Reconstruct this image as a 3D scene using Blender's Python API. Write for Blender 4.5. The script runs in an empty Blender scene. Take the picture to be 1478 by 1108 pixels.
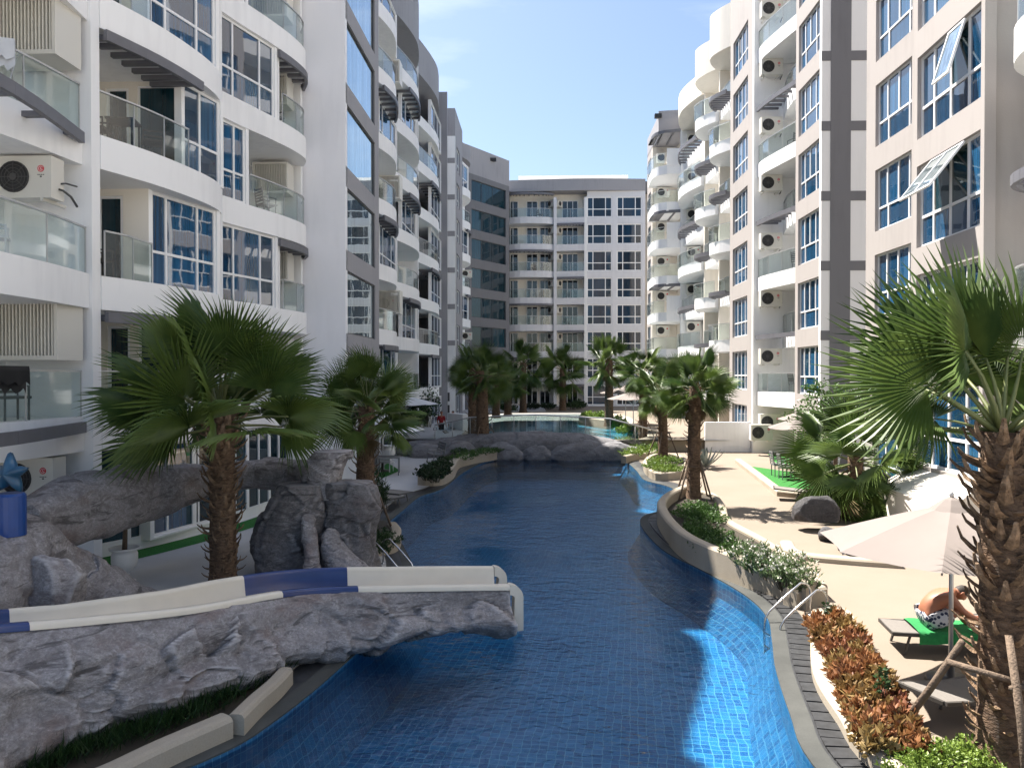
import bpy, bmesh, math, random
from mathutils import Vector, Matrix, noise
from mathutils.geometry import tessellate_polygon

random.seed(7)
sc = bpy.context.scene
C = sc.collection
R = math.radians

# ------------------------------------------------------------------ camera
F = 1110.0            # focal length in photo pixels (photo is 1478 x 1108)
CX, CY, HOR = 739.0, 554.0, 541.0
H_EYE = 4.0
YAW = math.atan((780 - CX) / F)        # the courtyard axis vanishes right of centre
PITCH = math.atan((CY - HOR) / F)
cam_d = bpy.data.cameras.new('camera')
cam = bpy.data.objects.new('camera', cam_d)
C.objects.link(cam)
cam_d.sensor_width = 36.0
cam_d.lens = 36.0 * F / 1478.0
cam_d.clip_end = 2000
cam.location = (0, 0, H_EYE)
cam.rotation_euler = (R(90) - PITCH, 0, YAW)
sc.camera = cam

# ------------------------------------------------------------------ sky and sun
SUN_EL, SUN_AZ = 59.0, -45.0           # azimuth measured from +Y towards +X
world = bpy.data.worlds.new('World')
sc.world = world
world.use_nodes = True
wn = world.node_tree
wn.nodes.clear()
w_out = wn.nodes.new('ShaderNodeOutputWorld')
w_bg = wn.nodes.new('ShaderNodeBackground')
w_sky = wn.nodes.new('ShaderNodeTexSky')
w_sky.sky_type = 'NISHITA'
w_sky.sun_disc = False
w_sky.sun_elevation = R(SUN_EL)
w_sky.sun_rotation = R(SUN_AZ)
w_sky.air_density = 1.0
w_sky.dust_density = 1.5
w_sky.ozone_density = 2.2
w_bg.inputs['Strength'].default_value = 0.062
# thin high cloud
w_tc = wn.nodes.new('ShaderNodeTexCoord')
w_map = wn.nodes.new('ShaderNodeMapping')
w_map.inputs['Scale'].default_value = (1.2, 1.6, 5.0)
w_map.inputs['Rotation'].default_value = (0.3, 0.25, 0.5)
w_no = wn.nodes.new('ShaderNodeTexNoise')
w_no.inputs['Scale'].default_value = 2.2
w_no.inputs['Detail'].default_value = 7
w_no.inputs['Roughness'].default_value = 0.55
w_rp = wn.nodes.new('ShaderNodeValToRGB')
w_rp.color_ramp.elements[0].position = 0.46
w_rp.color_ramp.elements[0].color = (0, 0, 0, 1)
w_rp.color_ramp.elements[1].position = 0.8
w_rp.color_ramp.elements[1].color = (0.55, 0.55, 0.55, 1)
w_mix = wn.nodes.new('ShaderNodeMixRGB')
w_mix.inputs[2].default_value = (7.5, 7.8, 8.2, 1)
wn.links.new(w_tc.outputs['Generated'], w_map.inputs['Vector'])
wn.links.new(w_map.outputs['Vector'], w_no.inputs['Vector'])
wn.links.new(w_no.outputs['Fac'], w_rp.inputs['Fac'])
wn.links.new(w_rp.outputs['Color'], w_mix.inputs['Fac'])
wn.links.new(w_sky.outputs['Color'], w_mix.inputs[1])
wn.links.new(w_mix.outputs['Color'], w_bg.inputs['Color'])
wn.links.new(w_bg.outputs['Background'], w_out.inputs['Surface'])

sun_d = bpy.data.lights.new('sun', 'SUN')
sun_d.energy = 5.0
sun_d.angle = R(0.5)
sun_d.color = (1.0, 0.94, 0.86)
sun = bpy.data.objects.new('sun', sun_d)
C.objects.link(sun)
ce = math.cos(R(SUN_EL))
to_sun = Vector((ce * math.sin(R(SUN_AZ)), ce * math.cos(R(SUN_AZ)), math.sin(R(SUN_EL))))
sun.rotation_euler = (-to_sun).to_track_quat('-Z', 'Y').to_euler()
sun.location = (0, 30, 60)

sc.view_settings.view_transform = 'Standard'
sc.view_settings.look = 'None'
sc.view_settings.exposure = 1.75
sc.view_settings.gamma = 1.0
sc.view_settings.use_curve_mapping = False
sc.render.engine = 'CYCLES'
sc.cycles.use_denoising = True
sc.cycles.max_bounces = 10
sc.cycles.diffuse_bounces = 6
sc.cycles.glossy_bounces = 4
sc.cycles.transparent_max_bounces = 12
sc.cycles.transmission_bounces = 4
sc.cycles.caustics_reflective = False
sc.cycles.caustics_refractive = False
sc.cycles.sample_clamp_indirect = 6

# ------------------------------------------------------------------ pixels to places
FWD = Vector((-math.sin(YAW), math.cos(YAW), 0))
RGT = Vector((math.cos(YAW), math.sin(YAW), 0))

def P(px, Z):
    """plan position seen in photo column px at depth Z"""
    v = RGT * ((px - CX) / F * Z) + FWD * Z
    return (v.x, v.y)

def G(px, py, z=0.0):
    """point of the level z seen at photo pixel px, py"""
    cp, sp = math.cos(PITCH), math.sin(PITCH)
    f3 = FWD * cp + Vector((0, 0, -sp))
    u3 = FWD * sp + Vector((0, 0, cp))
    d = f3 * F + RGT * (px - CX) - u3 * (py - CY)
    t = (z - H_EYE) / d.z
    return (d.x * t, d.y * t)

def G3(px, py, z=0.0):
    x, y = G(px, py, z)
    return Vector((x, y, z))

# ------------------------------------------------------------------ materials
MATS = {}

def _nt(name):
    m = bpy.data.materials.new(name)
    m.use_nodes = True
    nt = m.node_tree
    b = nt.nodes['Principled BSDF']
    MATS[name] = m
    return m, nt, b

def mat(name, col, rough=0.6, var=0.0, scale=3.0, bump=0.0, bscale=40.0, metal=0.0, spec=0.5, col2=None, detail=5, randobj=0.0, stretch=None):
    m, nt, b = _nt(name)
    b.inputs['Base Color'].default_value = (*col, 1)
    b.inputs['Roughness'].default_value = rough
    b.inputs['Metallic'].default_value = metal
    b.inputs['Specular IOR Level'].default_value = spec
    tc = nt.nodes.new('ShaderNodeTexCoord')
    geo = nt.nodes.new('ShaderNodeNewGeometry')
    vec = geo.outputs['Position']
    if stretch:
        mp = nt.nodes.new('ShaderNodeMapping')
        mp.inputs['Scale'].default_value = stretch
        nt.links.new(vec, mp.inputs['Vector'])
        vec = mp.outputs['Vector']
    last = None
    if var > 0 or col2:
        n = nt.nodes.new('ShaderNodeTexNoise')
        n.inputs['Scale'].default_value = scale
        n.inputs['Detail'].default_value = detail
        n.inputs['Roughness'].default_value = 0.6
        nt.links.new(vec, n.inputs['Vector'])
        r = nt.nodes.new('ShaderNodeValToRGB')
        if col2:
            r.color_ramp.elements[0].color = (*col, 1)
            r.color_ramp.elements[1].color = (*col2, 1)
            r.color_ramp.elements[0].position = 0.35
            r.color_ramp.elements[1].position = 0.66
        else:
            r.color_ramp.elements[0].color = (*[c * (1 - var) for c in col], 1)
            r.color_ramp.elements[1].color = (*[min(1, c * (1 + var)) for c in col], 1)
            r.color_ramp.elements[0].position = 0.3
            r.color_ramp.elements[1].position = 0.7
        nt.links.new(n.outputs['Fac'], r.inputs['Fac'])
        last = r.outputs['Color']
    if randobj:
        oi = nt.nodes.new('ShaderNodeObjectInfo')
        hs = nt.nodes.new('ShaderNodeHueSaturation')
        mr = nt.nodes.new('ShaderNodeMapRange')
        mr.inputs['To Min'].default_value = 1 - randobj
        mr.inputs['To Max'].default_value = 1 + randobj
        nt.links.new(oi.outputs['Random'], mr.inputs['Value'])
        nt.links.new(mr.outputs['Result'], hs.inputs['Value'])
        if last:
            nt.links.new(last, hs.inputs['Color'])
        else:
            hs.inputs['Color'].default_value = (*col, 1)
        last = hs.outputs['Color']
    if last:
        nt.links.new(last, b.inputs['Base Color'])
    if bump > 0:
        n2 = nt.nodes.new('ShaderNodeTexNoise')
        n2.inputs['Scale'].default_value = bscale
        n2.inputs['Detail'].default_value = 6
        nt.links.new(vec, n2.inputs['Vector'])
        bp = nt.nodes.new('ShaderNodeBump')
        bp.inputs['Strength'].default_value = bump
        bp.inputs['Distance'].default_value = 0.05
        nt.links.new(n2.outputs['Fac'], bp.inputs['Height'])
        nt.links.new(bp.outputs['Normal'], b.inputs['Normal'])
    return m

def wall_mat(name, col, streak=0.06):
    """painted render with faint weather streaks"""
    m, nt, b = _nt(name)
    b.inputs['Roughness'].default_value = 0.75
    b.inputs['Specular IOR Level'].default_value = 0.3
    geo = nt.nodes.new('ShaderNodeNewGeometry')
    mp = nt.nodes.new('ShaderNodeMapping')
    mp.inputs['Scale'].default_value = (2.2, 2.2, 0.25)
    nt.links.new(geo.outputs['Position'], mp.inputs['Vector'])
    n = nt.nodes.new('ShaderNodeTexNoise')
    n.inputs['Scale'].default_value = 2.0
    n.inputs['Detail'].default_value = 6
    nt.links.new(mp.outputs['Vector'], n.inputs['Vector'])
    n2 = nt.nodes.new('ShaderNodeTexNoise')
    n2.inputs['Scale'].default_value = 0.5
    n2.inputs['Detail'].default_value = 3
    nt.links.new(geo.outputs['Position'], n2.inputs['Vector'])
    ad = nt.nodes.new('ShaderNodeMath')
    ad.operation = 'ADD'
    nt.links.new(n.outputs['Fac'], ad.inputs[0])
    nt.links.new(n2.outputs['Fac'], ad.inputs[1])
    r = nt.nodes.new('ShaderNodeValToRGB')
    r.color_ramp.elements[0].position = 0.7
    r.color_ramp.elements[1].position = 1.15
    r.color_ramp.elements[0].color = (*[c * (1 - streak) for c in col], 1)
    r.color_ramp.elements[1].color = (*[min(0.86, c * (1 + streak * 0.4)) for c in col], 1)
    nt.links.new(ad.outputs['Value'], r.inputs['Fac'])
    nt.links.new(r.outputs['Color'], b.inputs['Base Color'])
    n3 = nt.nodes.new('ShaderNodeTexNoise')
    n3.inputs['Scale'].default_value = 30
    n3.inputs['Detail'].default_value = 4
    nt.links.new(geo.outputs['Position'], n3.inputs['Vector'])
    bp = nt.nodes.new('ShaderNodeBump')
    bp.inputs['Strength'].default_value = 0.12
    bp.inputs['Distance'].default_value = 0.02
    nt.links.new(n3.outputs['Fac'], bp.inputs['Height'])
    nt.links.new(bp.outputs['Normal'], b.inputs['Normal'])
    return m

def glass_mat(name, ca, cb, ior=1.9, rough=0.02, wave=0.005):
    """tinted window glass seen against a dim curtained room: reflects the sky and the opposite fronts"""
    m, nt, b = _nt(name)
    b.inputs['Roughness'].default_value = rough
    b.inputs['IOR'].default_value = ior
    oi = nt.nodes.new('ShaderNodeObjectInfo')
    r = nt.nodes.new('ShaderNodeValToRGB')
    r.color_ramp.elements[0].color = (*ca, 1)
    r.color_ramp.elements[1].color = (*cb, 1)
    nt.links.new(oi.outputs['Random'], r.inputs['Fac'])
    # curtain folds
    geo = nt.nodes.new('ShaderNodeNewGeometry')
    mp = nt.nodes.new('ShaderNodeMapping')
    mp.inputs['Scale'].default_value = (9, 9, 0.15)
    nt.links.new(geo.outputs['Position'], mp.inputs['Vector'])
    n = nt.nodes.new('ShaderNodeTexNoise')
    n.inputs['Scale'].default_value = 1.5
    nt.links.new(mp.outputs['Vector'], n.inputs['Vector'])
    mx = nt.nodes.new('ShaderNodeMixRGB')
    mx.blend_type = 'MULTIPLY'
    mx.inputs['Fac'].default_value = 0.7
    r2 = nt.nodes.new('ShaderNodeValToRGB')
    r2.color_ramp.elements[0].position = 0.35
    r2.color_ramp.elements[1].position = 0.65
    r2.color_ramp.elements[0].color = (0.4, 0.4, 0.4, 1)
    r2.color_ramp.elements[1].color = (1, 1, 1, 1)
    nt.links.new(n.outputs['Fac'], r2.inputs['Fac'])
    nt.links.new(r.outputs['Color'], mx.inputs[1])
    nt.links.new(r2.outputs['Color'], mx.inputs[2])
    nt.links.new(mx.outputs['Color'], b.inputs['Base Color'])
    n3 = nt.nodes.new('ShaderNodeTexNoise')
    n3.inputs['Scale'].default_value = 1.3
    nt.links.new(geo.outputs['Position'], n3.inputs['Vector'])
    bp = nt.nodes.new('ShaderNodeBump')
    bp.inputs['Strength'].default_value = wave
    bp.inputs['Distance'].default_value = 0.3
    nt.links.new(n3.outputs['Fac'], bp.inputs['Height'])
    nt.links.new(bp.outputs['Normal'], b.inputs['Normal'])
    return m

def clear_glass(name, tint, refl=0.12):
    m, nt, b = _nt(name)
    nt.nodes.remove(b)
    out = nt.nodes['Material Output']
    tr = nt.nodes.new('ShaderNodeBsdfTransparent')
    tr.inputs['Color'].default_value = (*tint, 1)
    gl = nt.nodes.new('ShaderNodeBsdfGlossy')
    gl.inputs['Roughness'].default_value = 0.03
    lw = nt.nodes.new('ShaderNodeLayerWeight')
    lw.inputs['Blend'].default_value = 0.5
    pw_ = nt.nodes.new('ShaderNodeMath')
    pw_.operation = 'POWER'
    pw_.inputs[1].default_value = 4.0
    nt.links.new(lw.outputs['Facing'], pw_.inputs[0])
    ad = nt.nodes.new('ShaderNodeMath')
    ad.operation = 'MULTIPLY_ADD'
    ad.inputs[1].default_value = 0.7
    ad.inputs[2].default_value = refl
    ad.use_clamp = True
    nt.links.new(pw_.outputs['Value'], ad.inputs[0])
    mx = nt.nodes.new('ShaderNodeMixShader')
    nt.links.new(ad.outputs['Value'], mx.inputs['Fac'])
    nt.links.new(tr.outputs['BSDF'], mx.inputs[1])
    nt.links.new(gl.outputs['BSDF'], mx.inputs[2])
    nt.links.new(mx.outputs['Shader'], out.inputs['Surface'])
    return m

wall_mat('white', (0.84, 0.84, 0.845))
wall_mat('cool_white', (0.82, 0.82, 0.85), 0.04)
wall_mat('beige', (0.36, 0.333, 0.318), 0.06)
wall_mat('far_white', (0.62, 0.62, 0.64), 0.06)
wall_mat('pale_grey', (0.74, 0.74, 0.735), 0.04)
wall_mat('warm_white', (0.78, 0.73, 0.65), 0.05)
wall_mat('dark_grey', (0.16, 0.16, 0.17), 0.08)
wall_mat('mid_grey', (0.30, 0.295, 0.31), 0.08)
mat('frame', (0.8, 0.8, 0.8), 0.35)
mat('dark_frame', (0.05, 0.05, 0.055), 0.4)
mat('trellis', (0.13, 0.13, 0.145), 0.5, var=0.1)
glass_mat('glass', (0.006, 0.03, 0.07), (0.025, 0.11, 0.23), ior=2.2)
glass_mat('glass_dark', (0.003, 0.005, 0.008), (0.012, 0.018, 0.026), ior=1.7)
glass_mat('glass_teal', (0.006, 0.022, 0.032), (0.01, 0.05, 0.07), ior=1.6)
glass_mat('glass_mirror', (0.55, 0.68, 0.72), (0.6, 0.73, 0.77), ior=1.8, wave=0.006)
MATS['glass_mirror'].node_tree.nodes['Principled BSDF'].inputs['Metallic'].default_value = 0.85
glass_mat('glass_far', (0.004, 0.014, 0.03), (0.014, 0.05, 0.10), ior=1.5, rough=0.05)
clear_glass('rail_glass', (0.90, 0.945, 0.94), 0.06)
mat('steel', (0.55, 0.55, 0.55), 0.25, metal=1.0)
mat('alu', (0.5, 0.5, 0.5), 0.4, metal=0.6)
mat('ac_white', (0.68, 0.66, 0.60), 0.45, randobj=0.08)
mat('ac_dark', (0.02, 0.02, 0.022), 0.5)
mat('ac_grille', (0.07, 0.07, 0.07), 0.5)
mat('logo_red', (0.6, 0.03, 0.04), 0.4)
mat('black', (0.012, 0.012, 0.014), 0.5)
mat('dark_rubber', (0.03, 0.03, 0.03), 0.7)

# ------------------------------------------------------------------ mesh helpers
class MB:
    def __init__(s):
        s.v, s.f, s.smooth = [], [], False
    def add(s, vs, fs):
        o = len(s.v)
        s.v += [tuple(p) for p in vs]
        s.f += [tuple(i + o for i in f) for f in fs]
        return s
    def box(s, x0, x1, y0, y1, z0, z1):
        return s.add([(x0, y0, z0), (x1, y0, z0), (x1, y1, z0), (x0, y1, z0), (x0, y0, z1), (x1, y0, z1), (x1, y1, z1), (x0, y1, z1)],
                     [(3, 2, 1, 0), (4, 5, 6, 7), (0, 1, 5, 4), (1, 2, 6, 5), (2, 3, 7, 6), (3, 0, 4, 7)])
    def obox(s, o, ux, uy, uz):
        """box from corner o along three vectors"""
        o, ux, uy, uz = Vector(o), Vector(ux), Vector(uy), Vector(uz)
        p = [o, o + ux, o + ux + uy, o + uy]
        p += [q + uz for q in p]
        return s.add(p, [(3, 2, 1, 0), (4, 5, 6, 7), (0, 1, 5, 4), (1, 2, 6, 5), (2, 3, 7, 6), (3, 0, 4, 7)])
    def bar(s, a, b, w, h=None):
        """rectangular bar between two points"""
        a, b = Vector(a), Vector(b)
        h = h or w
        d = (b - a).normalized()
        up = Vector((0, 0, 1)) if abs(d.z) < 0.95 else Vector((1, 0, 0))
        sx = d.cross(up).normalized()
        sy = sx.cross(d).normalized()
        return s.obox(a - sx * w / 2 - sy * h / 2, b - a, sx * w, sy * h)
    def prism(s, poly, z0, z1):
        n = len(poly)
        area = sum(poly[i][0] * poly[(i + 1) % n][1] - poly[(i + 1) % n][0] * poly[i][1] for i in range(n))
        if area < 0:
            poly = list(reversed(poly))
        o = len(s.v)
        s.v += [(p[0], p[1], z0) for p in poly] + [(p[0], p[1], z1) for p in poly]
        for t in tessellate_polygon([[Vector((p[0], p[1], 0)) for p in poly]]):
            a, b, c = t
            A, B, Cc = poly[a], poly[b], poly[c]
            if (B[0] - A[0]) * (Cc[1] - A[1]) - (B[1] - A[1]) * (Cc[0] - A[0]) < 0:
                a, c = c, a
            s.f.append((o + n + a, o + n + b, o + n + c))
            s.f.append((o + c, o + b, o + a))
        for i in range(n):
            j = (i + 1) % n
            s.f.append((o + i, o + j, o + n + j, o + n + i))
        return s
    def tube(s, pts, r, n=8, cap=True):
        pts = [Vector(p) for p in pts]
        rs = r if isinstance(r, (list, tuple)) else [r] * len(pts)
        o = len(s.v)
        prev = None
        for i, p in enumerate(pts):
            d = (pts[min(i + 1, len(pts) - 1)] - pts[max(i - 1, 0)]).normalized()
            if prev is None:
                up = Vector((0, 0, 1)) if abs(d.z) < 0.9 else Vector((1, 0, 0))
                sx = d.cross(up).normalized()
            else:
                sx = (prev - d * prev.dot(d)).normalized()
            prev = sx
            sy = d.cross(sx)
            for k in range(n):
                a = 2 * math.pi * k / n
                s.v.append(tuple(p + (sx * math.cos(a) + sy * math.sin(a)) * rs[i]))
        for i in range(len(pts) - 1):
            for k in range(n):
                k2 = (k + 1) % n
                s.f.append((o + i * n + k, o + i * n + k2, o + (i + 1) * n + k2, o + (i + 1) * n + k))
        if cap:
            s.f.append(tuple(o + k for k in reversed(range(n))))
            s.f.append(tuple(o + (len(pts) - 1) * n + k for k in range(n)))
        return s
    def lathe(s, prof, n=16, c=(0, 0, 0)):
        o = len(s.v)
        for r, z in prof:
            for k in range(n):
                a = 2 * math.pi * k / n
                s.v.append((c[0] + r * math.cos(a), c[1] + r * math.sin(a), c[2] + z))
        for i in range(len(prof) - 1):
            for k in range(n):
                k2 = (k + 1) % n
                s.f.append((o + i * n + k, o + i * n + k2, o + (i + 1) * n + k2, o + (i + 1) * n + k))
        s.f.append(tuple(o + k for k in reversed(range(n))))
        s.f.append(tuple(o + (len(prof) - 1) * n + k for k in range(n)))
        return s
    def sheet(s, rows, close=False):
        """grid of rows of points"""
        o = len(s.v)
        n = len(rows[0])
        for r in rows:
            s.v += [tuple(p) for p in r]
        for i in range(len(rows) - 1):
            for k in range(n if close else n - 1):
                k2 = (k + 1) % n
                s.f.append((o + i * n + k, o + i * n + k2, o + (i + 1) * n + k2, o + (i + 1) * n + k))
        return s
    def mesh(s, name, m, smooth=False):
        me = bpy.data.meshes.new(name)
        me.from_pydata(s.v, [], s.f)
        me.validate()
        if m:
            me.materials.append(MATS[m])
        if smooth:
            me.polygons.foreach_set('use_smooth', [True] * len(me.polygons))
        me.update()
        return me

def link(name, data, loc=(0, 0, 0), parent=None, rot=None, scale=None):
    o = bpy.data.objects.new(name, data)
    C.objects.link(o)
    if parent is not None:
        o.parent = parent
    o.location = loc
    if rot is not None:
        o.rotation_euler = rot
    if scale is not None:
        o.scale = scale if not isinstance(scale, (int, float)) else (scale,) * 3
    return o

def tag(o, label, cat, group=None):
    o['label'] = label
    o['category'] = cat
    if group:
        o['group'] = group
    return o

def thing(name, label, cat, loc=(0, 0, 0), rotz=0.0, group=None, scale=None):
    o = link(name, None, loc, rot=(0, 0, rotz), scale=scale)
    o.empty_display_size = 0.3
    return tag(o, label, cat, group)

def structure(name, mb, m, smooth=False):
    o = link(name, mb.mesh(name, m, smooth))
    o['kind'] = 'structure'
    return o

def wpart(name, mb, m, parent, zs=(0.0,), smooth=False, top=None):
    """part given in world plan coordinates, repeated at each level of zs; returns the objects"""
    me = mb.mesh(name, m, smooth)
    res = []
    L = (top or parent).location
    for i, z in enumerate(zs):
        p = parent[i] if isinstance(parent, list) else parent
        if top is None:
            loc = Vector((0, 0, z)) - L
        else:
            loc = Vector((0, 0, 0))      # child of a part that already stands at its level
        res.append(link(name, me, loc, p))
    return res

def copy_tree(o, parent=None):
    c = o.copy()
    C.objects.link(c)
    c.parent = parent
    for ch in list(o.children):
        copy_tree(ch, c)
    return c

def smooth_path(pts, n=6, closed=False):
    """Catmull-Rom through plan points"""
    pts = [tuple(p) for p in pts]
    out = []
    m = len(pts)
    rng = range(m) if closed else range(m - 1)
    for i in rng:
        p0 = pts[(i - 1) % m] if closed or i > 0 else pts[0]
        p1, p2 = pts[i], pts[(i + 1) % m]
        p3 = pts[(i + 2) % m] if closed or i + 2 < m else pts[-1]
        for k in range(n):
            t = k / n
            out.append(tuple(0.5 * ((2 * b) + (c - a) * t + (2 * a - 5 * b + 4 * c - d) * t * t + (-a + 3 * b - 3 * c + d) * t ** 3)
                             for a, b, c, d in zip(p0, p1, p2, p3)))
    if not closed:
        out.append(pts[-1])
    return out

def offset_path(path, d, closed=False):
    """shift a plan path to its right by d"""
    n = len(path)
    out = []
    for i in range(n):
        a = path[(i - 1) % n] if closed or i > 0 else path[i]
        b = path[(i + 1) % n] if closed or i < n - 1 else path[i]
        dx, dy = b[0] - a[0], b[1] - a[1]
        l = math.hypot(dx, dy) or 1
        out.append((path[i][0] + dy / l * d, path[i][1] - dx / l * d))
    return out

# ------------------------------------------------------------------ facade helpers (A left, B right, seen from outside)
def frame_uvn(A, B):
    A, B = Vector((*A, 0)), Vector((*B, 0))
    u = (B - A)
    L = u.length
    u = u / L
    n = Vector((u.y, -u.x, 0))
    return A, u, n, L

def wall(b, A, B, z0, z1, m, openings=(), t=0.25, zs=(0.0,), name='wall', back=0.0):
    """wall with rectangular openings (u0, u1, z0, z1) given in metres along A-B"""
    a, u, n, L = frame_uvn(A, B)
    mb = MB()
    up = Vector((0, 0, 1))
    def put(u0, u1, za, zb):
        if u1 - u0 > 1e-3 and zb - za > 1e-3:
            mb.obox(a + u * u0 - n * (t + back) + up * za, u * (u1 - u0), n * t, up * (zb - za))
    cuts = sorted({0.0, L, *[o[0] for o in openings], *[o[1] for o in openings]})
    for c0, c1 in zip(cuts, cuts[1:]):
        mid = (c0 + c1) / 2
        zz = z0
        for o in sorted([o for o in openings if o[0] < mid < o[1]], key=lambda o: o[2]):
            put(c0, c1, zz, o[2])
            zz = o[3]
        put(c0, c1, zz, z1)
    return wpart(name, mb, m, b, zs)

def window(b, A, B, z0, z1, zs=(0.0,), up=(0, .3, .7, 1), low=None, tr=0.37, m='glass', fm='frame', inset=0.1, fw=0.07, name='window', depth=0.07, dim_room=()):
    """framed window: upper and lower lights; every light is a pane of its own"""
    a, u, n, L = frame_uvn(A, B)
    low = low or up
    zt = z0 + (z1 - z0) * tr if tr else z0
    Z = Vector((0, 0, 1))
    mb = MB()
    o = a - n * inset
    def vb(uc, za, zb, w):
        mb.obox(o + u * (uc - w / 2) + Z * za, u * w, -n * depth, Z * (zb - za))
    def hb(ua, ub, zc, w):
        mb.obox(o + u * ua + Z * (zc - w / 2) - n * 0.002, u * (ub - ua), -n * (depth - 0.004), Z * w)
    e = fw * 0.9
    vb(fw / 2, z0, z1, fw)
    vb(L - fw / 2, z0, z1, fw)
    hb(fw, L - fw, z0 + e / 2, e)
    hb(fw, L - fw, z1 - e / 2, e)
    if tr:
        hb(fw, L - fw, zt, e)
        for f in low[1:-1]:
            vb(f * L, z0 + e, zt - e / 2, e)
    for f in up[1:-1]:
        vb(f * L, (zt + e / 2) if tr else z0 + e, z1 - e, e)
    wins = wpart(name, mb, fm, b, zs)
    rows = ([(low, z0, zt, 0)] if tr else []) + [(up, zt, z1, 1)]
    for fr, za, zb, row in rows:
        for i in range(len(fr) - 1):
            p = MB()
            c = o - n * (depth * 0.5)
            p.obox(c + u * (fr[i] * L + 0.02) + Z * (za + 0.02), u * ((fr[i + 1] - fr[i]) * L - 0.04), -n * 0.012, Z * (zb - za - 0.04))
            wpart('pane', p, 'glass_teal' if (row, i) in dim_room else m, wins, zs, top=b)  # behind an open sash a dark teal sheet stands for the dim room
    return wins

def slab(b, poly, zs, z0=-0.65, z1=0.05, m='white', name='balcony_slab'):
    return wpart(name, MB().prism(poly, z0, z1), m, b, zs)

def railing(b, path, zs, h=0.98, z0=0.05, step=1.25, hm='alu', name='railing'):
    """glass balustrade: handrail with single glass panels"""
    mb = MB()
    pts = [Vector((*p, 0)) for p in path]
    for p, q in zip(pts, pts[1:]):
        mb.bar(p + Vector((0, 0, h)), q + Vector((0, 0, h)), 0.05, 0.035)
    # resample
    ds = [0]
    for p, q in zip(pts, pts[1:]):
        ds.append(ds[-1] + (q - p).length)
    def at(d):
        for i in range(len(pts) - 1):
            if d <= ds[i + 1] + 1e-6:
                t = (d - ds[i]) / max(1e-6, ds[i + 1] - ds[i])
                return pts[i].lerp(pts[i + 1], t)
        return pts[-1]
    nseg = max(1, round(ds[-1] / step))
    for k in range(nseg + 1):
        q = at(ds[-1] * k / nseg)
        mb.box(q.x - 0.012, q.x + 0.012, q.y - 0.012, q.y + 0.012, z0, h - 0.018)
    rails = wpart(name, mb, hm, b, zs)
    for k in range(nseg):
        p, q = at(ds[-1] * (k + 0.02) / nseg), at(ds[-1] * (k + 0.98) / nseg)
        g = MB().bar(p + Vector((0, 0, (z0 + h) / 2)), q + Vector((0, 0, (z0 + h) / 2)), 0.012, h - z0 - 0.04)
        wpart('glass_panel', g, 'rail_glass', rails, zs, top=b)
    return rails

def canopy(b, path, inner, zs, n=7, dz=-0.1, axis='x'):
    """slatted sun canopy: curved edge beam (path) with slats running back to the line of x = inner (or y = inner)"""
    mb = MB()
    pts = [Vector((*p, dz)) for p in path]
    for p, q in zip(pts, pts[1:]):
        mb.bar(p, q, 0.1, 0.22)
    cs = wpart('canopy', mb, 'trellis', b, zs)
    for k in range(n):
        t = (k + 0.5) / n * (len(pts) - 1)
        i = min(int(t), len(pts) - 2)
        q = pts[i].lerp(pts[i + 1], t - i)
        e = Vector((inner, q.y, dz)) if axis == 'x' else Vector((q.x, inner, dz))
        if (e - q).length > 0.15:
            wpart('slat', MB().bar(q, e, 0.12, 0.1), 'trellis', cs, zs, top=b)
    return cs
# ------------------------------------------------------------------ plan helpers from photo columns
def YX(px, X):
    k = (px - CX) / F
    Z = X / (k * math.cos(YAW) - math.sin(YAW))
    return k * Z * math.sin(YAW) + Z * math.cos(YAW)

def XY(px, Y):
    k = (px - CX) / F
    Z = Y / (k * math.sin(YAW) + math.cos(YAW))
    return k * Z * math.cos(YAW) - Z * math.sin(YAW)

FL = 2.9
def S(k):
    return 3.1 + FL * (k - 1)
UP = [S(k) for k in range(1, 8)]
GF = [0.2] + UP
ODD = [S(1), S(3), S(5), S(7)]
EVEN = [S(2), S(4), S(6)]
EVEN0 = [0.2] + EVEN
ROOF = S(8)
ORD = ['ground', 'first', 'second', 'third', 'fourth', 'fifth', 'sixth', 'seventh']

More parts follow.
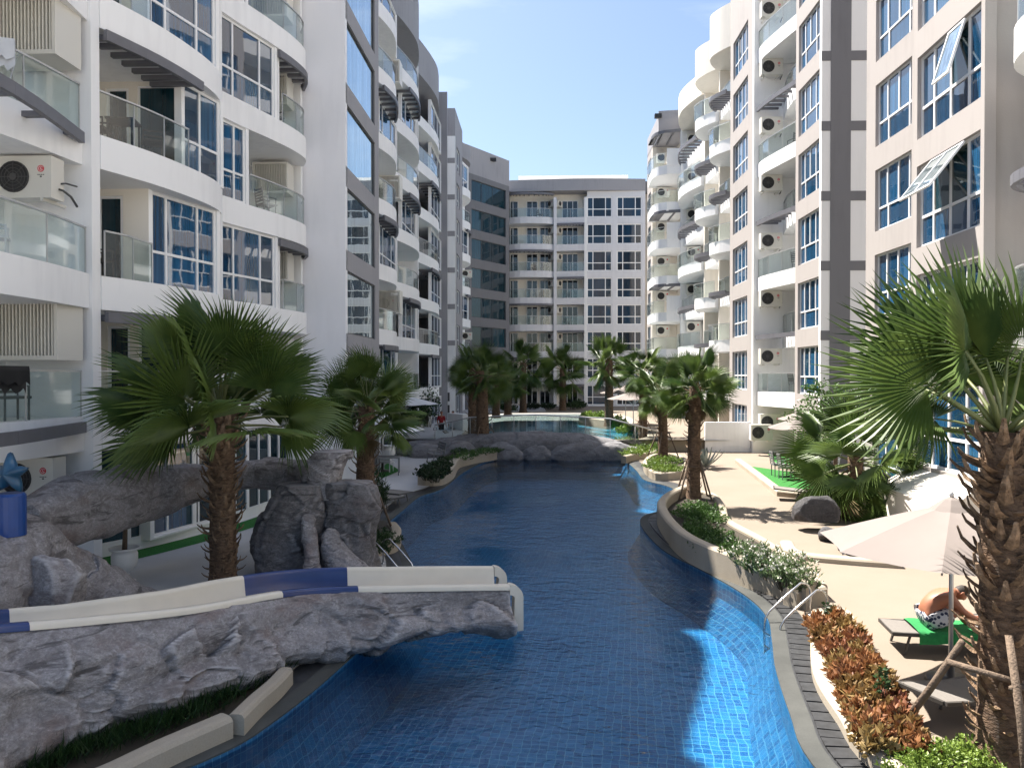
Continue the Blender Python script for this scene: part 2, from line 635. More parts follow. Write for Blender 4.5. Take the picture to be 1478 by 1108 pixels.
# ------------------------------------------------------------------ air conditioners
def ac_meshes():
    d = {}
    b = MB().box(-0.46, 0.46, 0, 0.34, 0, 0.68)
    d['casing'] = b.mesh('casing', 'ac_white')
    g = MB().lathe([(0.0, 0.0), (0.255, 0.0), (0.255, 0.012), (0.0, 0.012)], 24)
    me = g.mesh('fan_opening', 'ac_dark')
    me.transform(Matrix.Translation((-0.16, 0.0, 0.34)) @ Matrix.Rotation(R(90), 4, 'X'))
    d['fan_opening'] = me
    g = MB()
    for r in (0.09, 0.145, 0.2, 0.25):
        pts = [(r * math.cos(a * math.pi / 10), r * math.sin(a * math.pi / 10), 0) for a in range(21)]
        g.tube(pts, 0.006, 4, False)
    for a in range(8):
        q = a * math.pi / 4
        g.bar((0.05 * math.cos(q), 0.05 * math.sin(q), 0), (0.25 * math.cos(q), 0.25 * math.sin(q), 0), 0.01, 0.01)
    g.lathe([(0.0, -0.008), (0.06, -0.008), (0.06, 0.008), (0.0, 0.008)], 12)
    me = g.mesh('fan_grille', 'ac_grille')
    me.transform(Matrix.Translation((-0.16, -0.02, 0.34)) @ Matrix.Rotation(R(90), 4, 'X'))
    d['fan_grille'] = me
    g = MB().lathe([(0.0, 0.0), (0.055, 0.0), (0.055, 0.004), (0.0, 0.004)], 16)
    me = g.mesh('logo', 'logo_red')
    me.transform(Matrix.Translation((0.29, -0.001, 0.47)) @ Matrix.Rotation(R(90), 4, 'X'))
    d['logo'] = me
    g = MB()
    pts = [(0.036 * math.cos(R(a)), 0.036 * math.sin(R(a)), 0) for a in range(20, 341, 20)]
    g.tube(pts, 0.004, 4, False)
    g.bar((0, 0.018, 0), (0, -0.014, 0), 0.008, 0.004)
    g.bar((0, -0.014, 0), (0.02, -0.014, 0), 0.008, 0.004)
    me = g.mesh('logo_mark', 'frame')
    me.transform(Matrix.Translation((0.29, -0.006, 0.47)) @ Matrix.Rotation(R(90), 4, 'X'))
    d['logo_mark'] = me
    g = MB()
    for k in range(4):
        g.box(0.235 + k * 0.03, 0.255 + k * 0.03, -0.003, 0.001, 0.365, 0.378)
    g.box(0.275, 0.305, -0.003, 0.001, 0.33, 0.352)
    d['lettering'] = g.mesh('lettering', 'black')
    g = MB()
    for x in (-0.3, 0.3):
        g.box(x - 0.02, x + 0.02, 0.0, 0.62, -0.05, -0.002)
    d['bracket'] = g.mesh('bracket', 'ac_white')
    g = MB()
    g.tube([(0.46, 0.2, 0.18), (0.52, 0.22, 0.16), (0.54, 0.4, 0.1), (0.52, 0.6, -0.02)], 0.02, 6)
    g.tube([(0.46, 0.25, 0.28), (0.51, 0.3, 0.3), (0.52, 0.6, 0.32)], 0.015, 6)
    d['pipe'] = g.mesh('pipe', 'ac_grille', True)
    # louvred box
    g = MB()
    g.box(-0.62, 0.62, 0, 0.05, 0.88, 0.95).box(-0.62, 0.62, 0, 0.05, -0.12, -0.05)
    g.box(-0.62, -0.56, 0, 0.05, -0.05, 0.88).box(0.56, 0.62, 0, 0.05, -0.05, 0.88)
    g.box(0.58, 0.62, 0.05, 0.7, -0.12, 0.95).box(-0.62, -0.58, 0.05, 0.7, -0.12, 0.95)
    g.box(-0.58, 0.58, 0.05, 0.7, 0.91, 0.95).box(-0.58, 0.58, 0.05, 0.7, -0.12, -0.08)
    d['cage'] = g.mesh('cage', 'ac_white')
    d['louvre'] = MB().box(-0.011, 0.011, 0.005, 0.10, -0.05, 0.88).mesh('louvre', 'ac_white')
    return d
ACM = ac_meshes()

def ac_unit(x, y, z, label, rz=0.0, caged=False, group=None, scale=1.15, far=False):
    """outdoor unit whose fan side faces local -Y; brackets reach back to the wall"""
    t = thing('air_conditioner', label, 'air conditioner', (x, y, z), rz, group, scale)
    c = link('casing', ACM['casing'], (0, 0, 0), t)
    link('fan_opening', ACM['fan_opening'], (0, 0, 0), c)
    link('bracket', ACM['bracket'], (0, 0, 0), t)
    lg = link('logo', ACM['logo'], (0, 0, 0), c)
    if not far:
        link('fan_grille', ACM['fan_grille'], (0, 0, 0), c)
        link('logo_mark', ACM['logo_mark'], (0, 0, 0), c)
        link('lettering', ACM['lettering'], (0, 0, 0), c)
        link('pipe', ACM['pipe'], (0, 0, 0), t)
    if caged:
        cg = link('cage', ACM['cage'], (0, -0.12, -0.02), t)
        for k in range(19):
            link('louvre', ACM['louvre'], (-0.53 + k * 1.06 / 18, 0, 0), cg)
    return t

# ================================================================== RIGHT FAR BLOCK
b = thing('apartment_building', 'sunlit cream apartment block with wavy balconies and grey cross striped end wall', 'building', (14, 50, 0))
X1 = 11.7
YP = 32.6
wpart('core', MB().prism([(13.3, YP + 0.26), (19, YP + 0.26), (19, 69), (11.6, 69), (11.6, 61.26), (12.7, 61.26), (12.7, 44.8), (13.3, 44.8)], 0, ROOF), 'warm_white', b)
wall(b, (X1, YP), (18.9, YP), 0, ROOF + 1.3, 'pale_grey')
sx0, sx1 = XY(1197, YP), XY(1226, YP)
wpart('grey_stripe', MB().box(sx0, sx1, YP - 0.03, YP + 0.002, 0, ROOF + 1.3), 'dark_grey', b)
for k in range(1, 9):
    wpart('stripe_bar', MB().box(XY(1183, YP) + 0.02, XY(1259, YP), YP - 0.02, YP + 0.001, S(k) - 0.55, S(k) - 0.15), 'dark_grey', b)
Ya, Yb = YX(1147, X1), YP + 0.26
w0, w1 = YX(1151, X1), YX(1181, X1)
wall(b, (X1, Ya), (X1, Yb), 0, FL, 'beige', [(Ya - w0, Ya - w1 + 0.0, 0.05, 2.15)], zs=GF)
window(b, (X1, w0), (X1, w1), 0.05, 2.15, GF, (0, .22, .47, .74, 1), (0, .25, .76, 1))
wpart('parapet', MB().box(X1, X1 + 0.25, Yb, Ya, ROOF, ROOF + 1.3), 'beige', b)
YR = 39.9
wall(b, (10.9, YR), (13.3, YR), 0, ROOF + 1.3, 'white')
full = [(13.28, Ya), (11.75, Ya), (11.6, Ya + 0.7), (11.32, 37.9), (11.12, 39.0), (11.1, YR - 0.01), (13.28, YR - 0.01)]
full = full[:1] + smooth_path(full[1:6], 4) + full[6:]
slab(b, full, ODD)
railing(b, offset_path(smooth_path([(11.8, Ya + 0.03), (11.65, Ya + 0.7), (11.37, 37.9), (11.17, 39.0), (11.15, YR - 0.05)], 3), 0.0), ODD)
slab(b, [(13.28, Ya), (12.05, Ya), (11.95, 37.0), (12.05, 38.3), (12.4, YR - 0.01), (13.28, YR - 0.01)], EVEN)
railing(b, smooth_path([(12.1, Ya + 0.03), (12.0, 37.0), (12.1, 38.3), (12.42, YR - 0.05)], 3), EVEN)
canopy(b, smooth_path([(11.8, Ya + 0.05), (11.5, 37.2), (11.2, 38.6), (11.05, YR - 0.1)], 4), 12.05, EVEN, 7)
wpart('wall_cap', MB().prism([(13.28, Ya), (11.75, Ya), (11.3, 38), (11.1, YR - 0.01), (13.28, YR - 0.01)], ROOF - 0.3, ROOF + 0.5), 'white', b)
for k in range(0, 8):
    z = (S(k) if k else -0.2) + 1.45
    ac_unit(XY(1113, YR - 0.75), YR - 0.75, z, 'white air conditioner on the %s floor balcony wall left of the grey cross stripes' % ORD[k], group='air conditioners beside the grey striped wall')
ac_unit(XY(1100, YR - 1.3), YR - 1.3, 0.75, 'lower air conditioner of the ground floor pair beside the striped block', group='air conditioners beside the grey striped wall')
# window tower
X2 = 10.9
w0, w1 = YX(1057, X2), YX(1078, X2)
YT = 44.8
wall(b, (X2, YT), (X2, YR + 0.26), 0, FL, 'beige', [(YT - w0, YT - w1, 0.1, 2.2)], zs=GF)
window(b, (X2, w0), (X2, w1), 0.1, 2.2, GF, (0, .25, .5, .75, 1), None)
wpart('parapet', MB().box(X2, X2 + 0.25, YR + 0.26, YT, ROOF, ROOF + 2.2), 'beige', b)
# wavy balconies
YW1, YW2, YW3 = YX(1034, 11.0), YX(1013, 11.0), 60.9
for yy in (YW1, YW2):
    wall(b, (11.15, yy), (12.68, yy), 0, FL, 'warm_white', zs=GF, t=0.2, name='party_wall')
wall(b, (11.0, YW3), (12.68, YW3), 0, ROOF, 'white', name='party_wall')
def wavy(y0, y1, bul, zs_full, zs_cut, extra=0.0):
    o = smooth_path([(10.95, y0), (10.95 - bul * 0.7, y0 + (y1 - y0) * .25), (10.95 - bul, y0 + (y1 - y0) * .5), (10.95 - bul * .55, y0 + (y1 - y0) * .8), (11.05, y1)], 5)
    slab(b, [(12.68, y0)] + o + [(12.68, y1)], zs_full)
    railing(b, offset_path(o, -0.06), zs_full)
    i = smooth_path([(11.5, y0), (11.3, (y0 + y1) / 2), (11.2, y1)], 4)
    slab(b, [(12.68, y0)] + i + [(12.68, y1)], zs_cut)
    railing(b, offset_path(i, -0.06), zs_cut)
    canopy(b, o[2:-2], 11.35, zs_cut, 9)
    return o
o1 = wavy(YT + 0.02, YW1 - 0.02, 0.8, EVEN, ODD)
o2 = wavy(YW1 + 0.22, YW2 - 0.02, 0.85, ODD, EVEN)
o3 = wavy(YW2 + 0.22, YW3 - 0.02, 0.75, EVEN, ODD)
for y0, y1, zz in ((YT + 0.02, YW1 - 0.02, GF), (YW1 + .22, YW2 - .02, GF), (YW2 + .22, YW3 - .02, GF)):
    window(b, (12.69, y1 - 0.7), (12.69, y0 + 0.9), 0.1, 2.2, zz, (0, .5, 1), tr=None, inset=-0.1, name='balcony_door', m='glass_teal')
wpart('parapet', MB().prism([(12.68, YT)] + o1 + [(12.68, YW1)], ROOF - 0.5, ROOF + 2.0), 'warm_white', b)
wpart('parapet', MB().prism([(12.68, YW1 + .22)] + o2 + [(12.68, YW2)], ROOF - 0.3, ROOF + 1.7), 'warm_white', b)
wpart('parapet', MB().prism([(12.68, YW2 + .22)] + o3 + [(12.68, YW3)], ROOF - 0.3, ROOF + 1.2), 'warm_white', b)
for k in range(1, 8):
    ac_unit(XY(1001, YW3 - 0.72), YW3 - 0.72, S(k) + 1.35, 'white air conditioner on the %s floor beside the tall narrow white pier' % ORD[k], group='air conditioners beside the narrow pier', far=True)
# narrow pier and far balconies
YQ = 61.0
wall(b, (XY(984, YQ), YQ), (11.58, YQ), 0, ROOF + 1.4, 'white', name='pier')
YS = 65.9
wall(b, (XY(941, YS), YS), (11.58, YS), 0, ROOF, 'warm_white')
xs0 = XY(943, 62.5)
oo = smooth_path([(XY(962, YQ + .27), YQ + 0.27), (xs0 + 0.1, 62.0), (xs0 - 0.1, 63.5), (xs0, YS - 0.02)], 4)
slab(b, [(11.55, YQ + 0.27)] + oo + [(11.55, YS - 0.02)], UP)
railing(b, [(XY(984, YQ + .3), YQ + .3)] + offset_path(oo, -0.06)[1:], EVEN)
railing(b, offset_path(oo, -0.06)[1:], ODD)
wpart('upstand', MB().box(XY(962, YQ + .2), XY(984, YQ + .2), YQ + 0.2, YQ + 0.268, 0.05, 1.35), 'white', b, ODD)
canopy(b, [(XY(984, YQ), YQ + .1)] + oo[1:6], YS - 1, EVEN, 7, dz=-0.7, axis='y')
for k in range(1, 8):
    ac_unit(XY(957, YS - 0.72), YS - 0.72, S(k) + 1.35, 'white air conditioner on the %s floor balcony at the block corner nearest the far building' % ORD[k], group='air conditioners at the far corner', far=True)
Xf = XY(941, YS)
wall(b, (Xf, 69.0), (Xf, YS + 0.26), 0, FL, 'beige', [(0.6, 2.2, 0.1, 2.2)], zs=GF)
window(b, (Xf, 68.4), (Xf, 66.8), 0.1, 2.2, GF, (0, .5, 1))
wpart('parapet', MB().prism([(11.58, YQ + .27), (XY(950, 61.5), 61.6), (Xf, 63), (Xf, 69), (11.58, 69)], ROOF - 0.1, ROOF + 1.5), 'mid_grey', b)
canopy(b, [(XY(984, YQ), YQ)] + oo[1:8], YS - 1, [ROOF - 0.1], 8, axis='y')

# ================================================================== RIGHT NEAR BLOCK
b = thing('apartment_building', 'beige near apartment block with large blue windows and two tilted open sashes', 'building', (13, 20, 0))
q0, q1, q2, q3, q4 = (11.5, 27.7), (11.55, 24.1), (10.12, 21.35), (9.98, 17.75), (11.9, 17.35)
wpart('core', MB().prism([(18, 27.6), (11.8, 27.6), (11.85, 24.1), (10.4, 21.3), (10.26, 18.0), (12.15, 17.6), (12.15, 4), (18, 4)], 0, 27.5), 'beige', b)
u = 27.7 - 24.1
w0, w1 = YX(1262, 11.52), YX(1313, 11.53)
zsn = [0.1] + UP
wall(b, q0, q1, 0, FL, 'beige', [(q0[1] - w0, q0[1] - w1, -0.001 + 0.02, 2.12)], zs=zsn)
aL = (q0[1] - w0) / u
def lerp(a, c, t):
    return (a[0] + (c[0] - a[0]) * t, a[1] + (c[1] - a[1]) * t)
window(b, lerp(q0, q1, (q0[1] - w0) / u), lerp(q0, q1, (q0[1] - w1) / u), 0.02, 2.12, zsn, (0, .27, .58, .87, 1), (0, .3, .86, 1))
wall(b, q1, q2, 0, 27.5, 'beige')
u = math.hypot(q2[0] - q3[0], q2[1] - q3[1])
w0, w1 = YX(1322, 10.12), YX(1413, 9.99)
f0, f1 = (q2[1] - w0) / (q2[1] - q3[1]), (q2[1] - w1) / (q2[1] - q3[1])
zr = [1.58 + FL * k for k in range(0, 8)]
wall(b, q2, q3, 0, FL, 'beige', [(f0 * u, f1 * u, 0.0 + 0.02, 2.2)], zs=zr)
wpart('plinth', MB().prism([q2, q3, (q3[0] + .25, q3[1]), (q2[0] + .25, q2[1])], 0, 1.58), 'beige', b)
cf = (0, .23, .5, .77, 1)
wA, wB = lerp(q2, q3, f0), lerp(q2, q3, f1)
window(b, wA, wB, 0.02, 2.2, [zr[0], zr[1], zr[4], zr[5], zr[6]], cf, cf, fw=0.08)
w2 = window(b, wA, wB, 0.02, 2.2, [zr[2]], cf, cf, fw=0.08, dim_room=((1, 1), (1, 2)))
w3 = window(b, wA, wB, 0.02, 2.2, [zr[3]], cf, cf, fw=0.08, dim_room=((1, 2),))
def open_sash(win, bld, z, i0, i1, ang):
    """top-hung sash tilted outwards, with its panes"""
    a, uu, n, L = frame_uvn(wA, wB)
    zt, zb = 2.2 - 0.05, 0.02 + 2.18 * 0.37
    h = zt - zb
    d = n * math.sin(ang) - Vector((0, 0, 1)) * math.cos(ang)
    th = n * math.cos(ang) + Vector((0, 0, 1)) * math.sin(ang)
    o = a + uu * (cf[i0] * L + 0.03) - n * 0.06 + Vector((0, 0, zt))
    W = (cf[i1] - cf[i0]) * L - 0.06
    mb = MB()
    mb.obox(o, uu * 0.06, d * h, th * 0.05).obox(o + uu * (W - 0.06), uu * 0.06, d * h, th * 0.05)
    mb.obox(o + uu * 0.06, uu * (W - 0.12), d * 0.06, th * 0.05).obox(o + uu * 0.06 + d * (h - 0.06), uu * (W - 0.12), d * 0.06, th * 0.05)
    npan = i1 - i0
    if npan == 2:
        mb.obox(o + uu * (W / 2 - 0.03) + d * .06, uu * 0.06, d * (h - .12), th * 0.05)
    s = wpart('sash', mb, 'frame', [win], (z,), top=bld)[0]
    pw = (W - 0.06 * (npan + 1)) / npan
    for k in range(npan):
        p = MB().obox(o + uu * (0.06 + k * (pw + 0.06)) + d * 0.06 + th * 0.02, uu * pw, d * (h - 0.12), th * 0.012)
        # third level is the last allowed: panes of an open sash hang on the window too
        wpart('pane', p, 'glass_mirror', [win], (z,), top=bld)
open_sash(w2[0], b, zr[2], 1, 3, R(38))
open_sash(w3[0], b, zr[3], 2, 3, R(17))
# balconies nearest the right border
o = smooth_path([(11.9, 17.2), (10.4, 16.9), (9.55, 15.9), (9.5, 14.3), (10.0, 12.5), (10.6, 10)], 5)
zb1 = [1.7 + 0.6, 4.6 + 0.6, 7.5 + 0.6, 10.4 + 0.6, 13.3 + 0.6]
slab(b, [(12.1, 17.2)] + o + [(12.1, 10)], [zb1[1], zb1[3]])
railing(b, offset_path(o, -0.07), [zb1[1], zb1[3]])
o = smooth_path([(11.9, 17.2), (10.9, 16.6), (10.5, 15.4), (10.4, 13.5), (10.6, 10)], 5)
slab(b, [(12.1, 17.2)] + o + [(12.1, 10)], [zb1[0], zb1[2], zb1[4]])
railing(b, offset_path(o, -0.07), [zb1[0], zb1[2]])
canopy(b, smooth_path([(10.7, 17.1), (9.75, 16.3), (9.55, 15.0), (9.6, 13)], 4), 10.5, [zb1[2]], 8)
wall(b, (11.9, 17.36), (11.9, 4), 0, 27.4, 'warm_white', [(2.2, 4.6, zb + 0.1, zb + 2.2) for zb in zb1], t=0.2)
window(b, (11.9, 15.16), (11.9, 12.76), 0.1, 2.2, zb1, (0, .5, 1), tr=None, name='balcony_door')

# ================================================================== LEFT NEAR BLOCK
b = thing('apartment_building', 'shaded white apartment block with curved balconies and slatted grey canopies over the slide', 'building', (-11, 18, 0))
wpart('core', MB().prism([(-18, 4), (-10.9, 4), (-10.9, 26.4), (-18, 26.4)], 0, 24.0), 'white', b)
# south facing walls of the recesses
YA, YB = 15.3, 18.5
XA = XY(134, YA)
wall(b, (-10.9, YA), (XA, YA), 0, 24.0, 'white', t=0.3, name='pier')
# bay A
oa = smooth_path([(-9.3, 8.0), (-9.0, 10.5), (-8.95, 12.5), (-9.0, 14.0), (XA - 0.06, YA - 0.01)], 4)
for zs, cut in ((EVEN, 0), (ODD, 1)):
    p = [(q[0] - 0.75 * cut * (0.15 + 0.85 * min(1, (YA - q[1]) / 3)), q[1]) for q in oa]
    slab(b, [(-10.89, 8.0)] + p + [(-10.89, YA - 0.01)], zs)
    railing(b, offset_path(p, -0.07), zs, step=1.5)
canopy(b, smooth_path([(-9.2, 8.5), (-8.85, 10.5), (-8.75, 12.5), (XA - 0.1, YA - 0.15)], 4), -9.75, ODD, 8, dz=-0.15)
for k in range(0, 8):
    z = (S(k) if k else 0.2) + 1.4
    ac_unit(XY(36, YA - 0.85), YA - 0.85, z - (0.05 if k % 2 else 0), ('boxed louvred' if k % 2 else 'bare white') + ' air conditioner on the %s floor of the balcony column above the blue starfish' % ORD[k],
            caged=bool(k % 2), group='air conditioners above the starfish', scale=1.18)
# bay B: south facing wall with door and window
XB = XY(265, YB)
xd0, xd1, xw0, xw1 = XY(155, YB), XY(188, YB), XY(200, YB), XY(262, YB)
wall(b, (-10.9, YB), (XB, YB), 0, FL, 'warm_white', [(xd0 + 10.9, xd1 + 10.9, 0.05, 2.1), (xw0 + 10.9, xw1 + 10.9, 0.05, 2.15)], zs=ODD, t=0.15)
window(b, (xd0, YB), (xd1, YB), 0.05, 2.1, ODD, (0, 1), tr=None, m='glass_teal', name='balcony_door', inset=0.03)
window(b, (xw0, YB), (xw1, YB), 0.05, 2.15, ODD, (0, 1), tr=None, m='glass_teal', inset=0.03, fw=0.05)
ob = smooth_path([(XA + 0.02, YA + 0.31), (-8.62, 16.9), (-8.36, 18.2), (-8.28, 19.3), (-8.45, 20.2), (-8.8, 20.9)], 4)
slab(b, [(-10.89, YA + 0.31)] + ob + [(-10.89, 20.9)], UP)
railing(b, [q for q in offset_path(ob, -0.08) if q[1] < YB - 0.1], ODD, step=1.0)
# even floors: shorter balcony, then a three-light window
YE = 17.3
XE = -8.95
wall(b, (-10.9, YE), (XE, YE), 0, FL, 'warm_white', [(0.75, 1.35, 0.05, 2.1)], zs=EVEN0, t=0.15)
window(b, (-10.15, YE), (-9.55, YE), 0.05, 2.1, EVEN0, (0, 1), tr=None, m='glass_teal', name='balcony_door', inset=0.03)
railing(b, [(XA + 0.06, YA + 0.35), (-8.85, 16.2), (XE + 0.1, YE - 0.06)], EVEN, step=0.9)
def curtain(A, B, zs, cols, h0=0.05, h1=2.25, m='white', tr=0.37, gm='glass', side=0.12):
    """wall bay filled by one window"""
    L = math.hypot(B[0] - A[0], B[1] - A[1])
    wall(b, A, B, 0.0, FL - 0.66, m, [(side, L - side, h0, h1 - 0.02)], zs=zs, t=0.2)
    uu = ((B[0] - A[0]) / L, (B[1] - A[1]) / L)
    window(b, (A[0] + uu[0] * side, A[1] + uu[1] * side), (B[0] - uu[0] * side, B[1] - uu[1] * side), h0, h1 - 0.02, zs, cols, None, tr, gm, inset=0.05)
curtain((XE, YE + 0.0), (-8.33, 19.75), EVEN0, (0, .22, .7, 1))
curtain((XB + 0.05, YB - 0.15), (-8.33, 20.0), ODD, (0, .45, 1))
curtain((-8.36, 20.0), (-8.9, 21.0), UP, (0, 1), side=0.3)
# bay C
oc = smooth_path([(-8.85, 20.95), (-8.55, 22.0), (-8.15, 23.2), (-7.85, 24.4), (-7.8, 25.4), (-8.2, 26.35)], 4)
slab(b, [(-10.89, 20.95)] + oc + [(-10.89, 26.38)], UP)
curtain((-8.88, 21.0), (-8.1, 23.5), EVEN0, (0, .22, .72, 1))
curtain((-8.88, 21.0), (-8.5, 22.2), ODD, (0, .55, 1))
wall(b, (-10.88, 23.6), (-8.12, 23.6), 0, FL - 0.66, 'white', zs=EVEN0, t=0.15)
railing(b, [q for q in offset_path(oc, -0.08) if q[1] > 23.55], EVEN, step=0.8)
railing(b, [q for q in offset_path(oc, -0.08) if q[1] > 22.2], ODD, step=0.9)
canopy(b, [q for q in offset_path(oc, 0.02) if q[1] > 23.2], -8.9, [S(3) - 0.65, S(5) - 0.65, S(7) - .65], 6, dz=-0.16)
canopy(b, [(q[0] + 0.1, q[1]) for q in ob if q[1] < YB + 0.1], -9.4, [S(2) - .5, S(4) - 0.5, S(6) - 0.5], 7, dz=-0.3)
wall(b, (-10.9, 26.12), (-8.2, 26.12), 0, 24.0, 'white', t=0.2)
for k in range(1, 8):
    ac_unit(XY(392, 25.3), 25.3, S(k) + 1.25, 'louvre boxed air conditioner on the %s floor recess beside the blank grey wall' % ORD[k], caged=True, group='air conditioners beside the blank wall', scale=0.95)
wpart('parapet', MB().prism([(-10.89, 15.62)] + ob + oc + [(-10.89, 26.38)], ROOF - 0.6, 24.4), 'mid_grey', b)
wpart('parapet', MB().prism([(-10.89, 8)] + oa + [(-10.89, 15.28)], ROOF - 0.6, 24.4), 'mid_grey', b)
# curved ground floor glazing
og = smooth_path([(-10.0, 15.7), (-9.3, 17.0), (-8.6, 18.8), (-8.1, 21.0), (-7.8, 23.5), (-7.7, 26.0)], 2)
for A, B in zip(og, og[1:]):
    L = math.hypot(B[0] - A[0], B[1] - A[1])
    window(b, A, B, 0.25, 2.4, (0.0,), (0, .5, 1) if L > 1.1 else (0, 1), tr=None, inset=0.0, m='glass_teal', name='shop_window')
wpart('plinth', MB().prism(og + offset_path(og, -0.25)[::-1], 0, 0.25), 'white', b)

# ================================================================== LEFT MIDDLE BLOCK
b = thing('apartment_building', 'shaded white block with tall mirrored stair windows in a grey surround', 'building', (-10, 42, 0))
wpart('core', MB().prism([(-18, 26.75), (-9.3, 26.75), (-9.3, 60.6), (-18, 60.6)], 0, 25.9), 'white', b)
X3 = -6.75
YC = 26.45
wall(b, (-10.88, YC), (X3, YC), 0, 25.6, 'cool_white', t=0.28, name='end_wall')
Yg0, Yg1 = YC + 0.29, 32.0
w0, w1 = YX(500, X3), YX(542, X3)
zg = [S(k) - 0.7 for k in range(1, 9)]
wall(b, (X3, Yg0), (X3, Yg1), 0, FL, 'mid_grey', [(w0 - Yg0, w1 - Yg0, 0.15, 2.35)], zs=zg)
window(b, (X3, w0), (X3, w1), 0.15, 2.35, zg, (0, 1), tr=None, m='glass_mirror', fm='dark_frame', inset=0.05, fw=0.05, name='stair_window')
wpart('plinth', MB().box(X3 - 0.25, X3, Yg0, Yg1, 0, zg[0]), 'mid_grey', b)
wall(b, (X3 - 0.28, Yg1 - 0.26), (-9.3, Yg1 - 0.26), 0, 25.9, 'cool_white')
# bay E
YE1 = 39.6
def bay(y0, y1, xo, bul, zs_win, zs_rec, win, door, xw, rail_all=False, pm='white', cols=(0, .22, .72, 1)):
    """bay of the wavy front: window floors and recessed balcony floors take turns"""
    o = smooth_path([(xo, y0), (xo + bul * .75, y0 + (y1 - y0) * .3), (xo + bul, y0 + (y1 - y0) * .55), (xo + bul * .5, y0 + (y1 - y0) * .85), (xo - 0.1, y1)], 4)
    slab(b, [(-9.29, y0)] + o + [(-9.29, y1)], UP)
    if zs_win:
        L = win[1] - win[0]
        wall(b, (xw, win[0] - 0.15), (xw, win[1] + 0.15), 0, FL - 0.66, pm, [(0.15, L + 0.15, 0.05, 2.2)], zs=zs_win, t=0.2)
        window(b, (xw, win[0]), (xw, win[1]), 0.05, 2.2, zs_win, cols, None, inset=0.05)
    railing(b, [(max(q[0] - 0.07, -9), q[1]) for q in o if not (not rail_all and zs_win is None)], zs_rec)
    canopy(b, [(q[0] + 0.05, q[1]) for q in o[4:-3]], xo - 0.5, zs_rec, 7, dz=-0.75)
    window(b, (-9.28, door[0]), (-9.28, door[1]), 0.05, 2.2, UP + [0.2], (0, .5, 1), tr=None, m='glass_teal', inset=-0.12, name='balcony_door')
    return o
e1 = bay(Yg1 + 0.02, YE1, -7.7, 0.85, [0.2] + ODD, EVEN, (YX(549, -7.5), YX(573, -7.5)), (33.5, 36), -7.5)
wall(b, (-9.28, YE1), (-7.75, YE1), 0, FL, 'white', zs=GF, t=0.2, name='party_wall')
for z in EVEN:
    k = round((z - 3.1) / FL) + 1
    ac_unit(XY(559, YE1 - 0.8), YE1 - 0.8, z + 1.25, 'louvre boxed air conditioner on the %s floor just past the mirrored stair windows' % ORD[k], caged=True, group='air conditioners past the stair windows', scale=1.1)
YE2 = YX(606, -7.6)
e2 = bay(YE1 + 0.22, YE2, -7.8, 0.7, [0.2] + EVEN, ODD, (YX(581, -7.75), YX(601, -7.75)), (YE1 + 1.2, YE2 - 1.2), -7.75, cols=(0, .3, .72, 1))
wall(b, (-9.28, YE2), (-7.7, YE2), 0, FL, 'white', zs=GF, t=0.2, name='party_wall')
YE3 = YX(639, -7.35)
e3 = bay(YE2 + 0.22, YE3, -7.75, 0.6, [0.2] + UP, EVEN, (YX(623, -7.45), YX(637, -7.45)), (YE2 + 0.7, YE2 + 2.7), -7.45, cols=(0, .35, .7, 1))
wall(b, (-9.28, YE3), (-7.0, YE3), 0, 25.2, 'mid_grey', t=0.2, name='party_wall')
for o, zt in ((e1, 26.6), (e2, 25.9), (e3, 25.3)):
    wpart('parapet', MB().prism([(-9.29, o[0][1])] + o + [(-9.29, o[-1][1])], ROOF - 0.3, zt), 'mid_grey', b)
wpart('parapet', MB().prism([(-9.29, Yg0), (X3 + 0.001, Yg0), (X3 + 0.001, Yg1), (-9.29, Yg1)], zg[-1] + FL - 0.001, 26.2), 'mid_grey', b)

# ================================================================== LEFT FAR BLOCK
b = thing('apartment_building', 'narrow white strip block with grey floor bands next to the dark grey corner tower', 'building', (-9, 68, 0))
YL = 61.2
XL0, XL1 = XY(638, YL), XY(657, YL)
wpart('core', MB().prism([(-16, YL + .26), (XL1 - 0.6, YL + .26), (XL1 - 0.6, 76), (-16, 76)], 0, 24.4), 'white', b)
wall(b, (-16, YL), (XL1, YL), 0, 23.0, 'white')
wpart('parapet', MB().box(-16, XL1, YL + 0.0, YL + 0.25, 23.0, 25.2), 'mid_grey', b)
for k in range(1, 8):
    wpart('floor_band', MB().box(XL0 - 0.4, XL1 - 0.001, YL - 0.03, YL + 0.001, S(k) + 0.35, S(k) + 0.75), 'mid_grey', b)
wall(b, (XL1, YL + 0.26), (XL1, 67), 0, FL, 'mid_grey', [(1.0, 3.4, 0.2, 2.1)], zs=GF)
window(b, (XL1, YL + 1.26), (XL1, YL + 3.66), 0.2, 2.1, GF, (0, .5, 1))
wpart('parapet', MB().box(XL1 - 0.25, XL1, YL + 0.26, 67, ROOF, 25.2), 'mid_grey', b)
ol = smooth_path([(XL1 - 0.3, 67.0), (XL1 + 0.25, 68.3), (XL1 + 0.45, 69.8), (XL1 + 0.1, 71.4), (XL1 - 0.4, 72.5)], 3)
slab(b, [(XL1 - 0.59, 67.02)] + ol + [(XL1 - 0.59, 72.5)], UP)
wall(b, (XL1 - 0.1, 67.2), (XL1 + 0.3, 69.5), 0, FL - 0.66, 'white', [(0.15, 2.15, 0.05, 2.1)], zs=ODD, t=0.2)
window(b, (XL1 - 0.074, 67.35), (XL1 + 0.275, 69.3), 0.05, 2.1, ODD, (0, .35, 1), inset=0.04)
railing(b, [(q[0] - 0.06, q[1]) for q in ol], EVEN)
canopy(b, [(q[0] + 0.05, q[1]) for q in ol[3:-2]], XL1 - 0.5, EVEN, 6, dz=-0.75)
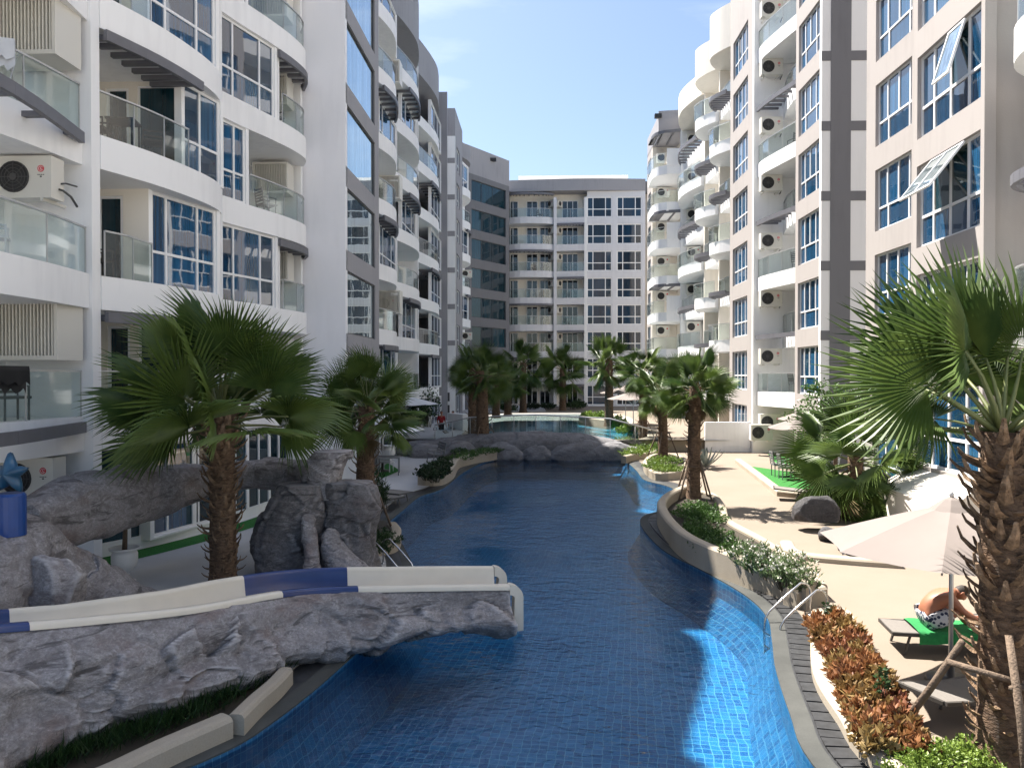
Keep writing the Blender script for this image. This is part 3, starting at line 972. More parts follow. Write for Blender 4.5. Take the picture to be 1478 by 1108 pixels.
wpart('parapet', MB().prism([(XL1 - 0.59, 67.02)] + ol + [(XL1 - 0.59, 72.5)], ROOF - 0.3, 24.4), 'mid_grey', b)
for z in EVEN[:2]:
    k = round((z - 3.1) / FL) + 1
    ac_unit(XL1 - 0.05, 71.6, z + 1.3, 'small white air conditioner on the %s floor beside the dark grey corner tower' % ORD[k], group='air conditioners by the corner tower', far=True, scale=1.0)
wpart('dark_door', MB().box(XY(641, YL), XY(649, YL), YL - 0.04, YL + 0.001, 0.9, 1.6).box(XY(641, YL), XY(649, YL), YL - 0.04, YL + 0.001, 1.9, 2.6), 'dark_frame', b)

# ================================================================== GREY CORNER TOWER
b = thing('apartment_building', 'dark grey corner tower with one wide shaded window on each floor', 'building', (-6, 80, 0))
g0, g1 = P(672, 75.5), P(735, 81.5)
FG = [0.6 + 0.1] + [0.7 + FL * k for k in range(1, 8)]
u = math.hypot(g1[0] - g0[0], g1[1] - g0[1])
wpart('core', MB().prism([g0, g1, (g1[0], 92), (-16, 92), (-16, 76.2), (g0[0] - 0.4, 76.2)], 0, 0.69), 'dark_grey', b)
cor = MB().prism([(g0[0] - 0.15, g0[1] + 0.3), (g1[0] - 0.12, g1[1] + 0.3), (g1[0] - .12, 92), (-16, 92), (-16, 76.2), (g0[0] - 0.4, 76.2)], 0.69, 24.0)
wpart('core', cor, 'dark_grey', b)
a0, a1 = 0.13, 0.92
wall(b, g0, g1, 0, FL, 'dark_grey', [(a0 * u, a1 * u, 0.35, 2.35)], zs=FG)
window(b, lerp(g0, g1, a0), lerp(g0, g1, a1), 0.35, 2.35, FG, (0, .3, .62, 1), tr=None, fm='dark_frame', m='glass_teal', inset=0.12, fw=0.05)
wpart('parapet', MB().prism([g0, g1, (g1[0] - 0.1, g1[1] + 0.3), (g0[0] - 0.1, g0[1] + 0.3)], FG[-1] + FL, 26.6), 'mid_grey', b)
lamp = thing('flood_light', 'small black flood light fixed on the parapet of the dark grey corner tower', 'light', (*lerp(g0, g1, 0.62), 26.0))
link('lamp_head', MB().box(-0.3, 0.3, -0.45, -0.05, -0.15, 0.15).mesh('lamp_head', 'black'), (0, 0, 0), lamp)
link('lamp_arm', MB().bar((0, -0.1, 0), (0, 0.12, 0), 0.06).mesh('lamp_arm', 'black'), (0, 0, 0), lamp)
lamp = thing('flood_light', 'small black flood light on the corner of the sunlit wavy block roof', 'light', (XY(948, 62), 61.9, ROOF + 1.1))
link('lamp_head', MB().box(-0.28, 0.25, -0.5, -0.1, -0.15, 0.15).mesh('lamp_head', 'black'), (0, 0, 0), lamp)
link('lamp_arm', MB().bar((0, -0.1, 0), (0, 0.3, 0), 0.06).mesh('lamp_arm', 'black'), (0, 0, 0), lamp)

# ================================================================== FAR BUILDING
b = thing('apartment_building', 'white apartment block closing the far end of the pool under a grey roof band', 'building', (4, 86, 0))
YF = 83.6
def FX(px):
    return XY(px, YF)
wpart('core', MB().box(FX(735) - 0.2, 14, YF + 1.6, 95, 0, 24.0), 'warm_white', b)
wpart('base', MB().box(FX(735) - 0.2, 14, YF - 0.02, YF + 1.6, 0, 0.69), 'far_white', b)
FU = FG[1:]
xa, xb, xc, xd, xe = FX(735), FX(799), FX(803.5), FX(843), FX(931)
cv = smooth_path([(xa - 0.15, YF + 0.1), ((xa + xb) / 2 - 1.2, YF - 0.45), ((xa + xb) / 2 + 1.2, YF - 0.35), (xb, YF + 0.15)], 3)
slab(b, cv + [(xb, YF + 1.59), (xa - 0.15, YF + 1.59)], FU, m='far_white')
cv2 = [(xc, YF + 0.2), (xd, YF - 0.1)]
slab(b, cv2 + [(xd, YF + 1.59), (xc, YF + 1.59)], FU, m='far_white')
railing(b, [(q[0], q[1] + 0.08) for q in cv], FU)
railing(b, [(q[0], q[1] + 0.08) for q in cv2], FU)
wpart('fin', MB().box(xb, xc, YF - 0.1, YF + 1.59, 0.69, 23.2), 'far_white', b)
wpart('fin', MB().box(xd, xd + 0.3, YF - 0.12, YF + 1.59, 0.69, 23.2), 'pale_grey', b)
canopy(b, [(q[0], q[1] - 0.1) for q in cv], YF + 0.6, [FU[1] - 0.5, FU[3] - 0.5, FU[5] - .5], 14, dz=-0.2, axis='y')
canopy(b, [(q[0], q[1] - 0.1) for q in cv], YF + 0.6, [FU[6] + FL - 0.35], 14, dz=0, axis='y')
canopy(b, [(q[0], q[1] - 0.15) for q in cv2], YF + 0.6, [FU[0] - 0.5, FU[2] - 0.5, FU[4] - 0.5, FU[6] - .5], 9, dz=-0.2, axis='y')
YD = YF + 1.59
def FD(px):
    return XY(px, YD)
window(b, (FD(736.5), YD), (FD(748), YD), 0.05, 2.15, FG, (0, .35, 1), tr=None, inset=-0.1, m='glass_dark', name='balcony_door')
window(b, (FD(760), YD), (FD(776), YD), 0.05, 2.15, FG, (0, .5, 1), tr=None, inset=-0.1, m='glass_dark', name='balcony_door')
window(b, (FD(779), YD), (FD(794), YD), 0.05, 2.15, FG, (0, .5, 1), tr=None, inset=-0.1, m='glass_dark', name='balcony_door')
window(b, (FD(811), YD), (FD(834), YD), 0.05, 2.15, FG, (0, .33, .67, 1), tr=None, inset=-0.1, m='glass_dark', name='balcony_door')
for k, z in enumerate(FG):
    ac_unit(xb - 0.35, YF + 0.75, z + 1.35, 'white air conditioner left of the white fin on the %s floor of the far block' % ORD[k], rz=R(-60), group='air conditioners on the far block', far=True, scale=1.1)
    ac_unit(xc + 0.45, YF + 0.85, z + 1.35, 'white air conditioner right of the white fin on the %s floor of the far block' % ORD[k], rz=R(60), group='air conditioners on the far block', far=True, scale=1.0)
xw0, xw1, xw2, xw3 = FX(847), FX(883), FX(890), FX(926)
wall(b, (xd + 0.31, YF), (xe, YF), 0, FL, 'far_white', [(xw0 - xd - .31, xw1 - xd - .31, 0.05, 2.2), (xw2 - xd - .31, xw3 - xd - .31, 0.05, 2.2)], zs=FG, t=0.3)
window(b, (xw0, YF), (xw1, YF), 0.05, 2.2, FG, (0, .24, .74, 1), None, 0.4, inset=0.06, fw=0.1, m='glass_far')
window(b, (xw2, YF), (xw3, YF), 0.05, 2.2, FG, (0, .24, .74, 1), None, 0.4, inset=0.06, fw=0.1, m='glass_far')
wall(b, (xe + 0.6, YF + 1), (14, YF + 1), 0, FL, 'far_white', [(0.3, 1.4, 0.05, 2.2)], zs=FG, t=0.3)
window(b, (xe + 0.9, YF + 1), (xe + 2.0, YF + 1), 0.05, 2.2, FG, (0, 1), None, 0.4, inset=0.06)
pf = smooth_path([(xa - 0.2, YF + 0.1), ((xa + xe) / 2 - 2, YF - 0.35), ((xa + xe) / 2 + 2, YF - 0.45), (xe, YF - 0.05)], 4)
wpart('roof_band', MB().prism(pf + [(xe, YF + 2), (xa - 0.2, YF + 2)], FU[6] + FL - 0.05, 25.1), 'mid_grey', b)
wpart('roof_band', MB().box(xe + 0.001, 14.0, YF + 0.6, YF + 2, FU[6] + FL - 0.05, 25.0), 'dark_grey', b)
wpart('roof_room', MB().box(XY(748, 90), XY(906, 90), 90, 95, 24.0, 27.2), 'white', b)

# ================================================================== GROUND, DECK, POOL
def deck_mat(name, ca, cb, split=None):
    """cast paving; with split the shaded bank is painted paler grey to stand in for skylight"""
    m, nt, b = _nt(name)
    b.inputs['Roughness'].default_value = 0.8
    b.inputs['Specular IOR Level'].default_value = 0.25
    geo = nt.nodes.new('ShaderNodeNewGeometry')
    n = nt.nodes.new('ShaderNodeTexNoise')
    n.inputs['Scale'].default_value = 0.35
    n.inputs['Detail'].default_value = 8
    n.inputs['Roughness'].default_value = 0.65
    nt.links.new(geo.outputs['Position'], n.inputs['Vector'])
    n2 = nt.nodes.new('ShaderNodeTexNoise')
    n2.inputs['Scale'].default_value = 60
    n2.inputs['Detail'].default_value = 3
    nt.links.new(geo.outputs['Position'], n2.inputs['Vector'])
    r = nt.nodes.new('ShaderNodeValToRGB')
    r.color_ramp.elements[0].position = 0.32
    r.color_ramp.elements[1].position = 0.7
    r.color_ramp.elements[0].color = (*ca, 1)
    r.color_ramp.elements[1].color = (*cb, 1)
    nt.links.new(n.outputs['Fac'], r.inputs['Fac'])
    mx = nt.nodes.new('ShaderNodeMixRGB')
    mx.blend_type = 'OVERLAY'
    mx.inputs['Fac'].default_value = 0.18
    src = r.outputs['Color']
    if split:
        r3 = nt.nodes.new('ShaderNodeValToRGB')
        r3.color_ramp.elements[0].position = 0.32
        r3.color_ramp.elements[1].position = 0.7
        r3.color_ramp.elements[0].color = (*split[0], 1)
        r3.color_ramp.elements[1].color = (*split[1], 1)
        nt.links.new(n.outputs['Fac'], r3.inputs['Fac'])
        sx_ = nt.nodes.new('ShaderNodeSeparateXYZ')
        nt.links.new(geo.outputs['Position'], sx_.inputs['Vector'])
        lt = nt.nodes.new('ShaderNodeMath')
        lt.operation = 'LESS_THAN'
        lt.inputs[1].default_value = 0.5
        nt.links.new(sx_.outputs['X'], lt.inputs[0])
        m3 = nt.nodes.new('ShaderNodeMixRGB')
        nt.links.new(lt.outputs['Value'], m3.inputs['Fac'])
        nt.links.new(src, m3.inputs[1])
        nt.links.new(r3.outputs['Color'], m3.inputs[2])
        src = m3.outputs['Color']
    nt.links.new(src, mx.inputs[1])
    nt.links.new(n2.outputs['Fac'], mx.inputs[2])
    nt.links.new(mx.outputs['Color'], b.inputs['Base Color'])
    bp = nt.nodes.new('ShaderNodeBump')
    bp.inputs['Strength'].default_value = 0.15
    bp.inputs['Distance'].default_value = 0.01
    nt.links.new(n2.outputs['Fac'], bp.inputs['Height'])
    nt.links.new(bp.outputs['Normal'], b.inputs['Normal'])
    return m
deck_mat('deck', (0.195, 0.158, 0.122), (0.225, 0.186, 0.148), split=((0.44, 0.435, 0.43), (0.55, 0.545, 0.54)))  # left bank is the same paving, its skylit shade tone put into the colour
deck_mat('curb', (0.30, 0.255, 0.195), (0.39, 0.345, 0.28))
deck_mat('soil', (0.03, 0.025, 0.02), (0.06, 0.05, 0.035))
deck_mat('coping_wet', (0.025, 0.027, 0.026), (0.095, 0.097, 0.09))
deck_mat('ground', (0.3, 0.28, 0.25), (0.4, 0.37, 0.33))
mat('channel', (0.022, 0.023, 0.025), 0.55, var=0.5, scale=8)
mat('turf', (0.012, 0.14, 0.012), 0.9, var=0.35, scale=30, bump=0.4, bscale=180)

def tile_mat(name, ca, cb, grout, upright=False):
    m, nt, b = _nt(name)
    b.inputs['Roughness'].default_value = 0.35
    geo = nt.nodes.new('ShaderNodeNewGeometry')
    mp = nt.nodes.new('ShaderNodeMapping')
    mp.inputs['Rotation'].default_value = (0, 0, 0.12)
    nt.links.new(geo.outputs['Position'], mp.inputs['Vector'])
    if upright:
        sp_ = nt.nodes.new('ShaderNodeSeparateXYZ')
        ad_ = nt.nodes.new('ShaderNodeMath')
        ad_.operation = 'ADD'
        cb_ = nt.nodes.new('ShaderNodeCombineXYZ')
        nt.links.new(geo.outputs['Position'], sp_.inputs['Vector'])
        nt.links.new(sp_.outputs['X'], ad_.inputs[0])
        nt.links.new(sp_.outputs['Y'], ad_.inputs[1])
        nt.links.new(ad_.outputs['Value'], cb_.inputs['X'])
        nt.links.new(sp_.outputs['Z'], cb_.inputs['Y'])
        nt.links.new(cb_.outputs['Vector'], mp.inputs['Vector'])
        mp.inputs['Rotation'].default_value = (0, 0, 0)
    br = nt.nodes.new('ShaderNodeTexBrick')
    br.offset = 0.0
    br.inputs['Color1'].default_value = (*ca, 1)
    br.inputs['Color2'].default_value = (*cb, 1)
    br.inputs['Mortar'].default_value = (*grout, 1)
    br.inputs['Scale'].default_value = 1.0
    br.inputs['Brick Width'].default_value = 0.12
    br.inputs['Row Height'].default_value = 0.12
    br.inputs['Mortar Size'].default_value = 0.006
    br.inputs['Bias'].default_value = -0.1
    # rippled surface bends the lines of the floor
    n = nt.nodes.new('ShaderNodeTexNoise')
    n.inputs['Scale'].default_value = 3.0
    n.inputs['Detail'].default_value = 2
    nt.links.new(geo.outputs['Position'], n.inputs['Vector'])
    vm = nt.nodes.new('ShaderNodeVectorMath')
    vm.operation = 'MULTIPLY_ADD'
    vm.inputs[1].default_value = (0.09, 0.09, 0)
    nt.links.new(n.outputs['Color'], vm.inputs[0])
    nt.links.new(mp.outputs['Vector'], vm.inputs[2])
    nt.links.new(vm.outputs['Vector'], br.inputs['Vector'])
    nt.links.new(br.outputs['Color'], b.inputs['Base Color'])
    return m
tile_mat('pool_tile', (0.005, 0.082, 0.215), (0.02, 0.17, 0.345), (0.12, 0.29, 0.40))
tile_mat('pale_tile', (0.03, 0.20, 0.34), (0.06, 0.30, 0.42), (0.15, 0.35, 0.42))

tile_mat('wall_tile', (0.010, 0.075, 0.18), (0.022, 0.14, 0.28), (0.09, 0.22, 0.32), True)

def water_mat(name, tint, bscale=2.6, bstr=0.75):
    m, nt, b = _nt(name)
    nt.nodes.remove(b)
    out = nt.nodes['Material Output']
    geo = nt.nodes.new('ShaderNodeNewGeometry')
    mp = nt.nodes.new('ShaderNodeMapping')
    mp.inputs['Scale'].default_value = (0.8, 1.0, 1.0)
    nt.links.new(geo.outputs['Position'], mp.inputs['Vector'])
    n = nt.nodes.new('ShaderNodeTexNoise')
    n.inputs['Scale'].default_value = bscale
    n.inputs['Detail'].default_value = 4
    n.inputs['Roughness'].default_value = 0.55
    n.inputs['Distortion'].default_value = 0.6
    nt.links.new(mp.outputs['Vector'], n.inputs['Vector'])
    bp = nt.nodes.new('ShaderNodeBump')
    bp.inputs['Strength'].default_value = bstr
    bp.inputs['Distance'].default_value = 0.08
    nb = nt.nodes.new('ShaderNodeTexNoise')
    nb.inputs['Scale'].default_value = bscale * 3.1
    nb.inputs['Detail'].default_value = 3
    nb.inputs['Distortion'].default_value = 0.8
    nt.links.new(mp.outputs['Vector'], nb.inputs['Vector'])
    am_ = nt.nodes.new('ShaderNodeMath')
    am_.operation = 'MULTIPLY_ADD'
    am_.inputs[1].default_value = 0.45
    nt.links.new(nb.outputs['Fac'], am_.inputs[0])
    nt.links.new(n.outputs['Fac'], am_.inputs[2])
    nt.links.new(am_.outputs['Value'], bp.inputs['Height'])
    # calm and ruffled patches
    nc = nt.nodes.new('ShaderNodeTexNoise')
    nc.inputs['Scale'].default_value = 0.33
    nc.inputs['Detail'].default_value = 3
    nt.links.new(geo.outputs['Position'], nc.inputs['Vector'])
    mr_ = nt.nodes.new('ShaderNodeMapRange')
    mr_.inputs['From Min'].default_value = 0.36
    mr_.inputs['From Max'].default_value = 0.64
    mr_.inputs['To Min'].default_value = bstr * 0.2
    mr_.inputs['To Max'].default_value = bstr * 1.25
    nt.links.new(nc.outputs['Fac'], mr_.inputs['Value'])
    nt.links.new(mr_.outputs['Result'], bp.inputs['Strength'])
    tr = nt.nodes.new('ShaderNodeBsdfTransparent')
    tr.inputs['Color'].default_value = (*tint, 1)
    gl = nt.nodes.new('ShaderNodeBsdfGlossy')
    gl.inputs['Roughness'].default_value = 0.03
    gl.inputs['Color'].default_value = (0.95, 0.97, 1, 1)
    fr = nt.nodes.new('ShaderNodeFresnel')
    fr.inputs['IOR'].default_value = 1.28
    nt.links.new(bp.outputs['Normal'], gl.inputs['Normal'])
    nt.links.new(bp.outputs['Normal'], fr.inputs['Normal'])
    mx = nt.nodes.new('ShaderNodeMixShader')
    nt.links.new(fr.outputs['Fac'], mx.inputs['Fac'])
    nt.links.new(tr.outputs['BSDF'], mx.inputs[1])
    nt.links.new(gl.outputs['BSDF'], mx.inputs[2])
    nt.links.new(mx.outputs['Shader'], out.inputs['Surface'])
    return m
water_mat('water', (0.68, 0.89, 0.97))
water_mat('upper_water', (0.75, 0.93, 0.95), 1.2, 0.15)

structure('ground', MB().box(-500, 500, -400, 700, -2.6, -2.5), 'ground')

WZ = -0.10
pool_px = [(1172, 1108), (1140, 1035), (1119, 968), (1114, 928), (1106, 892), (1072, 860), (1015, 827), (962, 800), (936, 776), (924, 757), (930, 746),
           (956, 738), (978, 725), (982, 714), (962, 703), (930, 694), (919, 681), (903, 666)]
pool_l = [(714, 664), (694, 670), (668, 684), (640, 706), (607, 718), (582, 738), (560, 759), (571, 776), (583, 792), (596, 826), (580, 880), (508, 952), (404, 1040), (285, 1108)]
pts = [G(*p, WZ) for p in pool_px]
pts = [(pts[0][0] + 0.5, 3.6), (pts[0][0] + 0.25, 6.0)] + pts
pts += [(pts[-1][0], 39.6), (G(714, 664, WZ)[0], 39.6)]
pts += [G(*p, WZ) for p in pool_l]
pts += [(-5.2, 6.0), (-5.4, 3.6)]
POOL = smooth_path(pts, 5, closed=True)
area = sum(POOL[i][0] * POOL[(i + 1) % len(POOL)][1] - POOL[(i + 1) % len(POOL)][0] * POOL[i][1] for i in range(len(POOL)))
if area < 0:
    POOL.reverse()
# counter-clockwise now: offset to the right is outwards
IN1 = offset_path(POOL, 0.22, True)
IN2 = offset_path(POOL, 0.55, True)
def ring(inner, outer, z0, z1, zb):
    mb = MB()
    n = len(inner)
    rows = [[(p[0], p[1], z0 - 0.02) for p in inner], [(p[0], p[1], z0) for p in inner], [(p[0], p[1], z1) for p in outer], [(p[0], p[1], z1 - 0.01) for p in outer]]
    o = len(mb.v)
    for r in rows:
        mb.v += r
    for i in range(3):
        for k in range(n):
            k2 = (k + 1) % n
            mb.f.append((i * n + k, (i + 1) * n + k, (i + 1) * n + k2, i * n + k2))
    return mb
def flat(poly, z, holes=()):
    mb = MB()
    loops = [[Vector((*p, 0)) for p in poly]] + [[Vector((*p, 0)) for p in h] for h in holes]
    allp = [p for l in loops for p in l]
    mb.v = [(p.x, p.y, z) for p in allp]
    for a, bb, c in tessellate_polygon(loops):
        A, B, Cc = allp[a], allp[bb], allp[c]
        if (B - A).cross(Cc - A).z < 0:
            a, c = c, a
        mb.f.append((a, bb, c))
    return mb
structure('pool_water', flat(POOL, WZ), 'water')
INP = offset_path(POOL, -0.34, True)
structure('pool_floor', flat(POOL, -1.0), 'pool_tile')
pw = MB()
n = len(POOL)
pw.v = [(p[0], p[1], -0.99) for p in INP] + [(p[0], p[1], -0.42) for p in POOL] + [(p[0], p[1], -0.066) for p in POOL]
pw.f = [(r_ * n + i, (r_ + 1) * n + i, (r_ + 1) * n + (i + 1) % n, r_ * n + (i + 1) % n) for r_ in (0, 1) for i in range(n)]
structure('pool_wall', pw, 'wall_tile')
structure('pool_ledge', ring(POOL, IN1, -0.045, -0.03, -1.4), 'coping_wet')
structure('pool_channel', ring(IN1, IN2, -0.03, -0.012, -1.4), 'channel')
# grating bars of the overflow channel on the sunny side
dk = [(-13, 2.0), (15, 2.0), (15, 43.0), (-13, 43.0)]
structure('deck', flat(dk, 0.0, [IN2]), 'deck')
dw = MB()
m_ = len(IN2)
dw.v = [(p[0], p[1], -1.4) for p in IN2] + [(p[0], p[1], 0.0) for p in IN2]
dw.f = [(i, m_ + i, m_ + (i + 1) % m_, (i + 1) % m_) for i in range(m_)]
structure('deck_edge', dw, 'curb')
# single grating slats over the channel where they can be told apart
grate = thing('drain_grating', 'dark slatted drain grating that follows the sunny edge of the pool', 'grating', (3.2, 10, -0.02))
cnt = 0
acc = 0.0
for i in range(len(IN1)):
    a, c = Vector((*IN1[i], 0)), Vector((*IN1[(i + 1) % len(IN1)], 0))
    a2, c2 = Vector((*IN2[i], 0)), Vector((*IN2[(i + 1) % len(IN1)], 0))
    if a.x < 1.5 or a.y > 22 or a.y < 6.5:
        continue
    L = (c - a).length
    k = max(1, int(L / 0.16))
    for j in range(k):
        if cnt >= 280:
            break
        t0, t1 = (j + 0.06) / k, (j + 0.94) / k
        z0, z1 = -0.012, 0.004
        q = [a.lerp(c, t0).lerp(a2.lerp(c2, t0), .06), a.lerp(c, t1).lerp(a2.lerp(c2, t1), .06), a2.lerp(c2, t1).lerp(a.lerp(c, t1), .06), a2.lerp(c2, t0).lerp(a.lerp(c, t0), .06)]
        mb = MB().prism([(p.x, p.y) for p in q], z0, z1 + random.uniform(-.003, .003))
        wpart('slat', mb, 'channel', grate)
        cnt += 1
# upper terrace with its own pool
TZ = 0.6
up_out = [G(700, 612, .4), G(690, 604, .4), G(726, 598, .4), G(760, 597.5, .4), G(850, 597.5, .4), G(880, 600, .4), G(905, 607, .4), G(905, 618, .4)]
up_out = [(p[0], min(p[1], 72)) for p in up_out] + [(5.0, 41.2), (-3.5, 41.2)]
UPL = smooth_path(up_out, 4, closed=True)
ar = sum(UPL[i][0] * UPL[(i + 1) % len(UPL)][1] - UPL[(i + 1) % len(UPL)][0] * UPL[i][1] for i in range(len(UPL)))
if ar < 0:
    UPL.reverse()
structure('upper_water', flat(UPL, 0.42), 'upper_water')
structure('upper_pool_floor', flat(UPL, -0.2), 'pale_tile')
UPO = offset_path(UPL, 0.35, True)
structure('upper_pool_coping', ring(UPL, UPO, 0.5, TZ + 0.004, -0.2), 'curb')
structure('terrace', flat([(-12, 40.7), (15, 40.7), (15, 95), (-12, 95)], TZ, [UPO]), 'deck')
structure('terrace_step', MB().box(-12, 15, 40.6, 40.7, 0, TZ - 0.002), 'curb')

# artificial turf
def turf(pts, z=0.006, label=''):
    structure('turf', flat(pts, z), 'turf')
turf([G(1078, 672), G(1128, 708), (10.9, 24.5), (11.6, 27.6), (11.6, 29.8)])
turf([G(1108, 655), G(1120, 668), (12.6, 33.6), (12.6, 38.0)])
turf(smooth_path([(-9.9, 15.9), (-9.2, 17.2), (-8.5, 19.0), (-8.0, 21.2), (-7.7, 23.6), (-7.6, 25.9)], 3) + smooth_path([(-7.0, 25.9), (-7.1, 23.6), (-7.3, 21.2), (-7.7, 19.2), (-8.4, 17.2), (-9.3, 15.2)], 3))
turf([G(585, 640), G(628, 625), G(622, 612), (-7.6, 49), (-7.6, 46)])
turf([G(552, 690), G(578, 679), G(560, 668), (-6.9, 33), (-6.9, 31)])
turf([G(1443, 868), G(1478, 850), G(1500, 870), G(1478, 890)])
turf([G(560, 660), G(598, 647), (-7.2, 42), (-7.2, 38)])

# ------------------------------------------------------------------ planters
def curb(name, label, path, w=0.22, h=0.34, zb=-0.05, cat='planter', m='curb'):
    """low rounded planter wall along a plan path"""
    o = offset_path(path, w / 2)
    i = offset_path(path, -w / 2)
    rows = []
    for k in range(len(path)):
        a, c = Vector((*i[k], 0)), Vector((*o[k], 0))
        q = [(0, zb), (0, h - 0.05), (0.12, h - 0.012), (0.3, h), (0.7, h), (0.88, h - 0.012), (1, h - 0.05), (1, zb)]
        rows.append([(*a.lerp(c, t)[:2], z) for t, z in q])
    mb = MB().sheet(rows)
    nn = len(rows[0])
    mb.f.append(tuple(range(nn)))
    mb.f.append(tuple(len(mb.v) - 1 - k for k in range(nn)))
    ob = link(name, mb.mesh(name, m, False))
    return tag(ob, label, cat)

def bed(poly, z, label):
    o = link('soil_bed', flat(poly, z).mesh('soil_bed', 'soil'))
    o['kind'] = 'structure'

mp1 = smooth_path([G(p[0], p[1]) for p in [(990, 722), (966, 735), (955, 750), (962, 770), (985, 797), (1020, 818), (1080, 843), (1130, 862), (1172, 880)]], 5)
curb('planter_wall', 'cream curved planter wall around oleander shrubs beside the pool', mp1, h=0.5, w=0.25)
mp2 = smooth_path([G(p[0], p[1]) for p in [(1186, 866), (1150, 832), (1100, 795), (1050, 765), (1042, 742), (1025, 724), (990, 719)]], 5)
curb('planter_wall', 'cream planter wall on the deck side of the oleander shrubs', mp2, h=0.3, w=0.2)
curb('planter_wall', 'short cream block closing the planter by the pool ladder', [G(1140, 876), G(1184, 869)], h=0.32, w=0.32)
bed(mp1[2:] + mp2[2:-1], 0.2, '')
mp3 = smooth_path([G(p[0], p[1]) for p in [(990, 672), (975, 664), (945, 664), (932, 674), (938, 686), (955, 693), (988, 688), (990, 672)]], 4)
curb('planter_wall', 'small rounded cream planter ring around the two slim palms', mp3, h=0.3, w=0.2)
bed(mp3[:-1], 0.22, '')
mp4 = smooth_path([G(p[0], p[1]) for p in [(1182, 893), (1182, 925), (1188, 985), (1224, 1045), (1276, 1112)]] + [(4.05, 6.2), (4.2, 4.5)], 5)
curb('planter_wall', 'smooth cream planter wall beside the rust red shrubs', mp4, h=0.16, w=0.24)
mp4b = smooth_path([G(p[0], p[1]) for p in [(1178, 888), (1225, 892), (1245, 960), (1270, 1015), (1330, 1090)]], 5)
curb('planter_wall', 'thin cream edging on the deck side of the rust red shrubs', mp4b, h=0.12, w=0.1)
bed([G(1175, 897), G(1222, 897), G(1242, 965), G(1268, 1020), G(1325, 1092), (5.0, 6.5), (4.2, 6.5), G(1230, 1070), G(1178, 985)], 0.08, '')
mp5 = smooth_path([(-5.1, 6.0), G(60, 1140, .2), G(150, 1108, .2), G(232, 1070, .2), G(326, 1030, .2)], 5)
curb('planter_wall', 'long cream planter wall under the rock water slide', mp5, h=0.2, w=0.26)
mp6 = smooth_path([G(340, 1030, .2), G(368, 1003, .2), G(394, 981, .2), G(412, 962, .2)], 4)
curb('planter_wall', 'short angled cream planter wall at the end of the slide bed', mp6, h=0.2, w=0.2)
bed(mp5 + mp6 + [(q[0] - 1.3, q[1] + 0.5) for q in reversed(mp5 + mp6)], 0.03, '')
mp7 = smooth_path([G(p[0], p[1]) for p in [(520, 806), (548, 800), (566, 793), (572, 780), (566, 770)]], 4)
curb('planter_wall', 'cream planter wall of the palm standing left of the pool ladder', mp7, h=0.3, w=0.25)
bed([G(500, 800), G(530, 803), G(566, 792), G(570, 778), G(556, 764), G(520, 760), G(495, 775)], 0.22, '')
mp8 = smooth_path([G(p[0], p[1]) for p in [(606, 699), (630, 699), (648, 689), (656, 676), (668, 671), (688, 666), (714, 661), (717, 656)]], 4)
curb('planter_wall', 'winding cream planter wall below the twin palms by the rock bridge', mp8, h=0.42, w=0.35)
bed(mp8[1:-1] + [G(700, 648), G(660, 655), G(630, 672), G(606, 690)], 0.25, '')
mp9 = smooth_path([G(900, 667), G(918, 663), G(940, 661), G(945, 655)], 4)
curb('planter_wall', 'short cream rim under the yellow ground cover right of the rock bridge', mp9, h=0.3, w=0.25)
mp10 = smooth_path([G(840, 607, TZ), G(865, 611, TZ), G(880, 613, TZ)], 4)
curb('planter_wall', 'pale stone rim at the right end of the upper pool', mp10, h=0.35 + TZ, w=0.5, zb=0.3)

# lawn edging on the right
for pa, lab in (([G(1066, 668), G(1128, 716), G(1186, 722)], 'straight cream kerb around the green turf with the dining table'),):
    curb('kerb', lab, pa, h=0.2, w=0.3, cat='kerb')

# low white boundary walls
def lwall(label, a, c, h, t=0.2, m='white'):
    mb = MB()
    A, u, n_, L = frame_uvn(a, c)
    mb.obox(A - n_ * t, u * L, n_ * t, Vector((0, 0, h)))
    o = link('garden_wall', mb.mesh('garden_wall', m))
    return tag(o, label, 'wall')
ywl = G(1020, 652)[1]
lwall('low sunlit white garden wall behind the spiky agave', (XY(1018, ywl), ywl), (XY(1098, ywl), ywl), 1.55)
lwall('low cream terrace wall behind the white parasol', G(1292, 752), G(1420, 770), 1.0, 0.3, 'warm_white')
lwall('smooth white garden wall in the shade behind the slide rocks', (-7.6, 22.8), (-5.15, 22.6), 1.75, 0.25)
lwall('short white wall beside the people at the left terrace', G(646, 632), G(668, 636), 1.6, 0.5)
sl = MB()
za, zb_ = 1.5, 1.0
sl.add([(*q2, za), (*q3, za), (q3[0] - 0.9, q3[1] - 0.3, zb_), (q2[0] - 0.9, q2[1], zb_), (*q2, 0), (*q3, 0), (q3[0] - 0.9, q3[1] - 0.3, 0), (q2[0] - 0.9, q2[1], 0)],
       [(0, 3, 2, 1), (4, 5, 6, 7), (3, 7, 6, 2), (0, 4, 7, 3), (1, 2, 6, 5)])
o = link('terrace_ramp', sl.mesh('terrace_ramp', 'warm_white'))
tag(o, 'sloping cream ledge under the ground floor window behind the white parasol', 'ledge')

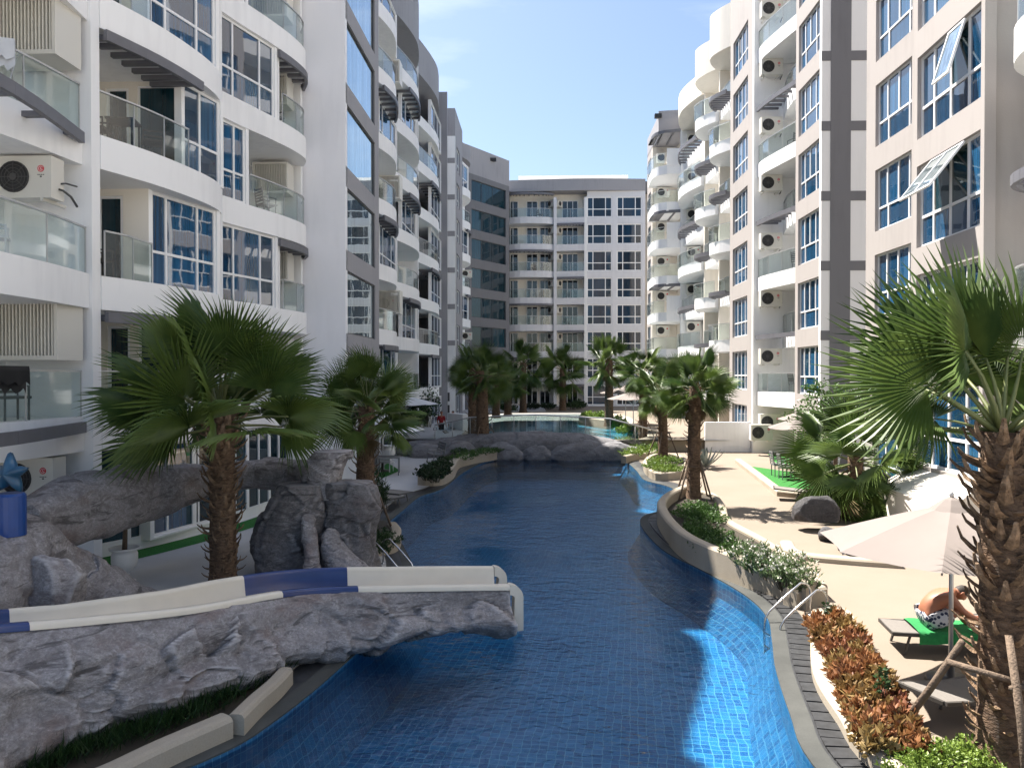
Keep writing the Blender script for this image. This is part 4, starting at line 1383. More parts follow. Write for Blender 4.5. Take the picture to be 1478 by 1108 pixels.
# ================================================================== ROCKWORK
def rock_mat(name, dark, mid, light, tintc):
    """cast rock: speckled grey with dark seams, dirty red patches and rubbed pale ridges"""
    m, nt, b = _nt(name)
    b.inputs['Roughness'].default_value = 0.85
    b.inputs['Specular IOR Level'].default_value = 0.25
    geo = nt.nodes.new('ShaderNodeNewGeometry')
    def tex(kind, scale, detail=8, rough_=0.6, loc=(0, 0, 0), sc=(1, 1, 1.6), dist=0.0):
        mp = nt.nodes.new('ShaderNodeMapping')
        mp.inputs['Location'].default_value = loc
        mp.inputs['Scale'].default_value = sc
        nt.links.new(geo.outputs['Position'], mp.inputs['Vector'])
        t = nt.nodes.new(kind)
        t.inputs['Scale'].default_value = scale
        if kind == 'ShaderNodeTexNoise':
            t.inputs['Detail'].default_value = detail
            t.inputs['Roughness'].default_value = rough_
            t.inputs['Distortion'].default_value = dist
        nt.links.new(mp.outputs['Vector'], t.inputs['Vector'])
        return t
    def ramp(src, p0, p1, c0, c1):
        r = nt.nodes.new('ShaderNodeValToRGB')
        r.color_ramp.elements[0].position, r.color_ramp.elements[1].position = p0, p1
        r.color_ramp.elements[0].color, r.color_ramp.elements[1].color = (*c0, 1), (*c1, 1)
        nt.links.new(src, r.inputs['Fac'])
        return r.outputs['Color']
    def mix(fac, a, c, mode='MIX'):
        x = nt.nodes.new('ShaderNodeMixRGB')
        x.blend_type = mode
        for k, q in ((0, fac), (1, a), (2, c)):
            if isinstance(q, float):
                x.inputs[k].default_value = q
            elif isinstance(q, tuple):
                x.inputs[k].default_value = (*q, 1)
            else:
                nt.links.new(q, x.inputs[k])
        return x.outputs['Color']
    big = tex('ShaderNodeTexNoise', 0.9, 4, 0.5)
    spk = tex('ShaderNodeTexNoise', 26, 8, 0.75)
    med = tex('ShaderNodeTexNoise', 5.0, 10, 0.7, dist=0.8)
    red = tex('ShaderNodeTexNoise', 1.2, 6, 0.6, (7, 3, 1))
    seam = tex('ShaderNodeTexNoise', 2.2, 9, 0.65, (2, 9, 4), (0.6, 0.6, 3.0), 1.2)
    c = ramp(big.outputs['Fac'], 0.35, 0.65, tuple((d + q) / 2 for d, q in zip(dark, mid)), tuple(q * 1.15 for q in mid))
    c = mix(ramp(med.outputs['Fac'], 0.42, 0.62, (0, 0, 0), (0.75, 0.75, 0.75)), c, tuple((q + l) / 2 for q, l in zip(mid, light)))
    c = mix(ramp(red.outputs['Fac'], 0.54, 0.68, (0, 0, 0), (0.6, 0.6, 0.6)), c, tintc)
    c = mix(ramp(seam.outputs['Fac'], 0.36, 0.44, (0.85, 0.85, 0.85), (0, 0, 0)), c, dark)
    c = mix(ramp(spk.outputs['Fac'], 0.35, 0.62, (0.75, 0.75, 0.75), (0, 0, 0)), c, tuple(q * 0.5 for q in mid))
    c = mix(ramp(spk.outputs['Fac'], 0.60, 0.74, (0, 0, 0), (0.6, 0.6, 0.6)), c, light)
    c = mix(ramp(geo.outputs['Pointiness'], 0.51, 0.58, (0, 0, 0), (0.75, 0.75, 0.75)), c, light)
    nt.links.new(c, b.inputs['Base Color'])
    ad = nt.nodes.new('ShaderNodeMath')
    ad.operation = 'MULTIPLY_ADD'
    ad.inputs[1].default_value = 0.35
    nt.links.new(spk.outputs['Fac'], ad.inputs[0])
    nt.links.new(med.outputs['Fac'], ad.inputs[2])
    bp = nt.nodes.new('ShaderNodeBump')
    bp.inputs['Strength'].default_value = 0.8
    bp.inputs['Distance'].default_value = 0.05
    nt.links.new(ad.outputs['Value'], bp.inputs['Height'])
    nt.links.new(bp.outputs['Normal'], b.inputs['Normal'])
    return m
rock_mat('rock', (0.06, 0.054, 0.055), (0.29, 0.268, 0.268), (0.62, 0.60, 0.61), (0.20, 0.125, 0.105))
rock_mat('mid_rock', (0.04, 0.037, 0.038), (0.16, 0.15, 0.15), (0.36, 0.345, 0.35), (0.13, 0.09, 0.08))
rock_mat('dark_rock', (0.025, 0.025, 0.027), (0.06, 0.058, 0.06), (0.15, 0.145, 0.15), (0.05, 0.045, 0.045))
rock_mat('bridge_rock', (0.07, 0.07, 0.075), (0.19, 0.187, 0.195), (0.36, 0.355, 0.37), (0.14, 0.125, 0.12))
mat('slide_cream', (0.66, 0.60, 0.50), 0.35, var=0.05, scale=2)
mat('slide_blue', (0.006, 0.028, 0.13), 0.3, var=0.15, scale=2)

def rough(v, amp, fr, seed=0.0):
    """displacement of a broken rock face: tilted facets, broad folds, fine grit"""
    p = Vector(v) * fr + Vector((seed, seed * 1.7, -seed))
    a = noise.noise(p)
    w = p * 1.5 + noise.noise_vector(p * 1.3) * 0.35
    ds, cs = noise.voronoi(w)
    c = cs[0]
    h = noise.cell_vector(c * 7.31) - Vector((0.5, 0.5, 0.5))
    facet = max(-0.6, min(0.6, (w - c).dot(h) * 2.2)) + (noise.cell(c * 3.7) - 0.5) * 0.5
    crack = -0.35 * max(0.0, 1 - (ds[1] - ds[0]) / 0.10)
    fine = noise.fractal(p * 5.0, 0.9, 2.1, 4) * 0.16
    return amp * (0.9 * a + 0.6 * facet + 0.6 * crack + fine)

def loft(sections, amp=0.1, fr=0.9, seed=0.0, close=True, caps=True):
    """closed rock skin through rings of points, roughened"""
    mb = MB()
    n = len(sections[0])
    rows = []
    for r in sections:
        c = sum((Vector(p) for p in r), Vector()) / n
        rr = []
        for p in r:
            v = Vector(p)
            d = (v - c).normalized()
            rr.append(v + d * rough(v, amp, fr, seed))
        rows.append(rr)
    mb.sheet(rows, close=True)
    if caps:
        mb.f.append(tuple(reversed(range(n))))
        mb.f.append(tuple(len(mb.v) - n + k for k in range(n)))
    return mb

def resample(keys, m):
    """Catmull-Rom over a list of equal length tuples"""
    per = max(1, m // (len(keys) - 1))
    return smooth_path(keys, per)

def rock_tube(keys, ring_n=40, m=90, amp=0.1, fr=0.9, seed=0.0, sq=2.6):
    """rock body along keys (x, y, zc, half width, half height)"""
    ring_n, m = ring_n * 2, m * 2
    ks = resample(keys, m)
    secs = []
    for i, k in enumerate(ks):
        a, c = ks[max(0, i - 1)], ks[min(len(ks) - 1, i + 1)]
        d = Vector((c[0] - a[0], c[1] - a[1], 0)).normalized()
        s_ = Vector((d.y, -d.x, 0))
        r = []
        for j in range(ring_n):
            t = 2 * math.pi * j / ring_n
            ct, st = math.cos(t), math.sin(t)
            e = 2.0 / sq
            xx = math.copysign(abs(ct) ** e, ct) * k[3]
            zz = math.copysign(abs(st) ** e, st) * k[4]
            r.append(Vector((k[0], k[1], k[2])) + s_ * xx + Vector((0, 0, zz)))
        secs.append(r)
    return loft(secs, amp, fr, seed)

def boulder(name, label, loc, size, seed, m='rock', sub=5, amp=0.28, fr=0.8, flat_=0.0, rz=0.0, cuts=7):
    """angular boulder: a ball planed by a few random cuts, then roughened"""
    rnd = random.Random(seed)
    bm = bmesh.new()
    bmesh.ops.create_icosphere(bm, subdivisions=sub, radius=1.0)
    planes = []
    for _ in range(cuts):
        v = Vector((rnd.gauss(0, 1), rnd.gauss(0, 1), rnd.gauss(0, .8))).normalized()
        planes.append((v, rnd.uniform(0.55, 0.85)))
    for v in bm.verts:
        for p, d in planes:
            k = v.co.dot(p) - d
            if k > 0:
                v.co -= p * k * 0.92
        v.co += v.co.normalized() * rough(v.co, amp * 0.5, fr * 1.6, seed)
        v.co = Vector((v.co.x * size[0], v.co.y * size[1], v.co.z * size[2]))
        if v.co.z < -0.15:
            v.co.z = -0.15
    me = bpy.data.meshes.new(name)
    bm.to_mesh(me)
    bm.free()
    me.materials.append(MATS[m])
    me.polygons.foreach_set('use_smooth', [True] * len(me.polygons))
    o = link(name, me, loc, rot=(0, 0, rz))
    return tag(o, label, 'rock')

# ---- near slide: rock flank, channel and rims
rim_px = [(-160, 918, 1.55), (0, 905, 1.36), (140, 893, 1.24), (280, 878, 1.10), (430, 853, 0.92), (580, 848, 0.78), (735, 846, 0.66)]
rim = [G3(p[0], p[1], p[2]) for p in rim_px]
rimS = [Vector(p) for p in smooth_path([tuple(p) for p in rim], 24)]
slide = thing('water_slide', 'rock clad water slide with cream and blue channel ending over the pool', 'water slide', (rim[3].x, rim[3].y, 0))
secs, low = [], []
NR = len(rimS)
for i, p in enumerate(rimS):
    d = (rimS[min(NR - 1, i + 1)] - rimS[max(0, i - 1)])
    d.z = 0
    d.normalize()
    s_ = Vector((d.y, -d.x, 0))             # towards the viewer
    t = i / (NR - 1)
    ztop = p.z - 0.05
    zbot = -0.04 if t < 0.7 else -0.04 + (t - 0.7) * 0.3
    bul = 0.62 * (1 - t) + 0.30
    ring_ = []
    hh = ztop - zbot
    prof = [(0.02, 1.0), (0.10, 0.985), (0.22, 0.92), (0.34, 0.84), (0.48, .74), (0.62, .66), (0.72, .57), (0.86, .47), (0.97, .38), (1.0, .29), (0.92, .2), (0.78, .12), (0.6, .05), (0.4, 0.0), (0.0, -0.02), (-0.6, 0.0), (-1.2, 0.05)]
    for k, (a, z) in enumerate(prof):
        ring_.append(Vector((p.x, p.y, 0)) + s_ * (a * bul if a >= 0 else a * 0.9) + Vector((0, 0, zbot + hh * z)))
    ring_ += [Vector((p.x, p.y, 0)) - s_ * 1.12 + Vector((0, 0, zbot + hh * .35)), Vector((p.x, p.y, 0)) - s_ * 1.10 + Vector((0, 0, zbot + hh * .6)), Vector((p.x, p.y, 0)) - s_ * 0.95 + Vector((0, 0, zbot + hh * .58)), Vector((p.x, p.y, 0)) - s_ * 0.1 + Vector((0, 0, zbot + hh * .6))]
    # denser ring
    rr = []
    for k in range(len(ring_)):
        a, c = ring_[k], ring_[(k + 1) % len(ring_)]
        rr += [a.lerp(c, q / 6) for q in range(6)]
    secs.append(rr)
mb = MB()
rows = []
for i, r in enumerate(secs):
    c = sum(r, Vector()) / len(r)
    out = []
    for j, v in enumerate(r):
        f = min(1.0, 0.05 + j / 30.0) if j < 14 * 6 else 0.1
        d = (v - c).normalized()
        q = v + d * rough(v, 0.20, 1.0, 4.0) * f
        # ledges running along the flank
        q += d * 0.05 * f * math.sin(v.z * 9 + 2 * noise.noise(v * 0.8))
        out.append(q)
    rows.append(out)
mb.sheet(rows, close=True)
nn = len(rows[0])
mb.f.append(tuple(reversed(range(nn))))
mb.f.append(tuple(len(mb.v) - nn + k for k in range(nn)))
me = mb.mesh('rock_flank', 'rock', True)
link('rock_flank', me, -slide.location, slide)
# channel segments: cream, blue, cream, blue, cream
bounds = [0, 8, 17, 34, 43, NR - 1]
bounds = [0, int(NR * .22), int(NR * .635), int(NR * .76), NR - 1]
colsq = ['slide_blue', 'slide_cream', 'slide_blue', 'slide_cream']
Wc = 0.92
def chan_section(i):
    p = rimS[i]
    d = (rimS[min(NR - 1, i + 1)] - rimS[max(0, i - 1)])
    d.z = 0
    d.normalize()
    s_ = Vector((-d.y, d.x, 0))             # away from the viewer
    up = Vector((0, 0, 1))
    pr = [(-0.05, -0.05), (-0.05, 0.0), (-0.02, 0.03), (0.06, 0.03), (0.10, 0.0), (0.13, -0.16), (0.28, -0.28), (0.52, -0.31), (0.78, -0.28), (0.93, -0.14), (0.97, 0.1), (0.98, 0.14), (1.02, 0.16), (1.08, 0.15), (1.10, 0.1), (1.10, -0.3)]
    t = i / (NR - 1)
    fz = -0.19 + 0.13 * min(1, max(0, (t - 0.3) / 0.3))
    return [p + s_ * a * Wc + up * (z + (fz if a > 0.9 else 0)) for a, z in pr]
for bi, (i0, i1) in enumerate(zip(bounds, bounds[1:])):
    rows = [chan_section(i) for i in range(i0, i1 + 1)]
    mb = MB().sheet(rows)
    link('channel_segment', mb.mesh('channel_segment', colsq[bi], True), -slide.location, slide)
# rounded lip of the outlet: near and far wall curve down to the water
dE = (rimS[-1] - rimS[-8])
dE.z = 0
dE.normalize()
sE = Vector((-dE.y, dE.x, 0))
for off, zr_, down, nm in ((0.0, 0.0, 0.74, 'outlet_lip'), (1.02, 0.06, 0.35, 'outlet_lip')):
    base = rimS[-1] + sE * off * Wc + Vector((0, 0, zr_))
    pr = []
    for k in range(9):
        a = R(90 * k / 8)
        pr.append((0.22 * math.sin(a), 0.22 * math.cos(a) - 0.22))
    pr.append((0.22, -down))
    rows = []
    for a, z in pr:
        c = base + dE * a + Vector((0, 0, z + 0.03))
        rows.append(c)
    mb = MB()
    poly = [(a, z) for a, z in pr] + [(0.22 - 0.16, -down)] + [(pr[k][0] - 0.14 * math.sin(R(90 * k / 8)) - 0.0, pr[k][1] - 0.16 * math.cos(R(90 * k / 8)) - 0.0) for k in range(8, -1, -1)]
    o_ = len(mb.v)
    m2 = len(poly)
    for w in (-0.05, 0.11):
        mb.v += [tuple(base + dE * a + Vector((0, 0, z + 0.035)) + sE * w) for a, z in poly]
    half = len(pr)
    for k in range(m2):
        k2 = (k + 1) % m2
        mb.f.append((k, k2, m2 + k2, m2 + k))
    for k in range(half - 1):
        q = (k, k + 1, m2 - 2 - k, m2 - 1 - k)
        mb.f.append(q)
        mb.f.append(tuple(reversed([m2 + z for z in q])))
    link(nm, mb.mesh(nm, 'slide_cream'), -slide.location, slide)

# ---- left boulder mass carrying the starfish
big = rock_tube([(-8.0, 8.9, 0.8, 1.0, 0.8), (-7.8, 10.0, 0.92, 1.05, 0.92), (-7.65, 11.1, 0.95, 0.9, 0.95), (-7.15, 11.8, 0.6, 0.65, 0.68), (-6.3, 12.1, 0.12, 0.5, 0.4), (-5.2, 12.4, 0.0, 0.4, 0.22)], 44, 70, 0.14, 0.8, 2.0)
o = link('rock_mound', big.mesh('rock_mound', 'rock', True))
tag(o, 'large rounded grey rock mound under the blue starfish sloping to the slide', 'rock')
boulder('rock', 'squared pale rock leaning against the mound behind the slide', (-6.75, 10.25, 0.85), (0.6, 0.45, 0.72), 11, amp=0.2, rz=0.4)
# ---- raised flume
fl = rock_tube([(-8.3, 11.9, 1.5, 0.45, 0.5), (-7.95, 13.4, 1.7, 0.5, 0.58), (-7.75, 14.7, 1.72, 0.5, 0.52), (-7.3, 16.2, 1.75, 0.48, 0.36), (-6.6, 17.0, 1.76, 0.45, 0.33), (-5.5, 16.9, 1.78, 0.42, 0.33), (-4.7, 16.2, 1.85, 0.42, 0.36), (-4.5, 15.6, 1.9, 0.4, 0.36)], 40, 90, 0.08, 0.9, 5.0, 3.2)
o = link('rock_flume', fl.mesh('rock_flume', 'rock', True))
tag(o, 'raised rock clad flume curving behind the nearest palm', 'rock')
# ---- middle rock with cascade
cas = thing('rock_cascade', 'dark grey rock outcrop with a pale cascade groove at the pool edge', 'rock', (-3.5, 15.2, 0))
def column_rock(keys, ring_n, m, amp, fr, seed):
    """vertical rock: keys (z, cx, cy, rx, ry)"""
    ring_n, m = ring_n * 2, m * 2
    ks = resample(keys, m)
    secs = []
    for k in ks:
        secs.append([Vector((k[1] + k[3] * math.copysign(abs(math.cos(t)) ** .75, math.cos(t)), k[2] + k[4] * math.copysign(abs(math.sin(t)) ** .75, math.sin(t)), k[0])) for t in [2 * math.pi * j / ring_n for j in range(ring_n)]])
    return loft(secs, amp, fr, seed)
def sh(keys, dx, kind):
    return [tuple(v + (dx if i == kind else 0) for i, v in enumerate(k)) for k in keys]
c1 = column_rock([(-0.1, -4.85, 15.3, 0.85, 0.75), (0.4, -4.95, 15.3, 0.80, 0.75), (0.9, -5.0, 15.35, 0.78, 0.7), (1.45, -4.85, 15.4, 0.66, 0.6), (1.8, -4.75, 15.4, 0.5, 0.45)], 48, 40, 0.14, 1.0, 8.0)
link('outcrop', c1.mesh('outcrop', 'mid_rock', True), -cas.location, cas)
c2 = column_rock([(-0.15, -3.75, 15.1, 0.62, 0.6), (0.4, -3.8, 15.2, 0.55, 0.52), (0.9, -3.8, 15.3, 0.54, 0.5), (1.5, -3.78, 15.35, 0.56, 0.5), (1.85, -3.78, 15.35, 0.48, 0.4)], 48, 40, 0.13, 1.2, 21.0)
link('outcrop', c2.mesh('outcrop', 'mid_rock', True), -cas.location, cas)
c3 = column_rock([(1.5, -4.45, 15.45, 0.38, 0.38), (1.9, -4.42, 15.5, 0.38, 0.38), (2.3, -4.3, 15.55, 0.42, 0.38), (2.45, -4.25, 15.55, 0.34, 0.32)], 40, 24, 0.09, 1.3, 31.0)
link('spout_rock', c3.mesh('spout_rock', 'rock', True), -cas.location, cas)
c4 = rock_tube(sh([(-3.35, 14.75, 0.75, 0.2, 0.25), (-3.1, 14.5, 0.45, 0.3, 0.3), (-2.7, 14.2, 0.2, 0.4, 0.28), (-2.2, 14.0, 0.0, 0.35, 0.2), (-1.8, 14.0, -0.1, 0.2, 0.12)], -0.75, 0), 32, 40, 0.08, 1.4, 41.0)
link('cascade_foot', c4.mesh('cascade_foot', 'rock', True), -cas.location, cas)
c5 = rock_tube(sh([(-3.75, 14.75, 1.05, 0.12, 0.2), (-3.6, 14.45, 0.65, 0.14, 0.22), (-3.45, 14.1, 0.3, 0.18, 0.2), (-3.1, 13.8, 0.02, 0.22, 0.15)], -0.75, 0), 28, 40, 0.07, 1.6, 51.0)
link('cascade_groove', c5.mesh('cascade_groove', 'rock', True), -cas.location, cas)

# ---- rock bridge
br = thing('rock_bridge', 'grey artificial rock bridge spanning the pool between palms', 'bridge', (2.2, 38.6, 0))
yb = G(800, 664, WZ)[1] + 0.6
xl, xr = XY(640, yb), XY(908, yb)
secsk = [(xl - 1.5, yb + 0.6, 0.35, 0.9, 0.4), (xl + 0.5, yb + .3, 0.5, 0.9, 0.55)]
top = rock_tube([(xl - 2.2, yb + 0.9, 0.25, 0.9, 0.35), (xl + 0.4, yb + 0.5, 0.45, 0.9, 0.5), (xl + 2.6, yb + 0.3, 0.62, 0.9, 0.55), ((xl + xr) / 2, yb + 0.2, 0.62, 0.9, 0.58), (xr - 2.2, yb + 0.3, 0.55, 0.9, 0.55), (xr - 0.6, yb + 0.4, 0.35, 0.9, 0.45), (xr + 0.6, yb + 0.6, 0.1, 0.8, 0.3)], 36, 90, 0.1, 0.8, 3.0)
link('span', top.mesh('span', 'bridge_rock', True), -br.location, br)
for q, (x, w, h, sd) in enumerate(((xl + 0.9, 0.9, 0.62, 1), (xl + 2.9, 1.2, 0.68, 2), (xl + 4.6, 0.85, 0.55, 3), (xl + 6.7, 1.7, 0.7, 4), (xr - 1.0, 1.3, 0.62, 6), (xl - 0.8, 0.9, 0.5, 7))):
    bm = bmesh.new()
    bmesh.ops.create_icosphere(bm, subdivisions=4, radius=1.0)
    for v in bm.verts:
        v.co += v.co.normalized() * rough(v.co, 0.13, 1.4, sd * 3.3)
        v.co = Vector((v.co.x * w, v.co.y * 0.55, v.co.z * h))
    me = bpy.data.meshes.new('face_rock')
    bm.to_mesh(me)
    bm.free()
    me.materials.append(MATS['bridge_rock'])
    me.polygons.foreach_set('use_smooth', [True] * len(me.polygons))
    link('face_rock', me, Vector((x, yb - 0.35, 0.18)) - br.location, br)
# glass fence on the bridge
fe = thing('glass_fence', 'clear glass fence with steel handrail along the rock bridge', 'fence', (2.2, yb + 0.9, 0))
def fence(path, zbs, h):
    pts = [Vector((p[0], p[1], z)) for p, z in zip(path, zbs)]
    hr = MB().tube([p + Vector((0, 0, h)) for p in pts], 0.035, 8)
    link('handrail', hr.mesh('handrail', 'alu', True), -fe.location, fe)
    for a, c in zip(pts, pts[1:]):
        nseg = max(1, round((c - a).length / 1.2))
        for k in range(nseg):
            p, q = a.lerp(c, (k + .03) / nseg), a.lerp(c, (k + .97) / nseg)
            d = q - p
            nrm = Vector((-d.y, d.x, 0)).normalized() * 0.012
            g = MB().obox(p, d, nrm, Vector((0, 0, h - 0.06)))
            link('glass_panel', g.mesh('glass_panel', 'rail_glass'), -fe.location, fe)
            g = MB().tube([a.lerp(c, k / nseg), a.lerp(c, k / nseg) + Vector((0, 0, h))], 0.02, 6)
            link('post', g.mesh('post', 'alu', True), -fe.location, fe)
fence([G(628, 640), (xl - 0.6, yb + 1.35), (xl + 1.2, yb + 1.25), ((xl + xr) / 2, yb + 1.1), (xr - 0.8, yb + 1.25), (xr + 1.6, yb + 0.4)], [0, 0.45, 0.85, 1.0, 0.8, 0.2], 1.0)

# ---- dark boulders on the right deck
gx, gy = G(1178, 768)
boulder('boulder', 'big blunt dark grey boulder left of the low palm clump', (gx + 0.1, gy + 0.3, 0.4), (0.62, 0.5, 0.55), 3, 'dark_rock', amp=0.12, cuts=9)
gx, gy = G(1250, 800)
boulder('boulder', 'flat dark boulder lying under the edge of the white parasol', (gx, gy + 0.2, 0.18), (0.75, 0.45, 0.42), 5, 'dark_rock', amp=0.14, cuts=9, rz=0.3)
gx, gy = G(1205, 782)
boulder('boulder', 'small dark rock between the two larger dark boulders', (gx, gy + 0.1, 0.12), (0.35, 0.28, 0.28), 8, 'dark_rock', amp=0.14, sub=4)
gx, gy = G(1262, 745)
boulder('boulder', 'tall dark rock hidden behind the drooping fronds of the low palm', (gx, gy + 0.6, 0.55), (0.9, 0.5, 0.8), 9, 'dark_rock', amp=0.14)
dd = flat(smooth_path([G(1160, 800), G(1125, 785), G(1140, 770), G(1200, 762), G(1290, 770), G(1300, 812), G(1240, 810)], 4, closed=True), 0.12)
curb('planter_wall', 'low cream kerb of the rock bed around the low palm clump', smooth_path([G(1135, 788), G(1150, 804), G(1215, 812), G(1300, 818)], 4), h=0.14, w=0.3)
# ================================================================== PALMS AND PLANTS
def leaf_mat(name, ca, cb, rough=0.45, trans=0.25):
    m, nt, b = _nt(name)
    b.inputs['Roughness'].default_value = rough
    b.inputs['Specular IOR Level'].default_value = 0.4
    oi = nt.nodes.new('ShaderNodeObjectInfo')
    geo = nt.nodes.new('ShaderNodeNewGeometry')
    n = nt.nodes.new('ShaderNodeTexNoise')
    n.inputs['Scale'].default_value = 4.0
    n.inputs['Detail'].default_value = 3
    nt.links.new(geo.outputs['Position'], n.inputs['Vector'])
    ad = nt.nodes.new('ShaderNodeMath')
    ad.operation = 'MULTIPLY_ADD'
    ad.inputs[1].default_value = 0.55
    nt.links.new(oi.outputs['Random'], ad.inputs[0])
    nt.links.new(n.outputs['Fac'], ad.inputs[2])
    r = nt.nodes.new('ShaderNodeValToRGB')
    r.color_ramp.elements[0].position = 0.3
    r.color_ramp.elements[1].position = 1.05
    r.color_ramp.elements[0].color = (*ca, 1)
    r.color_ramp.elements[1].color = (*cb, 1)
    nt.links.new(ad.outputs['Value'], r.inputs['Fac'])
    nt.links.new(r.outputs['Color'], b.inputs['Base Color'])
    out = nt.nodes['Material Output']
    tl = nt.nodes.new('ShaderNodeBsdfTranslucent')
    nt.links.new(r.outputs['Color'], tl.inputs['Color'])
    mx = nt.nodes.new('ShaderNodeMixShader')
    mx.inputs['Fac'].default_value = trans
    nt.links.new(b.outputs['BSDF'], mx.inputs[1])
    nt.links.new(tl.outputs['BSDF'], mx.inputs[2])
    nt.links.new(mx.outputs['Shader'], out.inputs['Surface'])
    return m
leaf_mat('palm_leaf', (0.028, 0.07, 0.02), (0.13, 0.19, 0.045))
leaf_mat('dry_leaf', (0.16, 0.11, 0.055), (0.28, 0.21, 0.11), 0.8)
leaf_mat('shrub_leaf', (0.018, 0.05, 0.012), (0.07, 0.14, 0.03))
leaf_mat('lime_leaf', (0.07, 0.14, 0.02), (0.2, 0.28, 0.05))
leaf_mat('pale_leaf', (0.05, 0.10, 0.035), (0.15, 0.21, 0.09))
leaf_mat('red_leaf', (0.13, 0.03, 0.02), (0.34, 0.17, 0.07), 0.5, 0.2)
leaf_mat('rust_leaf', (0.20, 0.11, 0.04), (0.30, 0.21, 0.08), 0.5, 0.2)
leaf_mat('dark_leaf', (0.010, 0.026, 0.009), (0.03, 0.065, 0.018))
leaf_mat('grey_leaf', (0.16, 0.19, 0.17), (0.3, 0.33, 0.3), 0.5, 0.1)
leaf_mat('petal', (0.6, 0.58, 0.5), (0.75, 0.72, 0.66), 0.6, 0.2)
mat('petiole', (0.13, 0.15, 0.05), 0.5, var=0.2)
mat('trunk', (0.07, 0.04, 0.022), 0.9, scale=9, col2=(0.2, 0.125, 0.075), bump=1.0, bscale=22, stretch=(1, 1, 2.5))
mat('leaf_base', (0.10, 0.06, 0.032), 0.85, scale=12, col2=(0.27, 0.18, 0.11), bump=0.6, bscale=40, randobj=0.3)
mat('stake', (0.14, 0.10, 0.07), 0.9, var=0.3, scale=10, bump=0.5)
mat('stem', (0.06, 0.05, 0.03), 0.9)

def frond_mesh(seed, Lp=1.05, Lb=1.1, N=46, span=118, droop=0.35, fold=0.05, lm='palm_leaf'):
    """fan leaf: stalk along +X, pleated blade with free drooping tips"""
    rnd = random.Random(seed)
    mb = MB()
    H = Vector((Lp, 0, -0.10 * Lp))
    d0 = span / N
    for i in range(N):
        a0 = R(-span + 2 * span * i / N)
        a1 = R(-span + 2 * span * (i + 1) / N)
        am = (a0 + a1) / 2
        L = Lb * (0.80 + 0.24 * math.cos(am * 0.8)) * rnd.uniform(0.93, 1.05)
        cup = 0.10
        def pt(a, r, dz=0.0):
            x, y = math.cos(a) * r, math.sin(a) * r
            t = r / L
            z = cup * r - 0.22 * abs(math.sin(a)) * r * 0.6 - droop * L * max(0, t - 0.45) ** 2 * 1.6
            return H + Vector((x, y, z + dz))
        rj = 0.42 * L
        jit = rnd.uniform(-0.5, 0.5) * (a1 - a0)
        dz_tip = rnd.uniform(-0.05, 0.03)
        w7 = (a1 - a0) * 0.20
        vs = [pt(am, 0.03),
              pt(a0, rj), pt(am, rj, fold), pt(a1, rj),
              pt(am + jit * .5 - w7, 0.72 * L), pt(am + jit * .5, 0.72 * L, fold * .6), pt(am + jit * .5 + w7, 0.72 * L),
              pt(am + jit, L, dz_tip)]
        mb.add(vs, [(0, 1, 2), (0, 2, 3), (1, 4, 5, 2), (2, 5, 6, 3), (4, 7, 5), (5, 7, 6)])
    me = mb.mesh('blade', lm, False)
    st = MB().tube([(0, 0, 0), (Lp * .35, 0, 0.02), (Lp * .7, 0, -0.02), tuple(H)], [0.042, 0.028, 0.02, 0.014], 6).mesh('stalk', 'petiole', True)
    return me, st

FRONDS = [frond_mesh(s, lp, lb, 46, sp, dr) for s, lp, lb, sp, dr in ((1, 1.0, 1.15, 128, 0.14), (2, 1.15, 1.1, 120, 0.22), (3, 0.9, 1.2, 132, 0.18), (4, 1.2, 1.05, 112, 0.35), (5, 1.05, 1.2, 124, 0.26))]
YOUNG = [frond_mesh(6, 0.9, 0.95, 26, 40, 0.05), frond_mesh(7, 1.0, 0.9, 20, 24, 0.02)]
DRY = [frond_mesh(8, 0.8, 0.9, 30, 70, 0.9, 0.07, 'dry_leaf'), frond_mesh(9, 0.9, 0.8, 24, 50, 1.0, 0.08, 'dry_leaf')]

def stub_mesh(seed, L=0.2, w=0.07):
    rnd = random.Random(seed)
    mb = MB()
    p = [(0, 0, 0), (L * .4, 0, L * .18), (L * .8, 0, L * .45), (L * 1.05, 0, L * .85)]
    rows = []
    for k, q in enumerate(p):
        ww = w * (1 - k * 0.24)
        th = 0.03 * (1 - k * 0.2)
        rows.append([(q[0], -ww, q[2]), (q[0] + th * .5, 0, q[2] - th), (q[0], ww, q[2]), (q[0] - th * .3, 0, q[2] + th * .6)])
    mb.sheet(rows, close=True)
    mb.f.append((0, 1, 2, 3))
    n = len(mb.v)
    mb.f.append((n - 1, n - 2, n - 3, n - 4))
    return mb
STUB = [stub_mesh(k, 0.17 + 0.03 * k, 0.06 + 0.006 * k).mesh('leaf_base', 'leaf_base') for k in range(3)]

